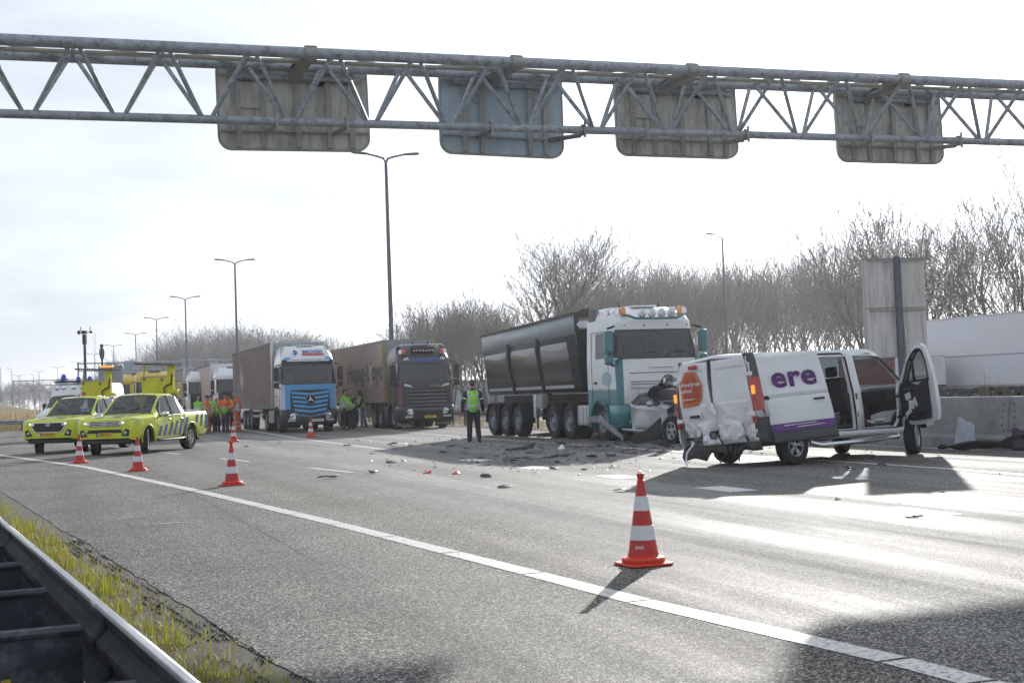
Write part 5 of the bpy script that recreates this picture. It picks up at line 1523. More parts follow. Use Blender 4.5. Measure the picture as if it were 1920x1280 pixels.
for q_ in pc:
    k = q_.strip('|')
    pc[q_].build(k, VMM[k], van, ang=36, solid=.028 if k in ('body', 'sill') else 0)
def vp(x, k, out=0, s=-1):
    p = car_rows(tab, [x], fz)[0][k]
    return Vector((x, p.y + s * out, p.z))
# door apertures: white jamb and black rubber seal
for name_, loop in (('slide_door_seal', [vp(.62, 1), vp(.62, 2), vp(.62, 3), vp(.64, 4), vp(.74, 4, .0) + Vector((0, .02, .06)), vp(1.60, 4) + Vector((0, .02, .06)), vp(1.70, 4), vp(1.70, 3), vp(1.70, 2), vp(1.70, 1), vp(.62, 1)]),
                    ('front_door_seal', [vp(1.90, 1), vp(1.90, 3), vp(1.92, 4), vp(2.45, 4) + Vector((0, .03, .04)), vp(2.75, 4), vp(3.10, 4), vp(3.40, 4), vp(3.10, 3) + Vector((0, 0, -.04)), vp(3.06, 2), vp(3.02, 1) + Vector((0, 0, .12)), vp(2.9, 1), vp(1.90, 1)])):
    g = G(); g.path([p + Vector((0, .012, 0)) for p in loop], .022, 6, False); g.build(name_, mat_ink, van)
    g = G(); inn = [p + Vector((0, .075, 0)) for p in loop]
    ctr = sum((p for p in inn[:-1]), Vector()) / (len(inn) - 1)
    inn = [p + (ctr - p) * .05 for p in inn]
    g.grid([[p + Vector((0, .004, 0)) for p in loop], inn]); g.build('door_jamb', mat_vanw, van)
g = G(); g.grid([[vp(x, k, .004) for k in (1, 2)] for x in (1.715, 1.885)]); g.warp(lambda p: Vector((p.x, p.y, min(p.z, .72)))); g.build('pillar_purple_band', mat_purple, van)
g = G(); g.box((1.74, -1.0, 1.05), (.03, .03, .11)); g.box((1.74, -.99, .72), (.03, .03, .11)); g.build('door_latch', mat_ink, van, bevel=.008)
# inside
g = G(); g.box((.45, 0, .53), (2.7, 1.72, .05)); g.build('cargo_floor', mat_dark, van)
g = G(); g.box((2.45, 0, .50), (1.6, 1.7, .05)); g.build('cab_floor', mat_dark, van)
g = G(); g.box((1.80, .45, 1.16), (.05, .95, 1.3)); g.build('bulkhead', M('bulkhead_grey', (.16, .16, .17), .6), van)
g = G(); g.box((.5, .90, 1.42), (2.2, .03, .55)); g.build('wall_panel', mat_vanw, van, bevel=.01)
for x in (.78, 1.22):
    g = G(); g.box((x, .875, 1.52), (.30, .03, .34)); g.box((x, .872, 1.24), (.30, .02, .12)); g.build('pressed_panel', mat_vanw, van, bevel=.03)
g = G(); g.box((.5, .88, .85), (2.2, .04, .62)); g.build('lining', mat_dark, van)
for y in (.42, -.36):
    g = G(); g.box((2.25, y, .82), (.50, .52, .20)); g.box((1.98, y, 1.12), (.16, .48, .66), Matrix.Rotation(rad(-10), 3, 'Y')); g.box((1.90, y, 1.55), (.10, .26, .20)); g.build('seat', mat_seat, van, bevel=.05, segs=3)
g = G(); g.box((3.12, 0, 1.02), (.42, 1.66, .28)); g.box((3.05, 0, .75), (.3, .4, .5)); g.build('dashboard', mat_dark, van, bevel=.06, segs=3)
g = G(); g.box((2.55, .93, .80), (1.15, .04, .62)); g.box((2.55, .90, .96), (.8, .08, .07)); g.build('far_door_panel', mat_dark, van, bevel=.02)
g = G(); g.lathe([(.18, -.014), (.196, 0), (.18, .014), (.164, 0)], (0, 0, 0), 'X', 22, True); g.tube((0, -.17, 0), (0, .17, 0), .018, n=6); g.warp(lambda p: Matrix.Rotation(rad(-35), 3, 'Y') @ p + Vector((2.78, .42, 1.16))); g.build('steering_wheel', mat_ink, van)
for k, (x, y, z) in enumerate(((2.3, -.7, .56), (2.5, -.66, .57), (2.15, -.76, .60), (2.65, -.78, .57))):
    g = G(); g.box((x, y, z), (.16, .1, .03), Matrix.Rotation(k * .8, 3, 'Z') @ Matrix.Rotation(.4, 3, 'X')); g.build('paper_scrap', mat_inkw if k % 2 else M('red_rag', (.22, .05, .05), .8), van)
# sliding door, torn loose and hanging out at the rear
DM = Matrix.Translation((-.55, -1.04, 0)) @ Matrix.Rotation(rad(-30), 4, 'Z') @ Matrix(((1, 0, -.13, 0), (0, 1, 0, 0), (0, 0, 1, 0), (0, 0, 0, 1))) @ Matrix.Rotation(rad(-1.5), 4, 'Y') @ Matrix.Translation((1.14, 0, .02))
def dgrid(xs_, zs_, fn): return [[DM @ Vector(fn(x, z)) for x in xs_] for z in zs_]
def dsurf(x, z, o=0):     # x from -1.32 to 0
    tuck = .0 if z < 1.15 else -.085 * ((z - 1.15) / .65) ** 1.5
    belt = -.018 * math.exp(-((z - 1.08) / .03) ** 2)
    recess = -.012 if (1.17 < z < 1.74 and -1.08 < x < -.10) else 0
    crump = .018 * noise.noise(Vector((x * 3, z * 3, 1))) * (1 if z < 1 else .3)
    return (x, -(tuck + belt + recess + crump + o) * 1.0, z)
xs_ = [-1.18, -1.165, -1.10, -1.06, -.9, -.6, -.35, -.12, -.08, -.015, 0]
zs_ = [.30, .34, .49, .50, .63, .64, .8, .95, 1.05, 1.08, 1.11, 1.155, 1.185, 1.4, 1.6, 1.72, 1.755, 1.80, 1.82]
def seg(z0, z1): return [z for z in zs_ if z0 - 1e-6 <= z <= z1 + 1e-6]
g = G(); g.grid(dgrid(xs_, seg(.63, 1.82), lambda x, z: dsurf(x, z))); sdoor = g.build('sliding_door', mat_vanw, van, ang=30, solid=.045)
g = G(); g.grid(dgrid(xs_, seg(.49, .63), lambda x, z: dsurf(x, z, .001))); g.build('purple_stripe', mat_purple, sdoor, solid=.04)
g = G(); g.grid(dgrid(xs_, seg(.30, .49), lambda x, z: dsurf(x, z, .004))); g.build('door_cladding', mat_clad, sdoor, solid=.04)
g = G(); g.box((0, 0, 0), (.20, .03, .035)); g.warp(lambda p: DM @ (p + Vector((-.20, -.04, 1.0)))); g.build('door_handle', mat_ink, sdoor, bevel=.01)
for (x0_, x1_, z_) in ((-.95, -.35, .585), (-.7, -.2, .545)):
    g = G(); g.add([DM @ Vector((x, -.030, z)) for x, z in ((x0_, z_), (x1_, z_ + .012), (x1_, z_ + .022), (x0_, z_ + .014))], [(0, 1, 2, 3)]); g.build('scratch', mat_inkw, sdoor)
R3 = DM.to_3x3()
text('ere', .52, mat_purple, sdoor, DM @ Vector((-.56, -.02, 1.42)), R3 @ Vector((1, 0, 0)), R3 @ Vector((0, -.10, 1)), bold=.028, depth=.006, spacing=1.08, squash=1.1)
# body behind the loosened door: guide rail
g = G(); g.box((-.1, -.985, 1.12), (1.35, .012, .07)); g.build('door_guide', mat_ink, van)
# rear doors, crumpled
def rear_door(y0, y1, dent, lean, nm):
    crn = lambda y, z: (.16 * (abs(noise.noise(Vector((y * 4, z * 4, 8)))) - .1) + .10 * (abs(noise.noise(Vector((y * 9 + z * 3, z * 8, 2)))) - .1)) * max(0, 1 - (z - .42) / .72)
    g = G(); rows_ = []
    for i in range(35):
        z = .40 + 1.47 * i / 34; r_ = []
        for k in range(25):
            y = y0 + (y1 - y0) * k / 24
            x = -.985 - .03 * (1 - ((y) / .9) ** 2) + (0.06 * max(0, z - 1.25) if True else 0)
            d = dent * max(0, 1 - (z - .42) / .75) ** 1.4
            x += crn(y, z) + d * (.55 + .45 * math.sin(y * 9 + 1)) + d * .28 * noise.noise(Vector((y * 5, z * 5, 3))) - lean * (z - .9) * .0
            fr = 1 if (z < .62 or z > 1.80 or min(abs(y - y0), abs(y - y1)) < .07) else 0
            if 1.12 < z < 1.74 and min(abs(y - y0), abs(y - y1)) > .11: x += .014
            wq = (.86 + .09 * min(1, max(0, (1.4 - z) / .6))) / .94
            r_.append(Vector((x, y * wq + lean * max(0, 1.5 - z) * .16, z - (.05 * dent * max(0, 1 - (z - .4) / .5)))))
        rows_.append(r_)
    g.grid(rows_); return g.build(nm, mat_vanw, van, ang=13, solid=.03)
rdR = rear_door(-.90, -.015, .12, -.12, 'rear_door')
rdL = rear_door(.10, .92, .16, -1.0, 'rear_door')
rdR['label'] = 'rear door with a buckled lower corner'; rdL['label'] = 'rear door with orange job sticker, twisted off its hinges'
def rearp(y, z, o=.03): return Vector((-1.02 - o + .06 * max(0, z - 1.25), y, z))
hexa = [(.72, 1.10), (.76, 1.55), (.62, 1.74), (.38, 1.72), (.22, 1.48), (.24, 1.24), (.34, 1.12)]
g = G(); pts = [Vector((-1.035 + .06 * max(0, z - 1.25), y, z)) for y, z in hexa]; g.add(pts, [tuple(range(7))]); g.build('orange_sticker', M('orange_print', (.55, .13, .02), .45), rdL)
g = G(); pts = [Vector((-1.039 + .06 * max(0, 1.43 + (z - 1.43) * .8 - 1.25), .49 + (y - .49) * .78, 1.43 + (z - 1.43) * .78)) for y, z in hexa]; g.add(pts, [tuple(range(7))]); g.build('red_sticker', M('brick_red_print', (.42, .045, .015), .45), rdL)
for s_, z_, sz in (('Word jij mijn', 1.50, .088), ('collega?', 1.39, .088), ('www.nl/vacatures', 1.24, .045)):
    text(s_, sz, mat_inkw, rdL, (-1.052 + .06 * max(0, z_ - 1.25), .72, z_), (0, -1, 0), (.05, 0, 1), bold=.02, depth=.002, align='LEFT')
g = G(); g.box((-1.03, .40, 1.80), (.04, .20, .075)); g.build('high_brake_lamp', mat_red, rdL, bevel=.012)
g = G(); g.box((-1.04, .44, .92), (.03, .24, .05)); g.build('door_handle', mat_ink, rdL, bevel=.012)
g = G(); g.box((-1.03, .44, .95), (.02, .30, .12)); g.build('handle_recess', mat_vanw, rdL, bevel=.03)
for k in range(5):
    g = G(); rr_ = random.Random(k); g.box((-.96 + rr_.random() * .05, .36 - k * .06, .60 - .035 * (k % 2)), (.03, .22, .07 + .04 * rr_.random()), Matrix.Rotation(rr_.uniform(-.4, .4), 3, 'X')); g.build('broken_trim', mat_ink if k % 2 == 0 else mat_clad, rdL)
g = G(); g.box((-.96, .33, .52), (.02, .54, .12), Matrix.Rotation(rad(-9), 3, 'X')); g.build('plate_holder', M('scuffed_black', (.03, .03, .03), .6, 0, .4, 20, dirt=(.5, .5, .5), dirt_amt=.7, dscale=14), rdL)
g = G(); g.path([(-1.07, -.02, 1.12), (-1.09, -.05, 1.0), (-1.08, -.10, .92)], [.03, .045, .03], 8); g.build('door_lever', mat_vanw, rdR)
g = G(); g.ell((-1.0, -.45, .62), (.05, .20, .16), 12, 8); g.warp(lambda p: p + Vector((.04 * noise.noise(p * 9), .05 * noise.noise(p * 8 + Vector((3, 1, 2))), .05 * noise.noise(p * 7)))); g.build('dent', mat_vanw, rdR, ang=18)
# rear corner: dark pillar, lamps, hinges, torn bumper
for s in (-1, 1):
    g = G(); g.grid([[Vector((x, s * y, z)) for x, y in ((-.975, .84 + w_), (-.955, .90 + w_), (-.90, .93 + w_), (-.80, .945 + w_))] for z, w_ in ((.40, .045), (.7, .05), (1.15, .05), (1.5, .0), (1.80, -.05), (1.93, -.09))]); pil = g.build('rear_pillar', mat_clad, van)
    g = G(); g.grid([[Vector((x, s * y, z)) for x, y in ((-.99, .84 + w_), (-.968, .915 + w_), (-.90, .945 + w_), (-.82, .957 + w_))] for z, w_ in ((.92, .048), (1.15, .05), (1.5, .0))]); tl = g.build('tail_lamp', mat_red, van)
    g = G(); g.box((-.985, s * .935, 1.28), (.05, .07, .16)); g.build('indicator', mat_amber_on, tl, bevel=.02)
    g = G(); g.box((-.975, s * .90, .80), (.05, .07, .16)); g.build('reflector', mat_red, pil, bevel=.01)
    for z in (.86, 1.56):
        g = G(); g.box((-.985, s * .87, z), (.05, .13, .07)); g.build('hinge', mat_vanw, van, bevel=.01)
g = G(); ys = [-.95 + 1.9 * k / 14 for k in range(15)]
g.grid([[Vector((-1.0 + .16 * noise.noise(Vector((y * 3, z * 4, 5))) + .1, y, z - .10 * (y > .3) - .08 * noise.noise(Vector((y * 4, 2, z))))) for y in ys] for z in (.24, .33, .42, .50)]); g.build('torn_bumper', mat_clad, van, ang=20, solid=.02)
g = G(); g.path([(-1.0, .55, .46), (-1.10, .66, .30), (-1.12, .70, .12), (-1.2, .60, .06)], [.02, .018, .016, .012], 5); g.build('hanging_strip', mat_vanw, van)
for k in range(4):
    g = G(); a_ = Vector((-.9, -.1 - .15 * k, .36)); g.path([a_, a_ + Vector((-.12, .05 * k - .1, -.15)), a_ + Vector((-.08, .1, -.29))], [.03, .025, .012], 5); g.build('hanging_scrap', mat_ink, van)
# front door, wide open
HM = Matrix.Translation((3.12, -1.0, 0)) @ Matrix.Rotation(rad(70), 4, 'Z') @ Matrix.Translation((0, 0, .07))
outl = [(0, .52), (-.02, 1.12), (-.10, 1.24), (-.42, 1.60), (-.62, 1.76), (-.78, 1.83), (-.90, 1.84), (-1.0, 1.78), (-1.08, 1.55), (-1.14, 1.2), (-1.16, .9), (-1.17, .55), (-1.12, .42), (-.95, .37), (-.5, .36), (-.28, .38), (-.24, .50)]
winl = [(-.20, 1.17), (-.36, 1.44), (-.62, 1.68), (-.78, 1.74), (-.90, 1.70), (-.97, 1.52), (-1.00, 1.17)]
def hd_(x, y, z): return HM @ Vector((x, y - (.07 * max(0, z - 1.15)) * -1, z))
me_v = []
g = G()
# ring of faces between outer outline and window plus solid lower part
low = [p for p in outl if p[1] <= 1.2]
for y, flip in ((0, 0), (.075, 1)):
    lo = [(0, .52), (-.02, 1.12), (-.06, 1.17), (-1.145, 1.17), (-1.16, .9), (-1.17, .55), (-1.12, .42), (-.95, .37), (-.5, .36), (-.28, .38), (-.24, .50)]
    g.add([hd_(x, y, z) for x, z in lo], [tuple(range(len(lo)))])
    up_o = [(-.06, 1.17), (-.10, 1.24), (-.42, 1.60), (-.62, 1.76), (-.78, 1.83), (-.90, 1.84), (-1.0, 1.78), (-1.08, 1.55), (-1.145, 1.17)]
    up_i = [(-.20, 1.17), (-.22, 1.20), (-.45, 1.53), (-.64, 1.69), (-.78, 1.745), (-.87, 1.745), (-.93, 1.69), (-.985, 1.50), (-1.01, 1.17)]
    n_ = len(up_o)
    g.add([hd_(x, y, z) for x, z in up_o] + [hd_(x, y, z) for x, z in up_i], [(k, k + 1, n_ + k + 1, n_ + k) for k in range(n_ - 1)])
n_ = len(outl)
g.add([hd_(x, 0, z) for x, z in outl] + [hd_(x, .075, z) for x, z in outl], [(k, (k + 1) % n_, n_ + (k + 1) % n_, n_ + k) for k in range(n_)])
fdoor = g.build('front_door', mat_vanw, van, ang=30)
n_ = len(up_i)
g = G(); g.add([hd_(x, .035, z) for x, z in up_i], [tuple(range(n_))]); g.build('door_window', mat_glass, fdoor)
g = G(); g.path([hd_(x, .08, z) for x, z in up_i + [up_i[0]]], .02, 6, False); g.path([hd_(-.50, .05, 1.17), hd_(-.52, .05, 1.60)], .015, 6); g.build('window_seal', mat_ink, fdoor)
card = [(-.10, .56), (-.10, 1.06), (-.18, 1.15), (-.45, 1.14), (-.70, 1.08), (-.98, 1.20), (-1.00, .60), (-.98, .47), (-.5, .45), (-.30, .47), (-.28, .54)]
g = G(); n_ = len(card); g.add([hd_(x, .115, z) for x, z in card] + [hd_(x, .07, z) for x, z in card], [tuple(range(n_))] + [(k, (k + 1) % n_, n_ + (k + 1) % n_, n_ + k) for k in range(n_)]); g.build('door_card', mat_dark, fdoor, bevel=.012)
g = G(); g.box((0, 0, 0), (.62, .09, .20)); g.warp(lambda p: hd_(p.x - .52, p.y + .15, p.z + .66)); g.build('door_pocket', mat_dark, fdoor, bevel=.03)
g = G(); g.box((0, 0, 0), (.30, .05, .05)); g.warp(lambda p: hd_(p.x - .45, p.y + .14, p.z + 1.02)); g.build('arm_rest', mat_ink, fdoor, bevel=.015)
for k, (x, z, w_, h_, rr_) in enumerate(((-.50, .90, .17, .12, .2), (-.60, .74, .16, .16, -.1), (-.50, .60, .20, .08, .5), (-.76, .78, .07, .17, .3))):
    g = G(); g.box((0, 0, 0), (w_, .006, h_), Matrix.Rotation(rr_, 3, 'Y')); g.warp(lambda p: hd_(p.x + x, p.y + .215 + .01 * k, p.z + z)); g.build('paper', mat_inkw, fdoor)
g = G(); g.box((0, 0, 0), (.17, .14, .26)); g.warp(lambda p: hd_(p.x - .28, p.y - .16, p.z + 1.22)); g.build('wing_mirror', mat_ink, fdoor, bevel=.05, segs=3)
g = G(); g.path([(2.9, -1.02, .60), (3.13, -1.03, .62)], .03, 6); g.path([(2.95, -1.0, 1.0), (3.13, -1.03, 1.0)], .03, 6); g.build('door_hinge', mat_ink, van)
# side tube, wheels, aerial
g = G(); g.path([(.35, -.96, .28), (.5, -1.07, .22), (1.9, -1.10, .22), (2.75, -1.07, .24), (2.95, -.95, .30)], .045, 10); g.build('side_tube', mat_chrome, van)
g = G(); g.path([(1.75, 0, 1.97), (1.66, 0, 2.32)], [.012, .005], 5); g.build('aerial', mat_ink, van)
wz = lambda x, y: .34 - .02 - x * math.sin(rad(.7)) - y * math.sin(rad(-4))
wheel(van, 0, -.83, .34, .22, .20, 'twin', mat_alu, z=wz(0, -.83))
wheel(van, 3.5, -.86, .34, .22, .20, 'twin', mat_alu, steer=rad(24), z=wz(3.5, -.86))
wheel(van, 3.5, .83, .34, .22, .20, 'twin', mat_alu, steer=rad(24), z=wz(3.5, .83))
wheel(van, .05, .70, .34, .22, .20, 'twin', mat_alu, z=wz(0, .7), tilt=rad(-16))
g = G(); g.box((1.6, 0, .36), (4.6, 1.3, .14)); g.box((0, 0, .38), (.12, 1.5, .12)); g.build('underbody', mat_ink, van)
for x in AX:
    for s in (-1, 1):
        g = G(); g.lathe([(.37, -.26), (.40, -.26), (.40, .0), (.37, .0)], (x, .93 if s > 0 else -.67, .36), 'Y', 12, True, 0, PI); g.build('wheel_arch', mat_ink, van)
# loose load in the van
def inside(name, label, cat, local, rz, build, group=None):
    t = thing(name, label, cat)
    t.matrix_world = VM @ Matrix.Translation(local) @ Matrix.Rotation(rz, 4, 'Z')
    if group: t['group'] = group
    build(t); return t
def crate(t):
    g = G(); g.box((0, 0, .02), (.52, .36, .04)); g.build('base', mat_ink, t)
    for dx, dy, sx_, sy_ in ((0, .18, .52, .02), (0, -.18, .52, .02), (.26, 0, .02, .36), (-.26, 0, .02, .36)):
        g = G(); g.box((dx, dy, .11), (sx_, sy_, .16)); g.build('side', M('crate_grey', (.07, .075, .08), .6), t)
    g = G(); g.box((0, 0, .21), (.56, .40, .025)); g.build('rim', M('crate_rim', (.16, .16, .16), .6), t, bevel=.008)
    for k in range(6):
        g = G(); g.box((-.21 + k * .084, -.192, .11), (.012, .012, .15)); g.build('rib', mat_ink, t)
inside('tool_crate', 'dark tool crate on the van floor, lower one of the stack', 'crate', (1.18, -.62, .56), .05, crate, 'tool crates in the van')
inside('tool_crate', 'dark tool crate in the van, upper one of the stack', 'crate', (1.05, -.52, .785), -.08, crate, 'tool crates in the van')
inside('tool_crate', 'dark tool crate deeper inside the van behind the stack', 'crate', (1.1, -.12, .56), .1, crate, 'tool crates in the van')
def bluehose(t):
    g = G(); g.path([(-.28 + .56 * k / 20, .05 * math.sin(k * .9), .03 + .03 * math.sin(k * .7)) for k in range(21)], .016, 6); g.build('hose', M('blue_hose', (.02, .18, .50), .5), t)
inside('blue_hose', 'bright blue hose lying across the upper tool crate', 'hose', (1.1, -.62, 1.01), 0, bluehose)
def redtool(t):
    g = G(); g.path([(-.2, 0, .04), (.02, 0, .05), (.10, 0, .05), (.2, 0, .04)], [.03, .05, .04, .02], 8); g.build('grip', M('red_plastic', (.55, .03, .02), .45), t)
    g = G(); g.tube((.2, 0, .04), (.34, .02, .04), .014); g.build('shaft', mat_alu, t)
inside('red_tool', 'red hand tool lying on the lower crate in the van', 'tool', (.92, -.80, .78), .2, redtool)

# ---------- the crushed silver car between lorry and van
CAZ = rad(146)
CX = Vector((math.sin(CAZ), math.cos(CAZ), 0)); CL = Vector((-CX.y, CX.x, 0))
co = gp(1263, 831) + CL * .78
car = thing('crushed_car', 'crushed silver hatchback wedged between the tipper lorry and the van', 'car', co, math.atan2(CX.y, CX.x))
AXc = (0,); fz2 = arch_fn(AXc, .36, .33)
tab2 = [(.62, .42, .70, .72, .60, .84, .05), (.5, .34, .80, .82, .66, .92, .04), (.1, .25, .85, .90, .70, .98, .04), (-.45, .22, .86, .95, .72, 1.05, .04), (-.60, .22, .86, .96, .70, 1.10, .05), (-1.05, .22, .86, .98, .62, 1.42, .09), (-1.35, .22, .86, 1.0, .60, 1.46, .09), (-1.62, .26, .82, 1.02, .56, 1.40, .09), (-1.8, .34, .72, 1.05, .52, 1.30, .09)]
xs2 = sorted(set([r_[0] for r_ in tab2] + arch_xs(AXc, .36) + [-.66, -1.40, -1.46, -.25, -1.7]), reverse=True)
rows = car_rows(tab2, xs2, fz2)
def kc(i, j):
    xm = (xs2[i] + xs2[i + 1]) / 2
    if -1.05 < xm < -.60 and 4 <= j <= 7: return 'windscreen'
    if j in (3, 8) and (-1.40 < xm < -.66): return 'front_window'
    if j in (3, 8) and (-1.7 < xm < -1.46): return 'rear_window'
    if j in (3, 8) and -1.8 < xm < -.5: return 'window_frame'
    if xm > -.42 and 4 <= j <= 7: return 'bonnet'
    if xm > -.10: return 'wing'
    if -1.43 < xm < -.5 and j in (1, 2, 9, 10): return 'front_door'
    return 'body'
def crump(p, amt=1.0):
    k = max(0, min(1, (p.x + .35) / .7)); k2 = max(0, min(1, (-p.x - 1.3) / .9))
    n3 = Vector((noise.noise(p * 5), noise.noise(p * 5 + Vector((7, 2, 1))), noise.noise(p * 5 + Vector((1, 9, 4)))))
    n1 = Vector((noise.noise(p * 2 + Vector((4, 4, 4))), noise.noise(p * 2 + Vector((8, 1, 3))), noise.noise(p * 2.2)))
    q = p + (n3 * .17 + n1 * .14) * k * amt * (1 if p.z > .6 else .5) + (n1 * .22 + n3 * .05) * k2 + n1 * .03
    q.z += .10 * k2 - .10 * k * max(0, p.z - .7)
    if p.z > 1.0: q += Vector((-.06 * (p.z - 1.0), .12 * (p.z - 1), -.10 * (p.z - 1.0)))
    return q
pc = loft([[p.copy() for p in r_] for r_ in rows], kc)
mat_ruin = M('torn_metal', (.03, .032, .036), .4, .3, .6, 9, dirt=(.30, .32, .34), dirt_amt=.6, dscale=9, dr=(.52, .6))
cm = {'body': mat_silver, 'windscreen': mat_ink, 'front_window': M('black_glass', (.012, .013, .015), .08, 0, .1, 3), 'rear_window': M('black_glass', (.012, .013, .015), .08), 'window_frame': mat_ink, 'bonnet': mat_ruin, 'wing': mat_ruin, 'front_door': mat_silver}
for k, g in pc.items():
    # subdivide once so the sheet metal can buckle
    me = bpy.data.meshes.new('tmp'); me.from_pydata(g.v, [], g.f)
    import bmesh
    bm = bmesh.new(); bm.from_mesh(me); bmesh.ops.subdivide_edges(bm, edges=bm.edges[:], cuts=2, use_grid_fill=True)
    gg = G(); bm.verts.ensure_lookup_table(); gg.v = [tuple(crump(v.co.copy())) for v in bm.verts]; gg.f = [tuple(v.index for v in f.verts) for f in bm.faces]
    bm.free(); bpy.data.meshes.remove(me)
    gg.build(k.strip('|'), cm[k.strip('|')], car, ang=22, solid=.012)
wheel(car, -.02, -.74, .325, .22, .225, 'twin', mat_alu, steer=rad(-6))
wheel(car, -.1, .70, .325, .22, .225, 'twin', mat_alu)
g = G(); g.ell((-.62, -1.0, 1.02), (.08, .11, .08), 12, 8); g.build('mirror', mat_silver, car)
g = G(); g.path([(-.62, -.9, .98), (-.62, -.97, 1.0)], .025, 6); g.build('mirror_arm', mat_ink, car)
def bent_sheet(name, mat, par, f, nu=10, nv=8, solid=.012, ang=30):
    g = G(); g.grid([[f(i / nu, k / nv) for i in range(nu + 1)] for k in range(nv + 1)]); return g.build(name, mat, par, ang=ang, solid=solid)
bent_sheet('bent_bonnet', M('dark_blue_grey_metal', (.05, .06, .085), .25, .4, .2, 3, coat=.6), car, lambda u, v: Vector((-.72 + .78 * u + .06 * noise.noise(Vector((u * 3, v * 3, 0))), -.62 + 1.1 * v, 1.30 + .62 * math.sin(u * 2.3 + .35) - .34 * u - .22 * v + .07 * noise.noise(Vector((u * 4, v * 4, 2))))))
bent_sheet('bonnet_window', mat_glass, car, lambda u, v: Vector((-.45 + .42 * u, -.655, 1.42 + .26 * v + .10 * math.sin(u * 3))), 4, 2, .006)
bent_sheet('roof_scrap', mat_ink, car, lambda u, v: Vector((-.55 - .55 * u, -.72 + .5 * v, 1.36 + .12 * math.sin(u * 4) + .08 * v)))
for k in range(14):
    rr_ = random.Random(k + 50)
    c = Vector((.05 + .55 * rr_.random(), -.85 + .9 * rr_.random(), .62 + .42 * rr_.random()))
    g = G(); pts = [c + Vector((rr_.uniform(-.2, .2), rr_.uniform(-.18, .18), rr_.uniform(-.16, .16))) for _ in range(5)]
    g.add(pts, [(0, 1, 2), (2, 3, 0), (3, 4, 0)]); g.build('sheet_metal_shard', (mat_ruin, mat_silver, mat_ink)[k % 3], car, solid=.012, ang=10)
bent_sheet('front_scrap', mat_ink, car, lambda u, v: Vector((.35 + .25 * v + .14 * noise.noise(Vector((u * 4, v * 4, 7))), -.8 + 1.5 * u, .30 + .42 * v + .1 * noise.noise(Vector((u * 5, 3, v * 4))))), ang=15)
g = G(); g.path([(-1.9, -.90, .36), (-.6, -.93, .30)], .03, 6); g.build('sill_strip', mat_silver, car)

# ================================================================== CONES
mat_cred = M('cone_red', (.50, .022, .016), .42, 0, .06, 6, dirt=(.20, .05, .045), dirt_amt=.35, dscale=9)
mat_corange = M('cone_foot_orange', (.66, .05, .018), .42, 0, .06, 6, dirt=(.2, .06, .05), dirt_amt=.4, dscale=7)
mat_cwhite = M('cone_reflective_white', (.66, .66, .70), .35, 0, .05, 20, dirt=(.35, .33, .31), dirt_amt=.45, dscale=12)
def make_cone():
    t = thing('traffic_cone', 'x', 'traffic cone')
    g = G(); g.prism([(-.20, -.15), (-.15, -.20), (.15, -.20), (.20, -.15), (.20, .15), (.15, .20), (-.15, .20), (-.20, .15)], 0.004, .024, 'Z'); g.build('foot', mat_corange, t, bevel=.006)
    g = G(); g.lathe([(.175, .022), (.178, .028), (.178, .055), (.168, .066), (.14, .068), (.128, .072), (.128, .09)], n=32); g.build('collar', mat_corange, t)
    g = G(); r = lambda z: .125 - (z - .08) * (.125 - .030) / .60
    g.lathe([(r(.07), .07), (r(.69), .69), (.024, .692), (.024, .71), (.030, .715), (.030, .748), (.024, .75), (.012, .75)], n=32); g.build('cone_body', mat_cred, t)
    for a, b in ((.207, .326), (.445, .564)):
        g = G(); g.lathe([(r(a) - .002, a), (r(a) + .003, a + .001), (r(b) + .003, b - .001), (r(b) - .002, b)], n=32); g.build('white_band', mat_cwhite, t)
    return t
c0 = None
for (px, py), ds, rz in zip(((1207, 1058), (435.5, 909), (259, 882.5), (149.5, 868), (583, 819), (438, 828)),
        ('largest red and white traffic cone, alone on the asphalt near the edge line', 'red and white cone on the empty lane right of the pickups', 'red and white cone just in front of the striped pickup', 'red and white cone in front of the two pickups, furthest left',
         'red and white cone in front of the blue lorry', 'small red and white cone close to the orange dressed workers'), (.35, .5, .1, .9, .3, .7)):
    p = gp(px, py)
    if c0 is None: c0 = make_cone(); c = c0
    else: c = dup(c0)
    c.location = p; c.rotation_euler = (0, 0, rz); c['label'] = ds; c['group'] = 'red and white traffic cones'
tt_ = text('EWS', .034, mat_inkw, c0, (-.075, -.092, .150), (.80, -.62, 0), (.0, .16, 1), 'lettering', bold=.02, depth=.0015)

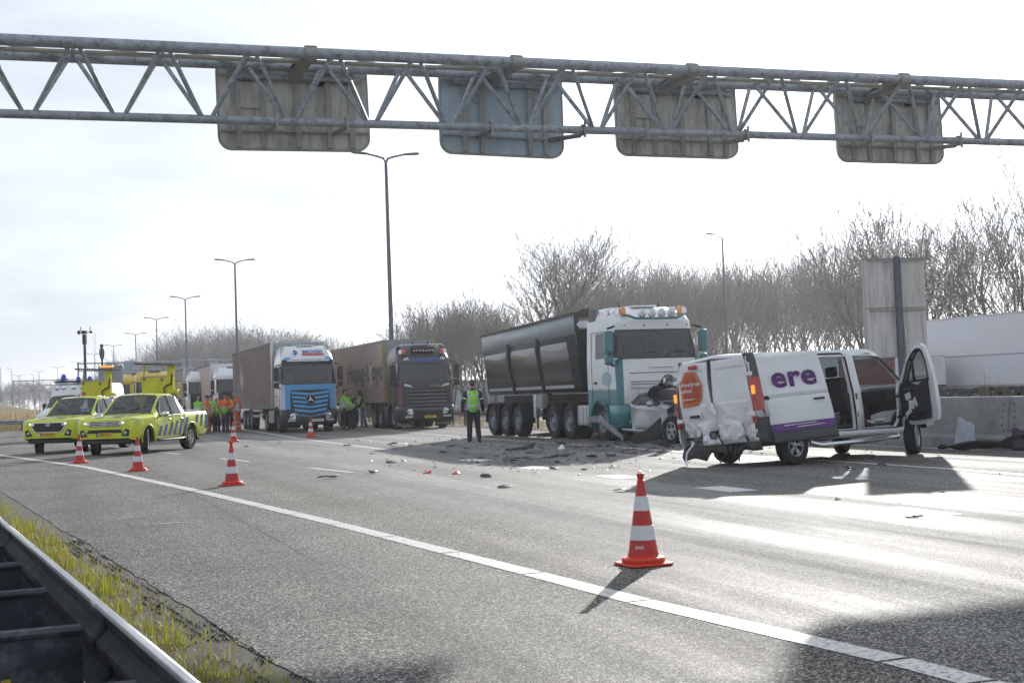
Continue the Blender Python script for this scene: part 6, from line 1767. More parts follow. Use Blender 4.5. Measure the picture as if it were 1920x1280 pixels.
# ================================================================== PEOPLE
mat_skin = M('skin', (.42, .22, .15), .55, 0, .06, 8)
mat_hair = M('dark_hair', (.03, .022, .018), .7)
mat_hairb = M('brown_hair', (.09, .05, .03), .7)
mat_hairg = M('grey_hair', (.25, .24, .23), .7)
mat_navy = M('navy_uniform', (.015, .018, .032), .85, 0, .2, 12)
mat_blackcl = M('black_cloth', (.016, .016, .018), .85, 0, .2, 12)
mat_jeans = M('blue_jeans', (.10, .17, .32), .85, 0, .15, 9)
mat_boot = M('black_boot', (.012, .012, .012), .5)
def hivis(name, base, upper=None, cut=1.28, bands=((1.02, 1.08), (1.20, 1.26)), vert=True):
    if name in MATS: return MATS[name]
    mt = bpy.data.materials.new(name); mt.use_nodes = True
    t = mt.node_tree; b = t.nodes['Principled BSDF']
    tc = N(t, 'ShaderNodeTexCoord'); sp = N(t, 'ShaderNodeSeparateXYZ'); t.links.new(tc.outputs['Object'], sp.inputs[0])
    def rng(o, a, c):
        n1 = N(t, 'ShaderNodeMath', operation='GREATER_THAN'); n1.inputs[1].default_value = a; t.links.new(o, n1.inputs[0])
        n2 = N(t, 'ShaderNodeMath', operation='LESS_THAN'); n2.inputs[1].default_value = c; t.links.new(o, n2.inputs[0])
        n3 = N(t, 'ShaderNodeMath', operation='MULTIPLY'); t.links.new(n1.outputs[0], n3.inputs[0]); t.links.new(n2.outputs[0], n3.inputs[1])
        return n3.outputs[0]
    c = mixc(t, ramp(t, nmap(t, 9, 4), [(.3, 0.), (.7, 1.)]), tuple(v * .85 for v in base), base)
    z = sp.outputs[2]
    if upper: c = mixc(t, rng(z, cut, 3.), c, upper)
    for a, d in bands: c = mixc(t, rng(z, a, d), c, (.50, .51, .52))
    if vert:
        ab = N(t, 'ShaderNodeMath', operation='ABSOLUTE'); t.links.new(sp.outputs[0], ab.inputs[0])
        c = mixc(t, rng(ab.outputs[0], .115, .16), c, (.50, .51, .52))
    t.links.new(c, b.inputs['Base Color']); b.inputs['Roughness'].default_value = .8
    MATS[name] = mt; return mt
GRN = (.30, .74, .03); ORG = (.80, .14, .015)
hv_g = hivis('hivis_green', GRN); hv_go = hivis('hivis_green_orange', GRN, ORG, 1.20, ((1.12, 1.19),), False); hv_o = hivis('hivis_orange', ORG, None, 0, ((.98, 1.04), (1.18, 1.23)), True)
hv_ot = hivis('hivis_orange_trousers', ORG, None, 0, ((.22, .27), (.42, .47)), False)
hv_vest = hivis('hivis_vest', (.26, .72, .06), None, 0, ((1.02, 1.075), (1.335, 1.375)), True)
hv_og = hivis('hivis_orange_green', ORG, GRN, 1.3, ((1.05, 1.1),), False)

def person(label, pos, az, H, o, pose):
    t = thing('person', label, 'person', pos, -az, o.get('group'))
    k = H / 1.80
    t.scale = (k, k, k)
    lean = pose.get('lean', 0)
    def limb(p, pitch, length, out=0):
        return p + Vector((math.sin(out), math.sin(pitch) * math.cos(out), -math.cos(pitch) * math.cos(out))).normalized() * length
    hip = Vector((0, 0, .94)); up = Vector((0, math.sin(lean), math.cos(lean)))
    chest = hip + up * .36; neck = hip + up * .56; fw = Vector((0, math.cos(lean), -math.sin(lean)))
    hp = pose.get('head', 0); hu = Vector((pose.get('htilt', 0), math.sin(lean + hp), math.cos(lean + hp)))
    head = neck + hu * .185 + Vector((0, .02, 0))
    B, J, TR, BO, V = G(), G(), G(), G(), G()
    # head with face
    hT = Matrix.Translation(head) @ Matrix.Rotation(pose.get('turn', 0), 4, 'Z') @ Matrix.Rotation(-(lean + hp), 4, 'X')
    hg = G(hT); hg.ell((0, 0, .02), (.076, .096, .115), 16, 12); hg.ell((0, .035, -.06), (.052, .06, .055), 12, 8); hg.ell((0, .100, -.010), (.014, .022, .028), 8, 6)
    for s in (-1, 1): hg.ell((s * .076, -.005, -.005), (.014, .024, .034), 8, 6); hg.ell((s * .03, .086, .022), (.016, .012, .008), 8, 6)
    hg.ell((0, .092, -.058), (.024, .010, .007), 8, 6)
    B.v += hg.v; B.f += [f for f in hg.f]
    B.caps(neck - up * .06, head - hu * .06, .055, .05)
    B.caps(hip + up * .05, chest, .125, .14, 14, 1.2)
    B.caps(chest - Vector((.16, 0, -.10)), chest + Vector((.16, 0, .10)), .07)
    J.caps(hip + up * .0, hip + up * .30, .150, .162, 16, 1.3); J.caps(hip + up * .30, hip + up * .42, .168, .14, 16, 1.3); J.caps(chest + Vector((-.13, 0, 0)) + up * .09, chest + Vector((.13, 0, 0)) + up * .09, .085)
    J.caps(neck - up * .05, neck + up * .015, .078, .066)
    V.caps(hip + up * .06, hip + up * .30, .185, .19, 16, 1.34); V.caps(hip + up * .30, hip + up * .42, .185, .15, 16, 1.3); V.caps(chest + Vector((-.125, 0, 0)) + up * .095, chest + Vector((.125, 0, 0)) + up * .095, .10)
    TR.caps(hip + Vector((-.05, 0, .0)), hip + Vector((.05, 0, .0)), .125); TR.caps(hip + up * .0, hip + up * .10, .128, .125, 14, 1.2)
    for s, lg in ((-1, pose['legs'][0]), (1, pose['legs'][1])):
        h_ = hip + Vector((s * .09, 0, -.03)); kn = limb(h_, lg[0], .44, s * .04); an = limb(kn, lg[0] - lg[1], .42, s * .02)
        B.caps(h_, kn, .07, .05); B.caps(kn, an, .05, .035)
        TR.caps(h_, kn, .112, .086); TR.caps(kn, an - (an - kn) * .05, .086, .076)
        fp = lg[2] if len(lg) > 2 else 0
        toe = an + Vector((s * .03, .165 * math.cos(fp), -.055 + .165 * math.sin(fp))); heel = an + Vector((0, -.045, -.055))
        BO.caps(an + Vector((0, 0, .10)), an + Vector((0, 0, -.02)), .058, .052); BO.caps(heel, toe, .043, .036, 10, 1.15)
        B.caps(an, (heel + toe) / 2, .035, .03)
    for s, ar in ((-1, pose['arms'][0]), (1, pose['arms'][1])):
        sh = chest + Vector((s * .195, 0, 0)) + up * .115; el = limb(sh, ar[0] + lean * 0, .30, s * ar[2]); inw = ar[3] if len(ar) > 3 else ar[2]
        wr = limb(el, ar[0] + ar[1], .26, s * inw)
        B.caps(sh, el, .048, .038); B.caps(el, wr, .038, .028)
        J.caps(sh, el, .082, .068); J.caps(el, el.lerp(wr, .92), .068, .052)
        d = (wr - el).normalized(); sd = d.cross(Vector((0, 1, 0)) if abs(d.y) < .8 else Vector((0, 0, 1))).normalized(); pn = sd.cross(d).normalized()
        palm = wr + d * .06
        B.caps(wr, palm, .03, .034, 10, .8)
        for q, (o_, L_) in enumerate(((-.027, .058), (-.009, .072), (.009, .068), (.027, .052))):
            a_ = wr + d * .085 + sd * o_; b_ = a_ + (d * .8 + pn * .35).normalized() * L_ * .55; c_ = b_ + (d * .4 + pn * .85).normalized() * L_ * .5
            B.path([a_ - d * .03, a_, b_, c_], [.0105, .0105, .0095, .008], 6)
        B.path([wr + d * .03 - sd * .025, wr + d * .06 - sd * .048 + pn * .012, wr + d * .09 - sd * .050 + pn * .03], [.013, .011, .009], 6)
    def rem(g, name, mat, vox, it=4):
        ob = g.build(name, mat, t, ang=180)
        q = ob.modifiers.new('remesh', 'REMESH'); q.mode = 'VOXEL'; q.voxel_size = vox; q.use_smooth_shade = True
        q = ob.modifiers.new('smooth', 'SMOOTH'); q.factor = .5; q.iterations = it
        return ob
    rem(B, 'body', o.get('skin', mat_skin), .012, 2)
    rem(J, 'jacket', o['jacket'], .018); rem(TR, 'trousers', o['trousers'], .018); rem(BO, 'boots', mat_boot, .016, 2)
    if o.get('vest'): rem(V, 'vest', o['vest'], .018)
    hg = G(hT)
    if o.get('cap'):
        hg.ell((0, -.005, .06), (.086, .106, .085), 16, 10)
        if o.get('peak'): hg.ell((0, .10, .052), (.06, .06, .010), 12, 6)
        rem(hg, 'cap', o['cap'], .014, 2)
    elif o.get('hair'):
        hg.ell((0, -.014, .050), (.082, .100, .095), 16, 10); hg.ell((0, -.05, .0), (.074, .062, .075), 12, 8)
        hg.warp(lambda p: p + Vector((noise.noise(p * 30), noise.noise(p * 31 + Vector((3, 3, 3))), noise.noise(p * 29))) * .006)
        rem(hg, 'hair', o['hair'], .014, 1)
    if o.get('papers'):
        g = G(); g.box((.10, .30, .92), (.24, .01, .30), Matrix.Rotation(.5, 3, 'X')); g.build('papers', M('pink_paper', (.55, .45, .47), .8), t)
    if o.get('armband'):
        for s, ar in ((-1, pose['arms'][0]), (1, pose['arms'][1])):
            sh = chest + Vector((s * .195, 0, 0)) + up * .115; el = limb(sh, ar[0], .30, s * ar[2])
            g = G(); g.tube(sh.lerp(el, .48), sh.lerp(el, .62), .073, .072, 12); g.build('sleeve_band', mat_inkw, t)
    return t
STAND = dict(legs=[(.05, .06), (-.03, .05)], arms=[(.1, .25, .14), (.1, .25, .14)])
def st(**k): d = dict(STAND); d.update(k); return d
person('police officer in navy uniform and green vest walking away across the road', gp(889, 828.5), rad(-8), 1.86, dict(jacket=mat_navy, trousers=mat_navy, vest=hv_vest, hair=mat_hairb, armband=True, group='people at the scene'),
       dict(legs=[(.16, .10, 0), (-.22, .30, -.35)], arms=[(-.22, .42, .34, .05), (.10, .30, .30, .10)], lean=.03, head=.22))
G1 = 'people at the scene'
D1 = 69.5
def pg(px, D): p = at(px, 760, D); p.z = 0; return p
person('person in dark coat with green vest crouched behind the pickup bed', pg(338, 66), rad(170), 1.66, dict(jacket=mat_blackcl, trousers=mat_blackcl, vest=hv_g, hair=mat_hair, group=G1), st(lean=.2, head=.2, arms=[(.5, .8, .2), (.5, .8, .2)]))
person('dark haired man in green jacket, leftmost of the workers behind the pickup', pg(371, 67.5), rad(120), 1.84, dict(jacket=hv_g, trousers=mat_blackcl, hair=mat_hair, group=G1), st(arms=[(.3, .6, .15), (.5, .9, .1, -.2)]))
person('worker in orange suit and dark cap standing close behind the pickup tail', pg(388, 68.5), rad(80), 1.80, dict(jacket=hv_o, trousers=hv_ot, cap=mat_navy, group=G1), st(turn=-.3))
person('worker in green jacket, black trousers and dark cap beside the orange suit', pg(396, 70), rad(150), 1.82, dict(jacket=hv_g, trousers=mat_blackcl, cap=mat_blackcl, group=G1), st(arms=[(.2, .9, .2, -.2), (.2, .9, .2, -.2)]))
person('bald worker in short orange and green jacket, smallest of the standing group', pg(406.5, 70.5), rad(200), 1.66, dict(jacket=hv_go, trousers=mat_blackcl, hair=mat_hairg, group=G1), st(head=.25))
person('broad worker in orange-topped green jacket and navy trousers seen from behind', pg(422, 69), rad(15), 1.90, dict(jacket=hv_go, trousers=mat_navy, cap=mat_navy, group=G1), dict(legs=[(.06, .05), (-.05, .05)], arms=[(.15, .5, .26, .0), (.15, .5, .26, .0)], head=.1))
person('dark haired worker in green jacket facing the broad worker', pg(433.5, 71), rad(250), 1.84, dict(jacket=hv_og, trousers=mat_navy, hair=mat_hair, group=G1), st(head=.35, arms=[(.4, 1.0, .1, -.2), (.4, 1.0, .1, -.2)]))
person('worker in full orange suit and grey cap next to the brown trailer', pg(444.5, 69), rad(285), 1.88, dict(jacket=hv_o, trousers=hv_ot, cap=mat_hairg, group=G1), st(head=.35, lean=.06, arms=[(.35, 1.0, .15, -.1), (.35, 1.0, .15, -.1)]))
person('man in green jacket and black trousers pointing between blue and black lorries', pg(645, 64), rad(75), 1.84, dict(jacket=hv_g, trousers=mat_blackcl, hair=mat_hair, group=G1), st(arms=[(.3, .6, .2, .1), (.55, .75, .1, -.1)], head=.15))
person('person in black coat half hidden between the two vested men', pg(658, 66), rad(200), 1.80, dict(jacket=mat_blackcl, trousers=mat_blackcl, vest=hv_g, hair=mat_hairg, group=G1), st(arms=[(.9, 1.6, .2, -.1), (.3, .6, .2)]))
person('man in blue jeans and green vest holding papers beside the container', pg(680, 68.5), rad(262), 1.80, dict(jacket=mat_blackcl, trousers=mat_jeans, vest=hv_g, hair=mat_hair, papers=True, skin=M('dark_skin', (.10, .05, .035), .55), group=G1), dict(legs=[(.12, .1), (-.12, .12)], arms=[(.25, .6, .12, -.1), (.35, .7, .12, -.1)], head=.35, lean=.05))

# ================================================================== WRECKAGE ON THE ROAD
def wreck(name, label, px, py, mat, f, rz=0, nu=8, nv=5, solid=.012, cat='debris', kids=()):
    p = gp(px, py)
    g = G(); g.grid([[f(i / nu, k / nv) for i in range(nu + 1)] for k in range(nv + 1)])
    zmin = min(v[2] for v in g.v)
    g.v = [(a, b, c - zmin + .012) for a, b, c in g.v]
    o = g.build(name, mat, None, ang=28, solid=solid)
    o.location = p; o.rotation_euler = (0, 0, rz)
    return tag(o, label, cat)
nz = lambda a, b, c: noise.noise(Vector((a, b, c)))
wreck('torn_bumper', 'long black torn bumper with upturned purple end lying along the barrier', 1852, 846, mat_ink, lambda u, v: Vector((-1.0 + 2.1 * u, .30 * v + .05 * nz(u * 4, v * 3, 1), .10 * nz(u * 5, v * 4, 2) + .16 * (1 - v) * math.sin(u * 3.0) + (0.55 * max(0, u - .62) ** 1.0 * (1.6 - v)) + .32 * max(0, .16 - u))), rad(-40), 18, 6)
wreck('bumper_end', 'purple end piece of the torn bumper at the right picture edge', 1898, 846, M('dark_purple_plastic', (.022, .006, .034), .4), lambda u, v: Vector((.5 * u, .1 * v, .42 * v * (1 - .3 * u) + .04 * nz(u * 4, v * 4, 8))), rad(-30))
wreck('bodywork_fragment', 'pale broken body panel leaning against the concrete barrier', 1806, 841, M('pale_blue_plastic', (.26, .29, .35), .3, 0, .3, 6, coat=.4), lambda u, v: Vector((.45 * u - .10 * v + .18 * (1 - v) * u, .24 * v - .24, .62 * v * (1 - .25 * u) + .05 * nz(u * 3, v * 3, 4))), rad(-66))
wreck('broken_bumper', 'crumpled silver bumper piece propped in front of the tipper wheel', 1136, 830, M('scratched_silver', (.30, .31, .32), .45, .3, .4, 7, dirt=(.05, .05, .05), dirt_amt=.8, dscale=6), lambda u, v: Vector((-.45 + .95 * u, .08 * math.sin(u * 5), (.42 - .75 * max(0, u - .30)) * 1.0 + .20 * v + .09 * nz(u * 4, v * 3, 3))), rad(-8), 12, 5)
wreck('bent_wing', 'dark curved wing panel standing on edge before the tipper bumper', 1186, 834, mat_ink, lambda u, v: Vector((.75 * u, .16 * math.sin(u * 3), .50 * v * (.35 + .65 * u) + .15 * u * u + .05 * nz(u * 3, v * 3, 9))), rad(-10), 10, 5)
wreck('plastic_fragment', 'flat black plastic fragment standing under the rear of the van', 1318, 846, mat_ink, lambda u, v: Vector((.66 * u, .1 * v, .30 * v + .02 * nz(u * 3, v * 3, 2))), rad(-12))
wreck('torn_liner', 'ragged black wheel liner on the road between officer and tipper', 948, 845, mat_ink, lambda u, v: Vector((.7 * u + .1 * v, .2 * v, .05 * nz(u * 5, v * 4, 1) + .15 * u * u * v)), .2)
wreck('splintered_strip', 'long splintered black strip lying in front of the tipper lorry', 1005, 862, mat_ink, lambda u, v: Vector((-.7 + 1.4 * u, .06 * v * (1.2 - u) + .04 * nz(u * 6, 1, 1), .03 * nz(u * 7, v * 3, 5) + .02 * math.sin(u * 9))), .08, 24, 2)
wreck('splintered_strip', 'black splintered strip beside the blue and white scrap', 1100, 839, mat_ink, lambda u, v: Vector((-.5 + 1.1 * u, .07 * v * (.4 + u) + .05 * nz(u * 6, 2, 1), .04 * nz(u * 6, v * 3, 6))), -.05, 20, 2)
wreck('wooden_lath', 'thin tan lath lying on the road near the tipper', 1072, 842, M('tan_lath', (.28, .21, .11), .7), lambda u, v: Vector((-.5 + 1.1 * u, .05 * v, .02 * nz(u * 4, v, 1))), .1, 6, 1)
wreck('blue_white_scrap', 'small blue and white scrap on the road near the tan lath', 1050, 843, mat_inkw, lambda u, v: Vector((.16 * u, .12 * v, .12 * u * v)), .6, 3, 3)
for k, (px, py) in enumerate(((793, 888), (853, 889.5), (742, 836.5), (762, 865))):
    wreck('red_lens_shard', 'small red lens shard on the road, %s' % ('left one of the middle pair', 'right one of the middle pair', 'furthest from us near the block line', 'between the block line and the dashes')[k], px, py, M('broken_red', (.60, .04, .02), .35), lambda u, v: Vector((.15 * u * (.6 if k == 3 else 1), .08 * v, .05 * u * v + .02 * nz(u * 3, v * 3, k))), k * .9, 3, 3)
sh0 = []
for k in range(5):
    r = random.Random(k + 3)
    g = G()
    pts = [Vector((math.cos(a) * (.06 + .09 * r.random()), math.sin(a) * (.04 + .08 * r.random()), .012 + .07 * r.random() ** 2)) for a in [2 * PI * i / 7 for i in range(7)]]
    g.add(pts + [Vector((0, 0, .05 * r.random() + .015))], [(i, (i + 1) % 7, 7) for i in range(7)])
    o = g.build('plastic_shard', mat_ink, None, ang=10, solid=.008); sh0.append(o)
spots = [(672, 826), (652, 836), (735, 834), (770, 836), (816, 822), (734, 868), (700, 887), (800, 886), (852, 826), (830, 849), (945, 914.5), (1164, 921), (1053, 833), (1068, 833.5), (1085, 823), (1130, 845), (1165, 848), (1250, 838), (1295, 832), (1160, 834), (1190, 838), (1222, 842), (930, 856), (958, 866), (1018, 842), (1035, 858), (1078, 850), (1108, 858), (1122, 866), (1040, 880), (985, 858), (868, 848), (903, 860), (1180, 852), (1146, 856), (1232, 834), (1256, 840), (1172, 829), (1150, 831), (1245, 834), (1060, 855), (1147, 876), (1094, 881), (1000, 851), (910, 895), (1582, 864), (1655, 873), (1594, 880), (1662, 866), (1768, 838), (1713, 970), (462, 838), (523, 830), (617, 897), (1045, 867), (975, 842), (876, 842), (846, 838), (905, 835), (1210, 846), (1240, 848), (1185, 844), (1275, 845), (815, 835)]
for i, (px, py) in enumerate(spots):
    o = sh0[i] if i < 5 else sh0[i % 5].copy()
    if i >= 5: COL.objects.link(o)
    r = random.Random(i)
    o.location = gp(px, py); o.rotation_euler = (0, 0, r.random() * 6); k = .6 + 1.0 * r.random(); o.scale = (k * 1.25, k * .75, k * .7)
    tag(o, 'small black plastic shard lying on the asphalt', 'debris', 'black plastic shards scattered on the road')
g = G()
r = random.Random(77)
for i in range(2600):
    a, c = r.gauss(33, 7), r.gauss(13.0, 1.9)
    if i % 3 == 0: q = gp(r.gauss(1215, 60), r.gauss(834, 5)); p = Vector((q.x, q.y, 0))
    elif i % 3 == 1: q = gp(r.gauss(980, 130), r.gauss(850, 14)); p = Vector((q.x, q.y, 0))
    else: p = rp(a, c)
    s = .012 + .05 * r.random() ** 3; an = r.random() * 6
    g.add([p + Vector((s * math.cos(an + j * 2.1), s * math.sin(an + j * 2.1), .004 + s * (j == 1) * .5)) for j in range(3)] + [p + Vector((0, 0, .006 + s * .4))], [(0, 1, 3), (1, 2, 3), (2, 0, 3)])
tag(g.build('broken_glass_crumbs', M('crumb_mix', (.16, .17, .18), .2, 0, .9, 30), None, ang=5), 'tiny crumbs of broken glass and plastic around the wreck', 'debris', kind='stuff')

# ================================================================== TREES
mat_bark = M('bark', (.19, .18, .17), .9, 0, .35, 5, .3, 30)
mat_twig = M('twig', (.215, .205, .195), .9, 0, .3, 3)
def tree_mesh(name, seed, H, split, limbs, spread, twig_n, r0, lv=4, upr=.55, multi=1):
    rn = random.Random(seed)
    TK, CR = G(), G()
    def grow(g_list, p, d, L, r, lvl):
        n = 3 if lvl < 3 else 2
        ps, rs = [p], [r]
        q = p.copy(); dd = d.copy()
        for i in range(n):
            dd = (dd + Vector((rn.gauss(0, .11), rn.gauss(0, .11), rn.gauss(upr * .22, .08)))).normalized()
            q = q + dd * (L / n); ps.append(q.copy()); rs.append(max(.018, r * (1 - .62 * (i + 1) / n)))
        (TK if lvl <= 1 else CR).path(ps, rs, (8, 6, 4, 3, 3)[min(lvl, 4)], False)
        if lvl >= lv: return
        cnt = (limbs, limbs, twig_n, twig_n, twig_n)[lvl]
        for i in range(cnt):
            f = (.25 + .75 * (i + rn.random()) / cnt) if lvl else (split + (1 - split) * (i + rn.random() * .7) / cnt)
            idx = min(n - 1, int(f * n)); fr = f * n - idx
            bp = ps[idx].lerp(ps[idx + 1], min(1, fr)); br = rs[idx] + (rs[idx + 1] - rs[idx]) * min(1, fr)
            ax = (ps[idx + 1] - ps[idx]).normalized()
            az_ = rn.random() * 2 * PI
            side = ax.cross(Vector((math.cos(az_), math.sin(az_), .1))).normalized()
            ang = spread * (.7 + .6 * rn.random())
            nd = (ax * math.cos(ang) + side * math.sin(ang)).normalized()
            ll = L * (.50 + .28 * rn.random()) * (1.15 - .45 * f if lvl == 0 else 1)
            grow(g_list, bp, nd, ll, max(.018, br * .62), lvl + 1)
    for k in range(multi):
        d0 = Vector((rn.gauss(0, .05), rn.gauss(0, .05), 1)) if multi == 1 else Vector((rn.gauss(0, .22), rn.gauss(0, .22), 1))
        grow(None, Vector((rn.gauss(0, .25) * (multi > 1), rn.gauss(0, .25) * (multi > 1), -.2)), d0.normalized(), H * (.85 + .2 * rn.random()) * (1 if multi == 1 else .9), r0, 0)
    t = thing('bare_tree', 'x', 'tree')
    TK.build('trunk', mat_bark, t, ang=80); CR.build('crown', mat_twig, t, ang=80)
    return t
TREES = {
    'wide': [tree_mesh('w', 1, 15, .22, 7, .66, 3, .28, 4, .45), tree_mesh('w', 2, 15, .25, 7, .62, 3, .28, 4, .5)],
    'bush': [tree_mesh('b', 3, 12, .12, 5, .52, 3, .16, 4, .5, 3), tree_mesh('b', 4, 12, .15, 5, .48, 3, .16, 4, .6, 3)],
    'slim': [tree_mesh('s', 5, 15, .30, 7, .50, 4, .16, 3, .7), tree_mesh('s', 6, 15, .35, 7, .42, 4, .15, 3, .8), tree_mesh('s', 7, 15, .25, 7, .48, 4, .15, 3, .7)],
    'pop': [tree_mesh('p', 8, 18, .16, 14, .60, 3, .36, 4, .75)],
}
used = {}
def plant(kind, k, px, D, top, label, group=None, wid=1.0):
    """tree standing at ground level at distance D, its top at picture height `top`"""
    p = at(px, 740, D); tp = at(px, top, D).z
    base = TREES[kind][k % len(TREES[kind])]
    h0 = base.get('_h')
    if h0 is None:
        zs0 = sorted(v.co.z for c in base.children for v in c.data.vertices); h0 = zs0[int(len(zs0) * .975)]; base['_h'] = h0
    s = tp / h0
    if used.get((kind, k % len(TREES[kind]))) is None:
        o = base; used[(kind, k % len(TREES[kind]))] = 1
    else:
        o = dup(base)
    rr_ = random.Random(int(px * 7 + D))
    o.location = (p.x, p.y, -.05); o.rotation_euler = (0, 0, rr_.random() * 6.28); o.scale = (s * wid, s * wid, s)
    o['label'] = label; 
    if group: o['group'] = group
    return o
plant('pop', 0, 988, 128, 437, 'tallest bare tree with a wide fan of branches behind the tipper trailer', None, 1.45)
plant('wide', 0, 1060, 150, 508, 'medium bare tree just right of the tallest one behind the tipper cab')
plant('wide', 1, 1230, 140, 484, 'round-crowned bare tree above the tipper cab roof')
plant('wide', 0, 1285, 150, 488, 'bare tree right of the round-crowned one above the amber beacons')
plant('bush', 0, 1640, 92, 372, 'large many-stemmed bare tree behind the streaked panel, left part', None, 1.05)
plant('bush', 1, 1712, 97, 376, 'large many-stemmed bare tree rising over the streaked panel', None, 1.05)
plant('bush', 0, 1765, 100, 425, 'dense bare tree between the streaked panel and the white trailer', None, 1.1)
plant('wide', 1, 1850, 92, 375, 'tall bare tree behind the white trailer')
plant('bush', 1, 1905, 86, 338, 'tallest bare tree at the right picture edge', None, 1.1)
plant('bush', 0, 1950, 88, 350, 'bare tree half out of the picture at the right edge', None, 1.1)
plant('bush', 1, 1800, 110, 470, 'lower brown bare tree behind the end of the white trailer', None, 1.3)
rr = random.Random(11)
for i in range(64):
    px = 1100 + 560 * (i + rr.random()) / 64
    D = 128 + 62 * rr.random()
    top = (520 - (px - 1100) * .10 + rr.gauss(0, 14)) if px > 1300 else 520 - (px - 1100) * .12 + rr.gauss(0, 12)
    plant('slim', i, px, D, top + (D - 128) * .16, 'slender bare tree in the misty wood right of the tipper', 'slender trees of the misty wood', 1.2)
for i in range(46):
    px = 1080 + 600 * (i + rr.random()) / 46
    D = 195 + 60 * rr.random()
    plant('slim', i, px, D, 548 - (px - 1080) * .06 + rr.gauss(0, 10), 'slender bare tree deep in the misty wood', 'trees deep in the misty wood', 1.5)
for i in range(26):
    px = 760 + 190 * (i + rr.random()) / 26
    D = 125 + 45 * rr.random()
    plant(('slim', 'bush')[i % 3 == 0], i, px, D, 598 - 30 * math.sin((px - 760) / 190 * 3.1) + rr.gauss(0, 9) + (8 if px < 800 else 0) - (25 if px > 905 else 0), 'slender bare tree in the row between the black lorry and the tipper', 'row of bare trees behind the black lorry', 1.25)
for i in range(46):
    px = 232 + 400 * (i + rr.random()) / 46
    D = 235 + 90 * rr.random()
    top = 690 - 66 * min(1, (px - 232) / 150) + rr.gauss(0, 7) + (6 if px > 500 else 0)
    plant(('bush', 'slim')[i % 2], i, px, D, top, 'hazy bare tree in the far row above the queued lorries', 'far row of hazy trees', 1.5)
for i in range(44):
    px = -30 + 330 * (i + rr.random()) / 44
    D = 430 + 160 * rr.random()
    plant(('bush', 'slim')[i % 2], i, px, D, 722 - .035 * px + rr.gauss(0, 5), 'pale bare tree in the farthest wood at the left edge', 'farthest wood at the left', 1.7)
for i in range(10):
    px = 1060 + 900 * (i + rr.random()) / 30
    plant('bush', i, px, 118 + 30 * rr.random() - (22 if px > 1640 else 0), 640 - (px - 1060) * .03 + rr.gauss(0, 8), 'low bushy tree in the undergrowth of the misty wood', 'bushy undergrowth trees', 1.9)
# undergrowth as one mass
g = G(); r = random.Random(5)
for i in range(5200):
    a, c = r.uniform(60, 210), 50 + 26 * r.random() ** 1.3
    p = rp(a, c); h = r.uniform(1.2, 4.2); d = Vector((r.gauss(0, .22), r.gauss(0, .22), 1)).normalized()
    w = .012 + .014 * r.random(); q = p + d * h; m_ = p + d * h * .5 + Vector((r.gauss(0, .1), r.gauss(0, .1), 0))
    sx_ = Vector((w, w * .3, 0))
    g.add([p - sx_, p + sx_, m_ + sx_ * .7, m_ - sx_ * .7, q], [(0, 1, 2, 3), (3, 2, 4)])
tag(g.build('undergrowth', mat_twig, None, ang=5), kind='stuff')

# ================================================================== GRASS AND REEDS
def blade_mat(name, a, b):
    mt = bpy.data.materials.new(name); mt.use_nodes = True
    t = mt.node_tree; bs = t.nodes['Principled BSDF']
    c = mixc(t, ramp(t, nmap(t, 9, 4, .7), [(.3, 0.), (.7, 1.)]), a, b)
    t.links.new(c, bs.inputs['Base Color']); bs.inputs['Roughness'].default_value = .55
    tr = N(t, 'ShaderNodeBsdfTranslucent'); t.links.new(c, tr.inputs[0])
    mx = N(t, 'ShaderNodeMixShader'); mx.inputs[0].default_value = .45
    t.links.new(bs.outputs[0], mx.inputs[1]); t.links.new(tr.outputs[0], mx.inputs[2])
    t.links.new(mx.outputs[0], t.nodes['Material Output'].inputs[0])
    return mt
mat_gr = blade_mat('verge_grass', (.20, .235, .018), (.42, .40, .035))
mat_gd = blade_mat('dry_grass', (.30, .24, .10), (.20, .14, .07))
def blades(name, n, place, hmin, hmax, w, mat, seed, bend=.6):
    r = random.Random(seed); g = G()
    for i in range(n):
        p = place(r)
        if p is None: continue
        h = hmin + (hmax - hmin) * r.random() ** 2; az_ = r.random() * 6.28; b_ = bend * r.random() * h
        d = Vector((math.cos(az_), math.sin(az_), 0)); s = Vector((-d.y, d.x, 0)) * w * (.6 + .8 * r.random())
        m1 = p + d * b_ * .22 + Vector((0, 0, h * .5)); m2 = p + d * b_ * .6 + Vector((0, 0, h * .85)); tp = p + d * b_ * 1.1 + Vector((0, 0, h * (1 - .25 * b_ / h)))
        g.add([p - s, p + s, m1 + s * .9, m1 - s * .9, m2 + s * .55, m2 - s * .55, tp], [(0, 1, 2, 3), (3, 2, 4, 5), (5, 4, 6)])
    return tag(g.build(name, mat, None, ang=180), kind='stuff')
def vg(width, off, clump):
    def f(r):
        s = r.uniform(-2.2, 15) if r.random() < .75 else r.uniform(15, 40)
        o = off + abs(r.gauss(0, width))
        p = RP0 + RDIR * s + RN * o
        if noise.noise(Vector((p.x * 2.2, p.y * 2.2, 3))) < clump: return None
        return p + Vector((0, 0, -.01))
    return f
blades('grass', 13000, vg(.13, .50, -.20), .04, .19, .0035, mat_gr, 1, 1.0)
blades('grass', 4000, vg(.12, .85, -.12), .03, .14, .0035, mat_gr, 21, 1.0)
blades('matted_grass', 15000, vg(.22, .45, -.35), .015, .075, .004, blade_mat('matted_grass', (.13, .135, .02), (.30, .25, .06)), 31, 1.5)
blades('grass', 500, vg(.22, .55, -.3), .14, .34, .0035, mat_gr, 9, .5)
blades('dry_grass', 5500, vg(.22, .55, -.3), .03, .18, .003, mat_gd, 2, .8)
blades('grass', 700, lambda r: RP0 + RDIR * r.uniform(-1.5, 4) + RN * r.uniform(.9, 1.2), .02, .10, .003, mat_gr, 4)
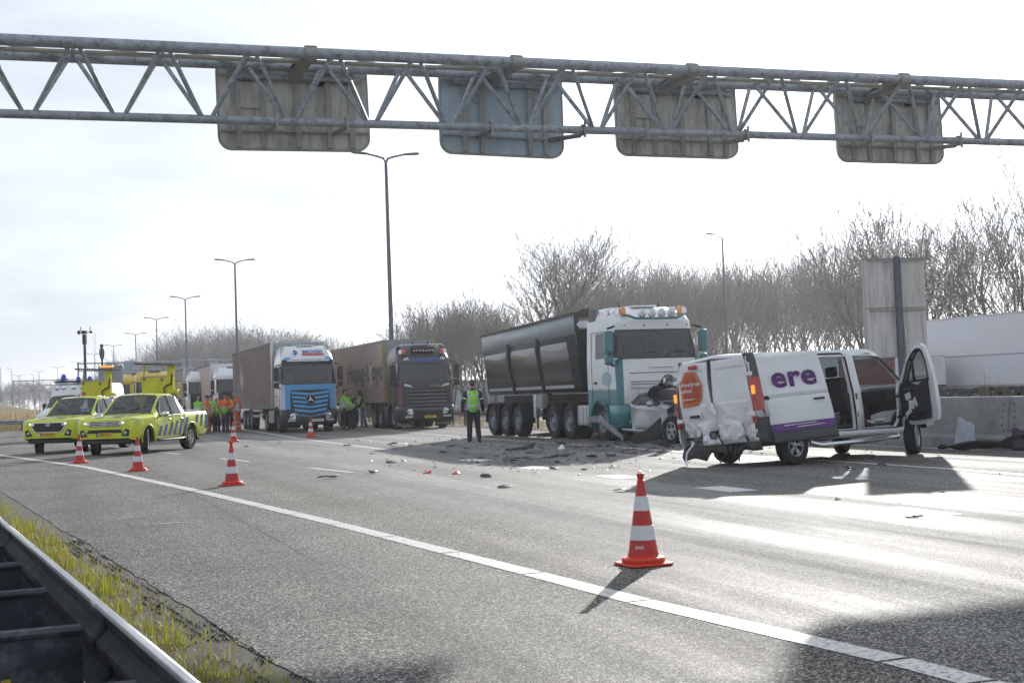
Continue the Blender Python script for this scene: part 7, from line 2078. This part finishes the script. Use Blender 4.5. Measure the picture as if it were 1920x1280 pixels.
# crumbs of dirt and moss along the broken asphalt edge
g = G(); r = random.Random(8)
for i in range(8000):
    s = r.uniform(-2.5, 13); lane = r.choice((1.06, 1.12, 1.17, 1.23, 1.28)); o = lane + r.gauss(0, .007 if r.random() < .8 else .07)
    p = RP0 + RDIR * s + RN * o
    if noise.noise(Vector((s * 1.2, lane * 9, 1))) < .02: continue
    q = .003 + .008 * r.random() ** 2
    g.add([p + Vector((q * math.cos(a), q * math.sin(a), 0.0)) for a in (0, 2.1, 4.2)] + [p + Vector((0, 0, q * 1.1))], [(0, 1, 3), (1, 2, 3), (2, 0, 3)])
tag(g.build('edge_dirt', M('edge_dirt_black', (.02, .018, .015), .9), None, ang=10), kind='stuff')
mat_reed = blade_mat('reed', (.34, .235, .125), (.42, .31, .18))
blades('reeds', 6500, lambda r: Vector((r.uniform(-52, -22), r.uniform(100, 113), 0)), .8, 2.1, .014, mat_reed, 3, .3)
blades('dry_grass', 5000, lambda r: rp(r.uniform(46, 150), r.uniform(17.95, 22.8)), .08, .45, .008, mat_gd, 6, .7)
blades('grass_tufts', 5000, lambda r: Vector((r.uniform(-54, -20), r.uniform(95.5, 101), 0)), .1, .5, .012, mat_gd, 12, .6)
wt_ = thing('weed', 'thin dry weed stalks growing behind the barrier before the white trailer', 'plant', rp(27.2, 18.55))
wt_.location = at(1852, 735, 29.5); wt_.location.z = .75
for k, (dx, dz) in enumerate(((-.22, .62), (-.06, .80), (.05, .68), (.28, .66), (.0, .5))):
    g = G(); g.path([(dx * .1, 0, 0), (dx * .4, .02, dz * .5), (dx, 0, dz)], [.007, .005, .003], 4); g.build('stalk', mat_gd, wt_)

# ================================================================== HAZE
HAZE = 0.00030
g = G(); g.box((0, 1700, 10.5), (5400, 4400, 23))
hz_o = g.build('haze', mat_white, None)
hm = bpy.data.materials.new('haze_air'); hm.use_nodes = True
t = hm.node_tree
for n in list(t.nodes): t.nodes.remove(n)
o_ = N(t, 'ShaderNodeOutputMaterial'); v_ = N(t, 'ShaderNodeVolumePrincipled')
v_.inputs['Color'].default_value = (.93, .95, 1.0, 1)
v_.inputs['Density'].default_value = HAZE
v_.inputs['Anisotropy'].default_value = .6
t.links.new(v_.outputs[0], o_.inputs['Volume'])
hz_o.data.materials.clear(); hz_o.data.materials.append(hm)
tag(hz_o, kind='stuff')
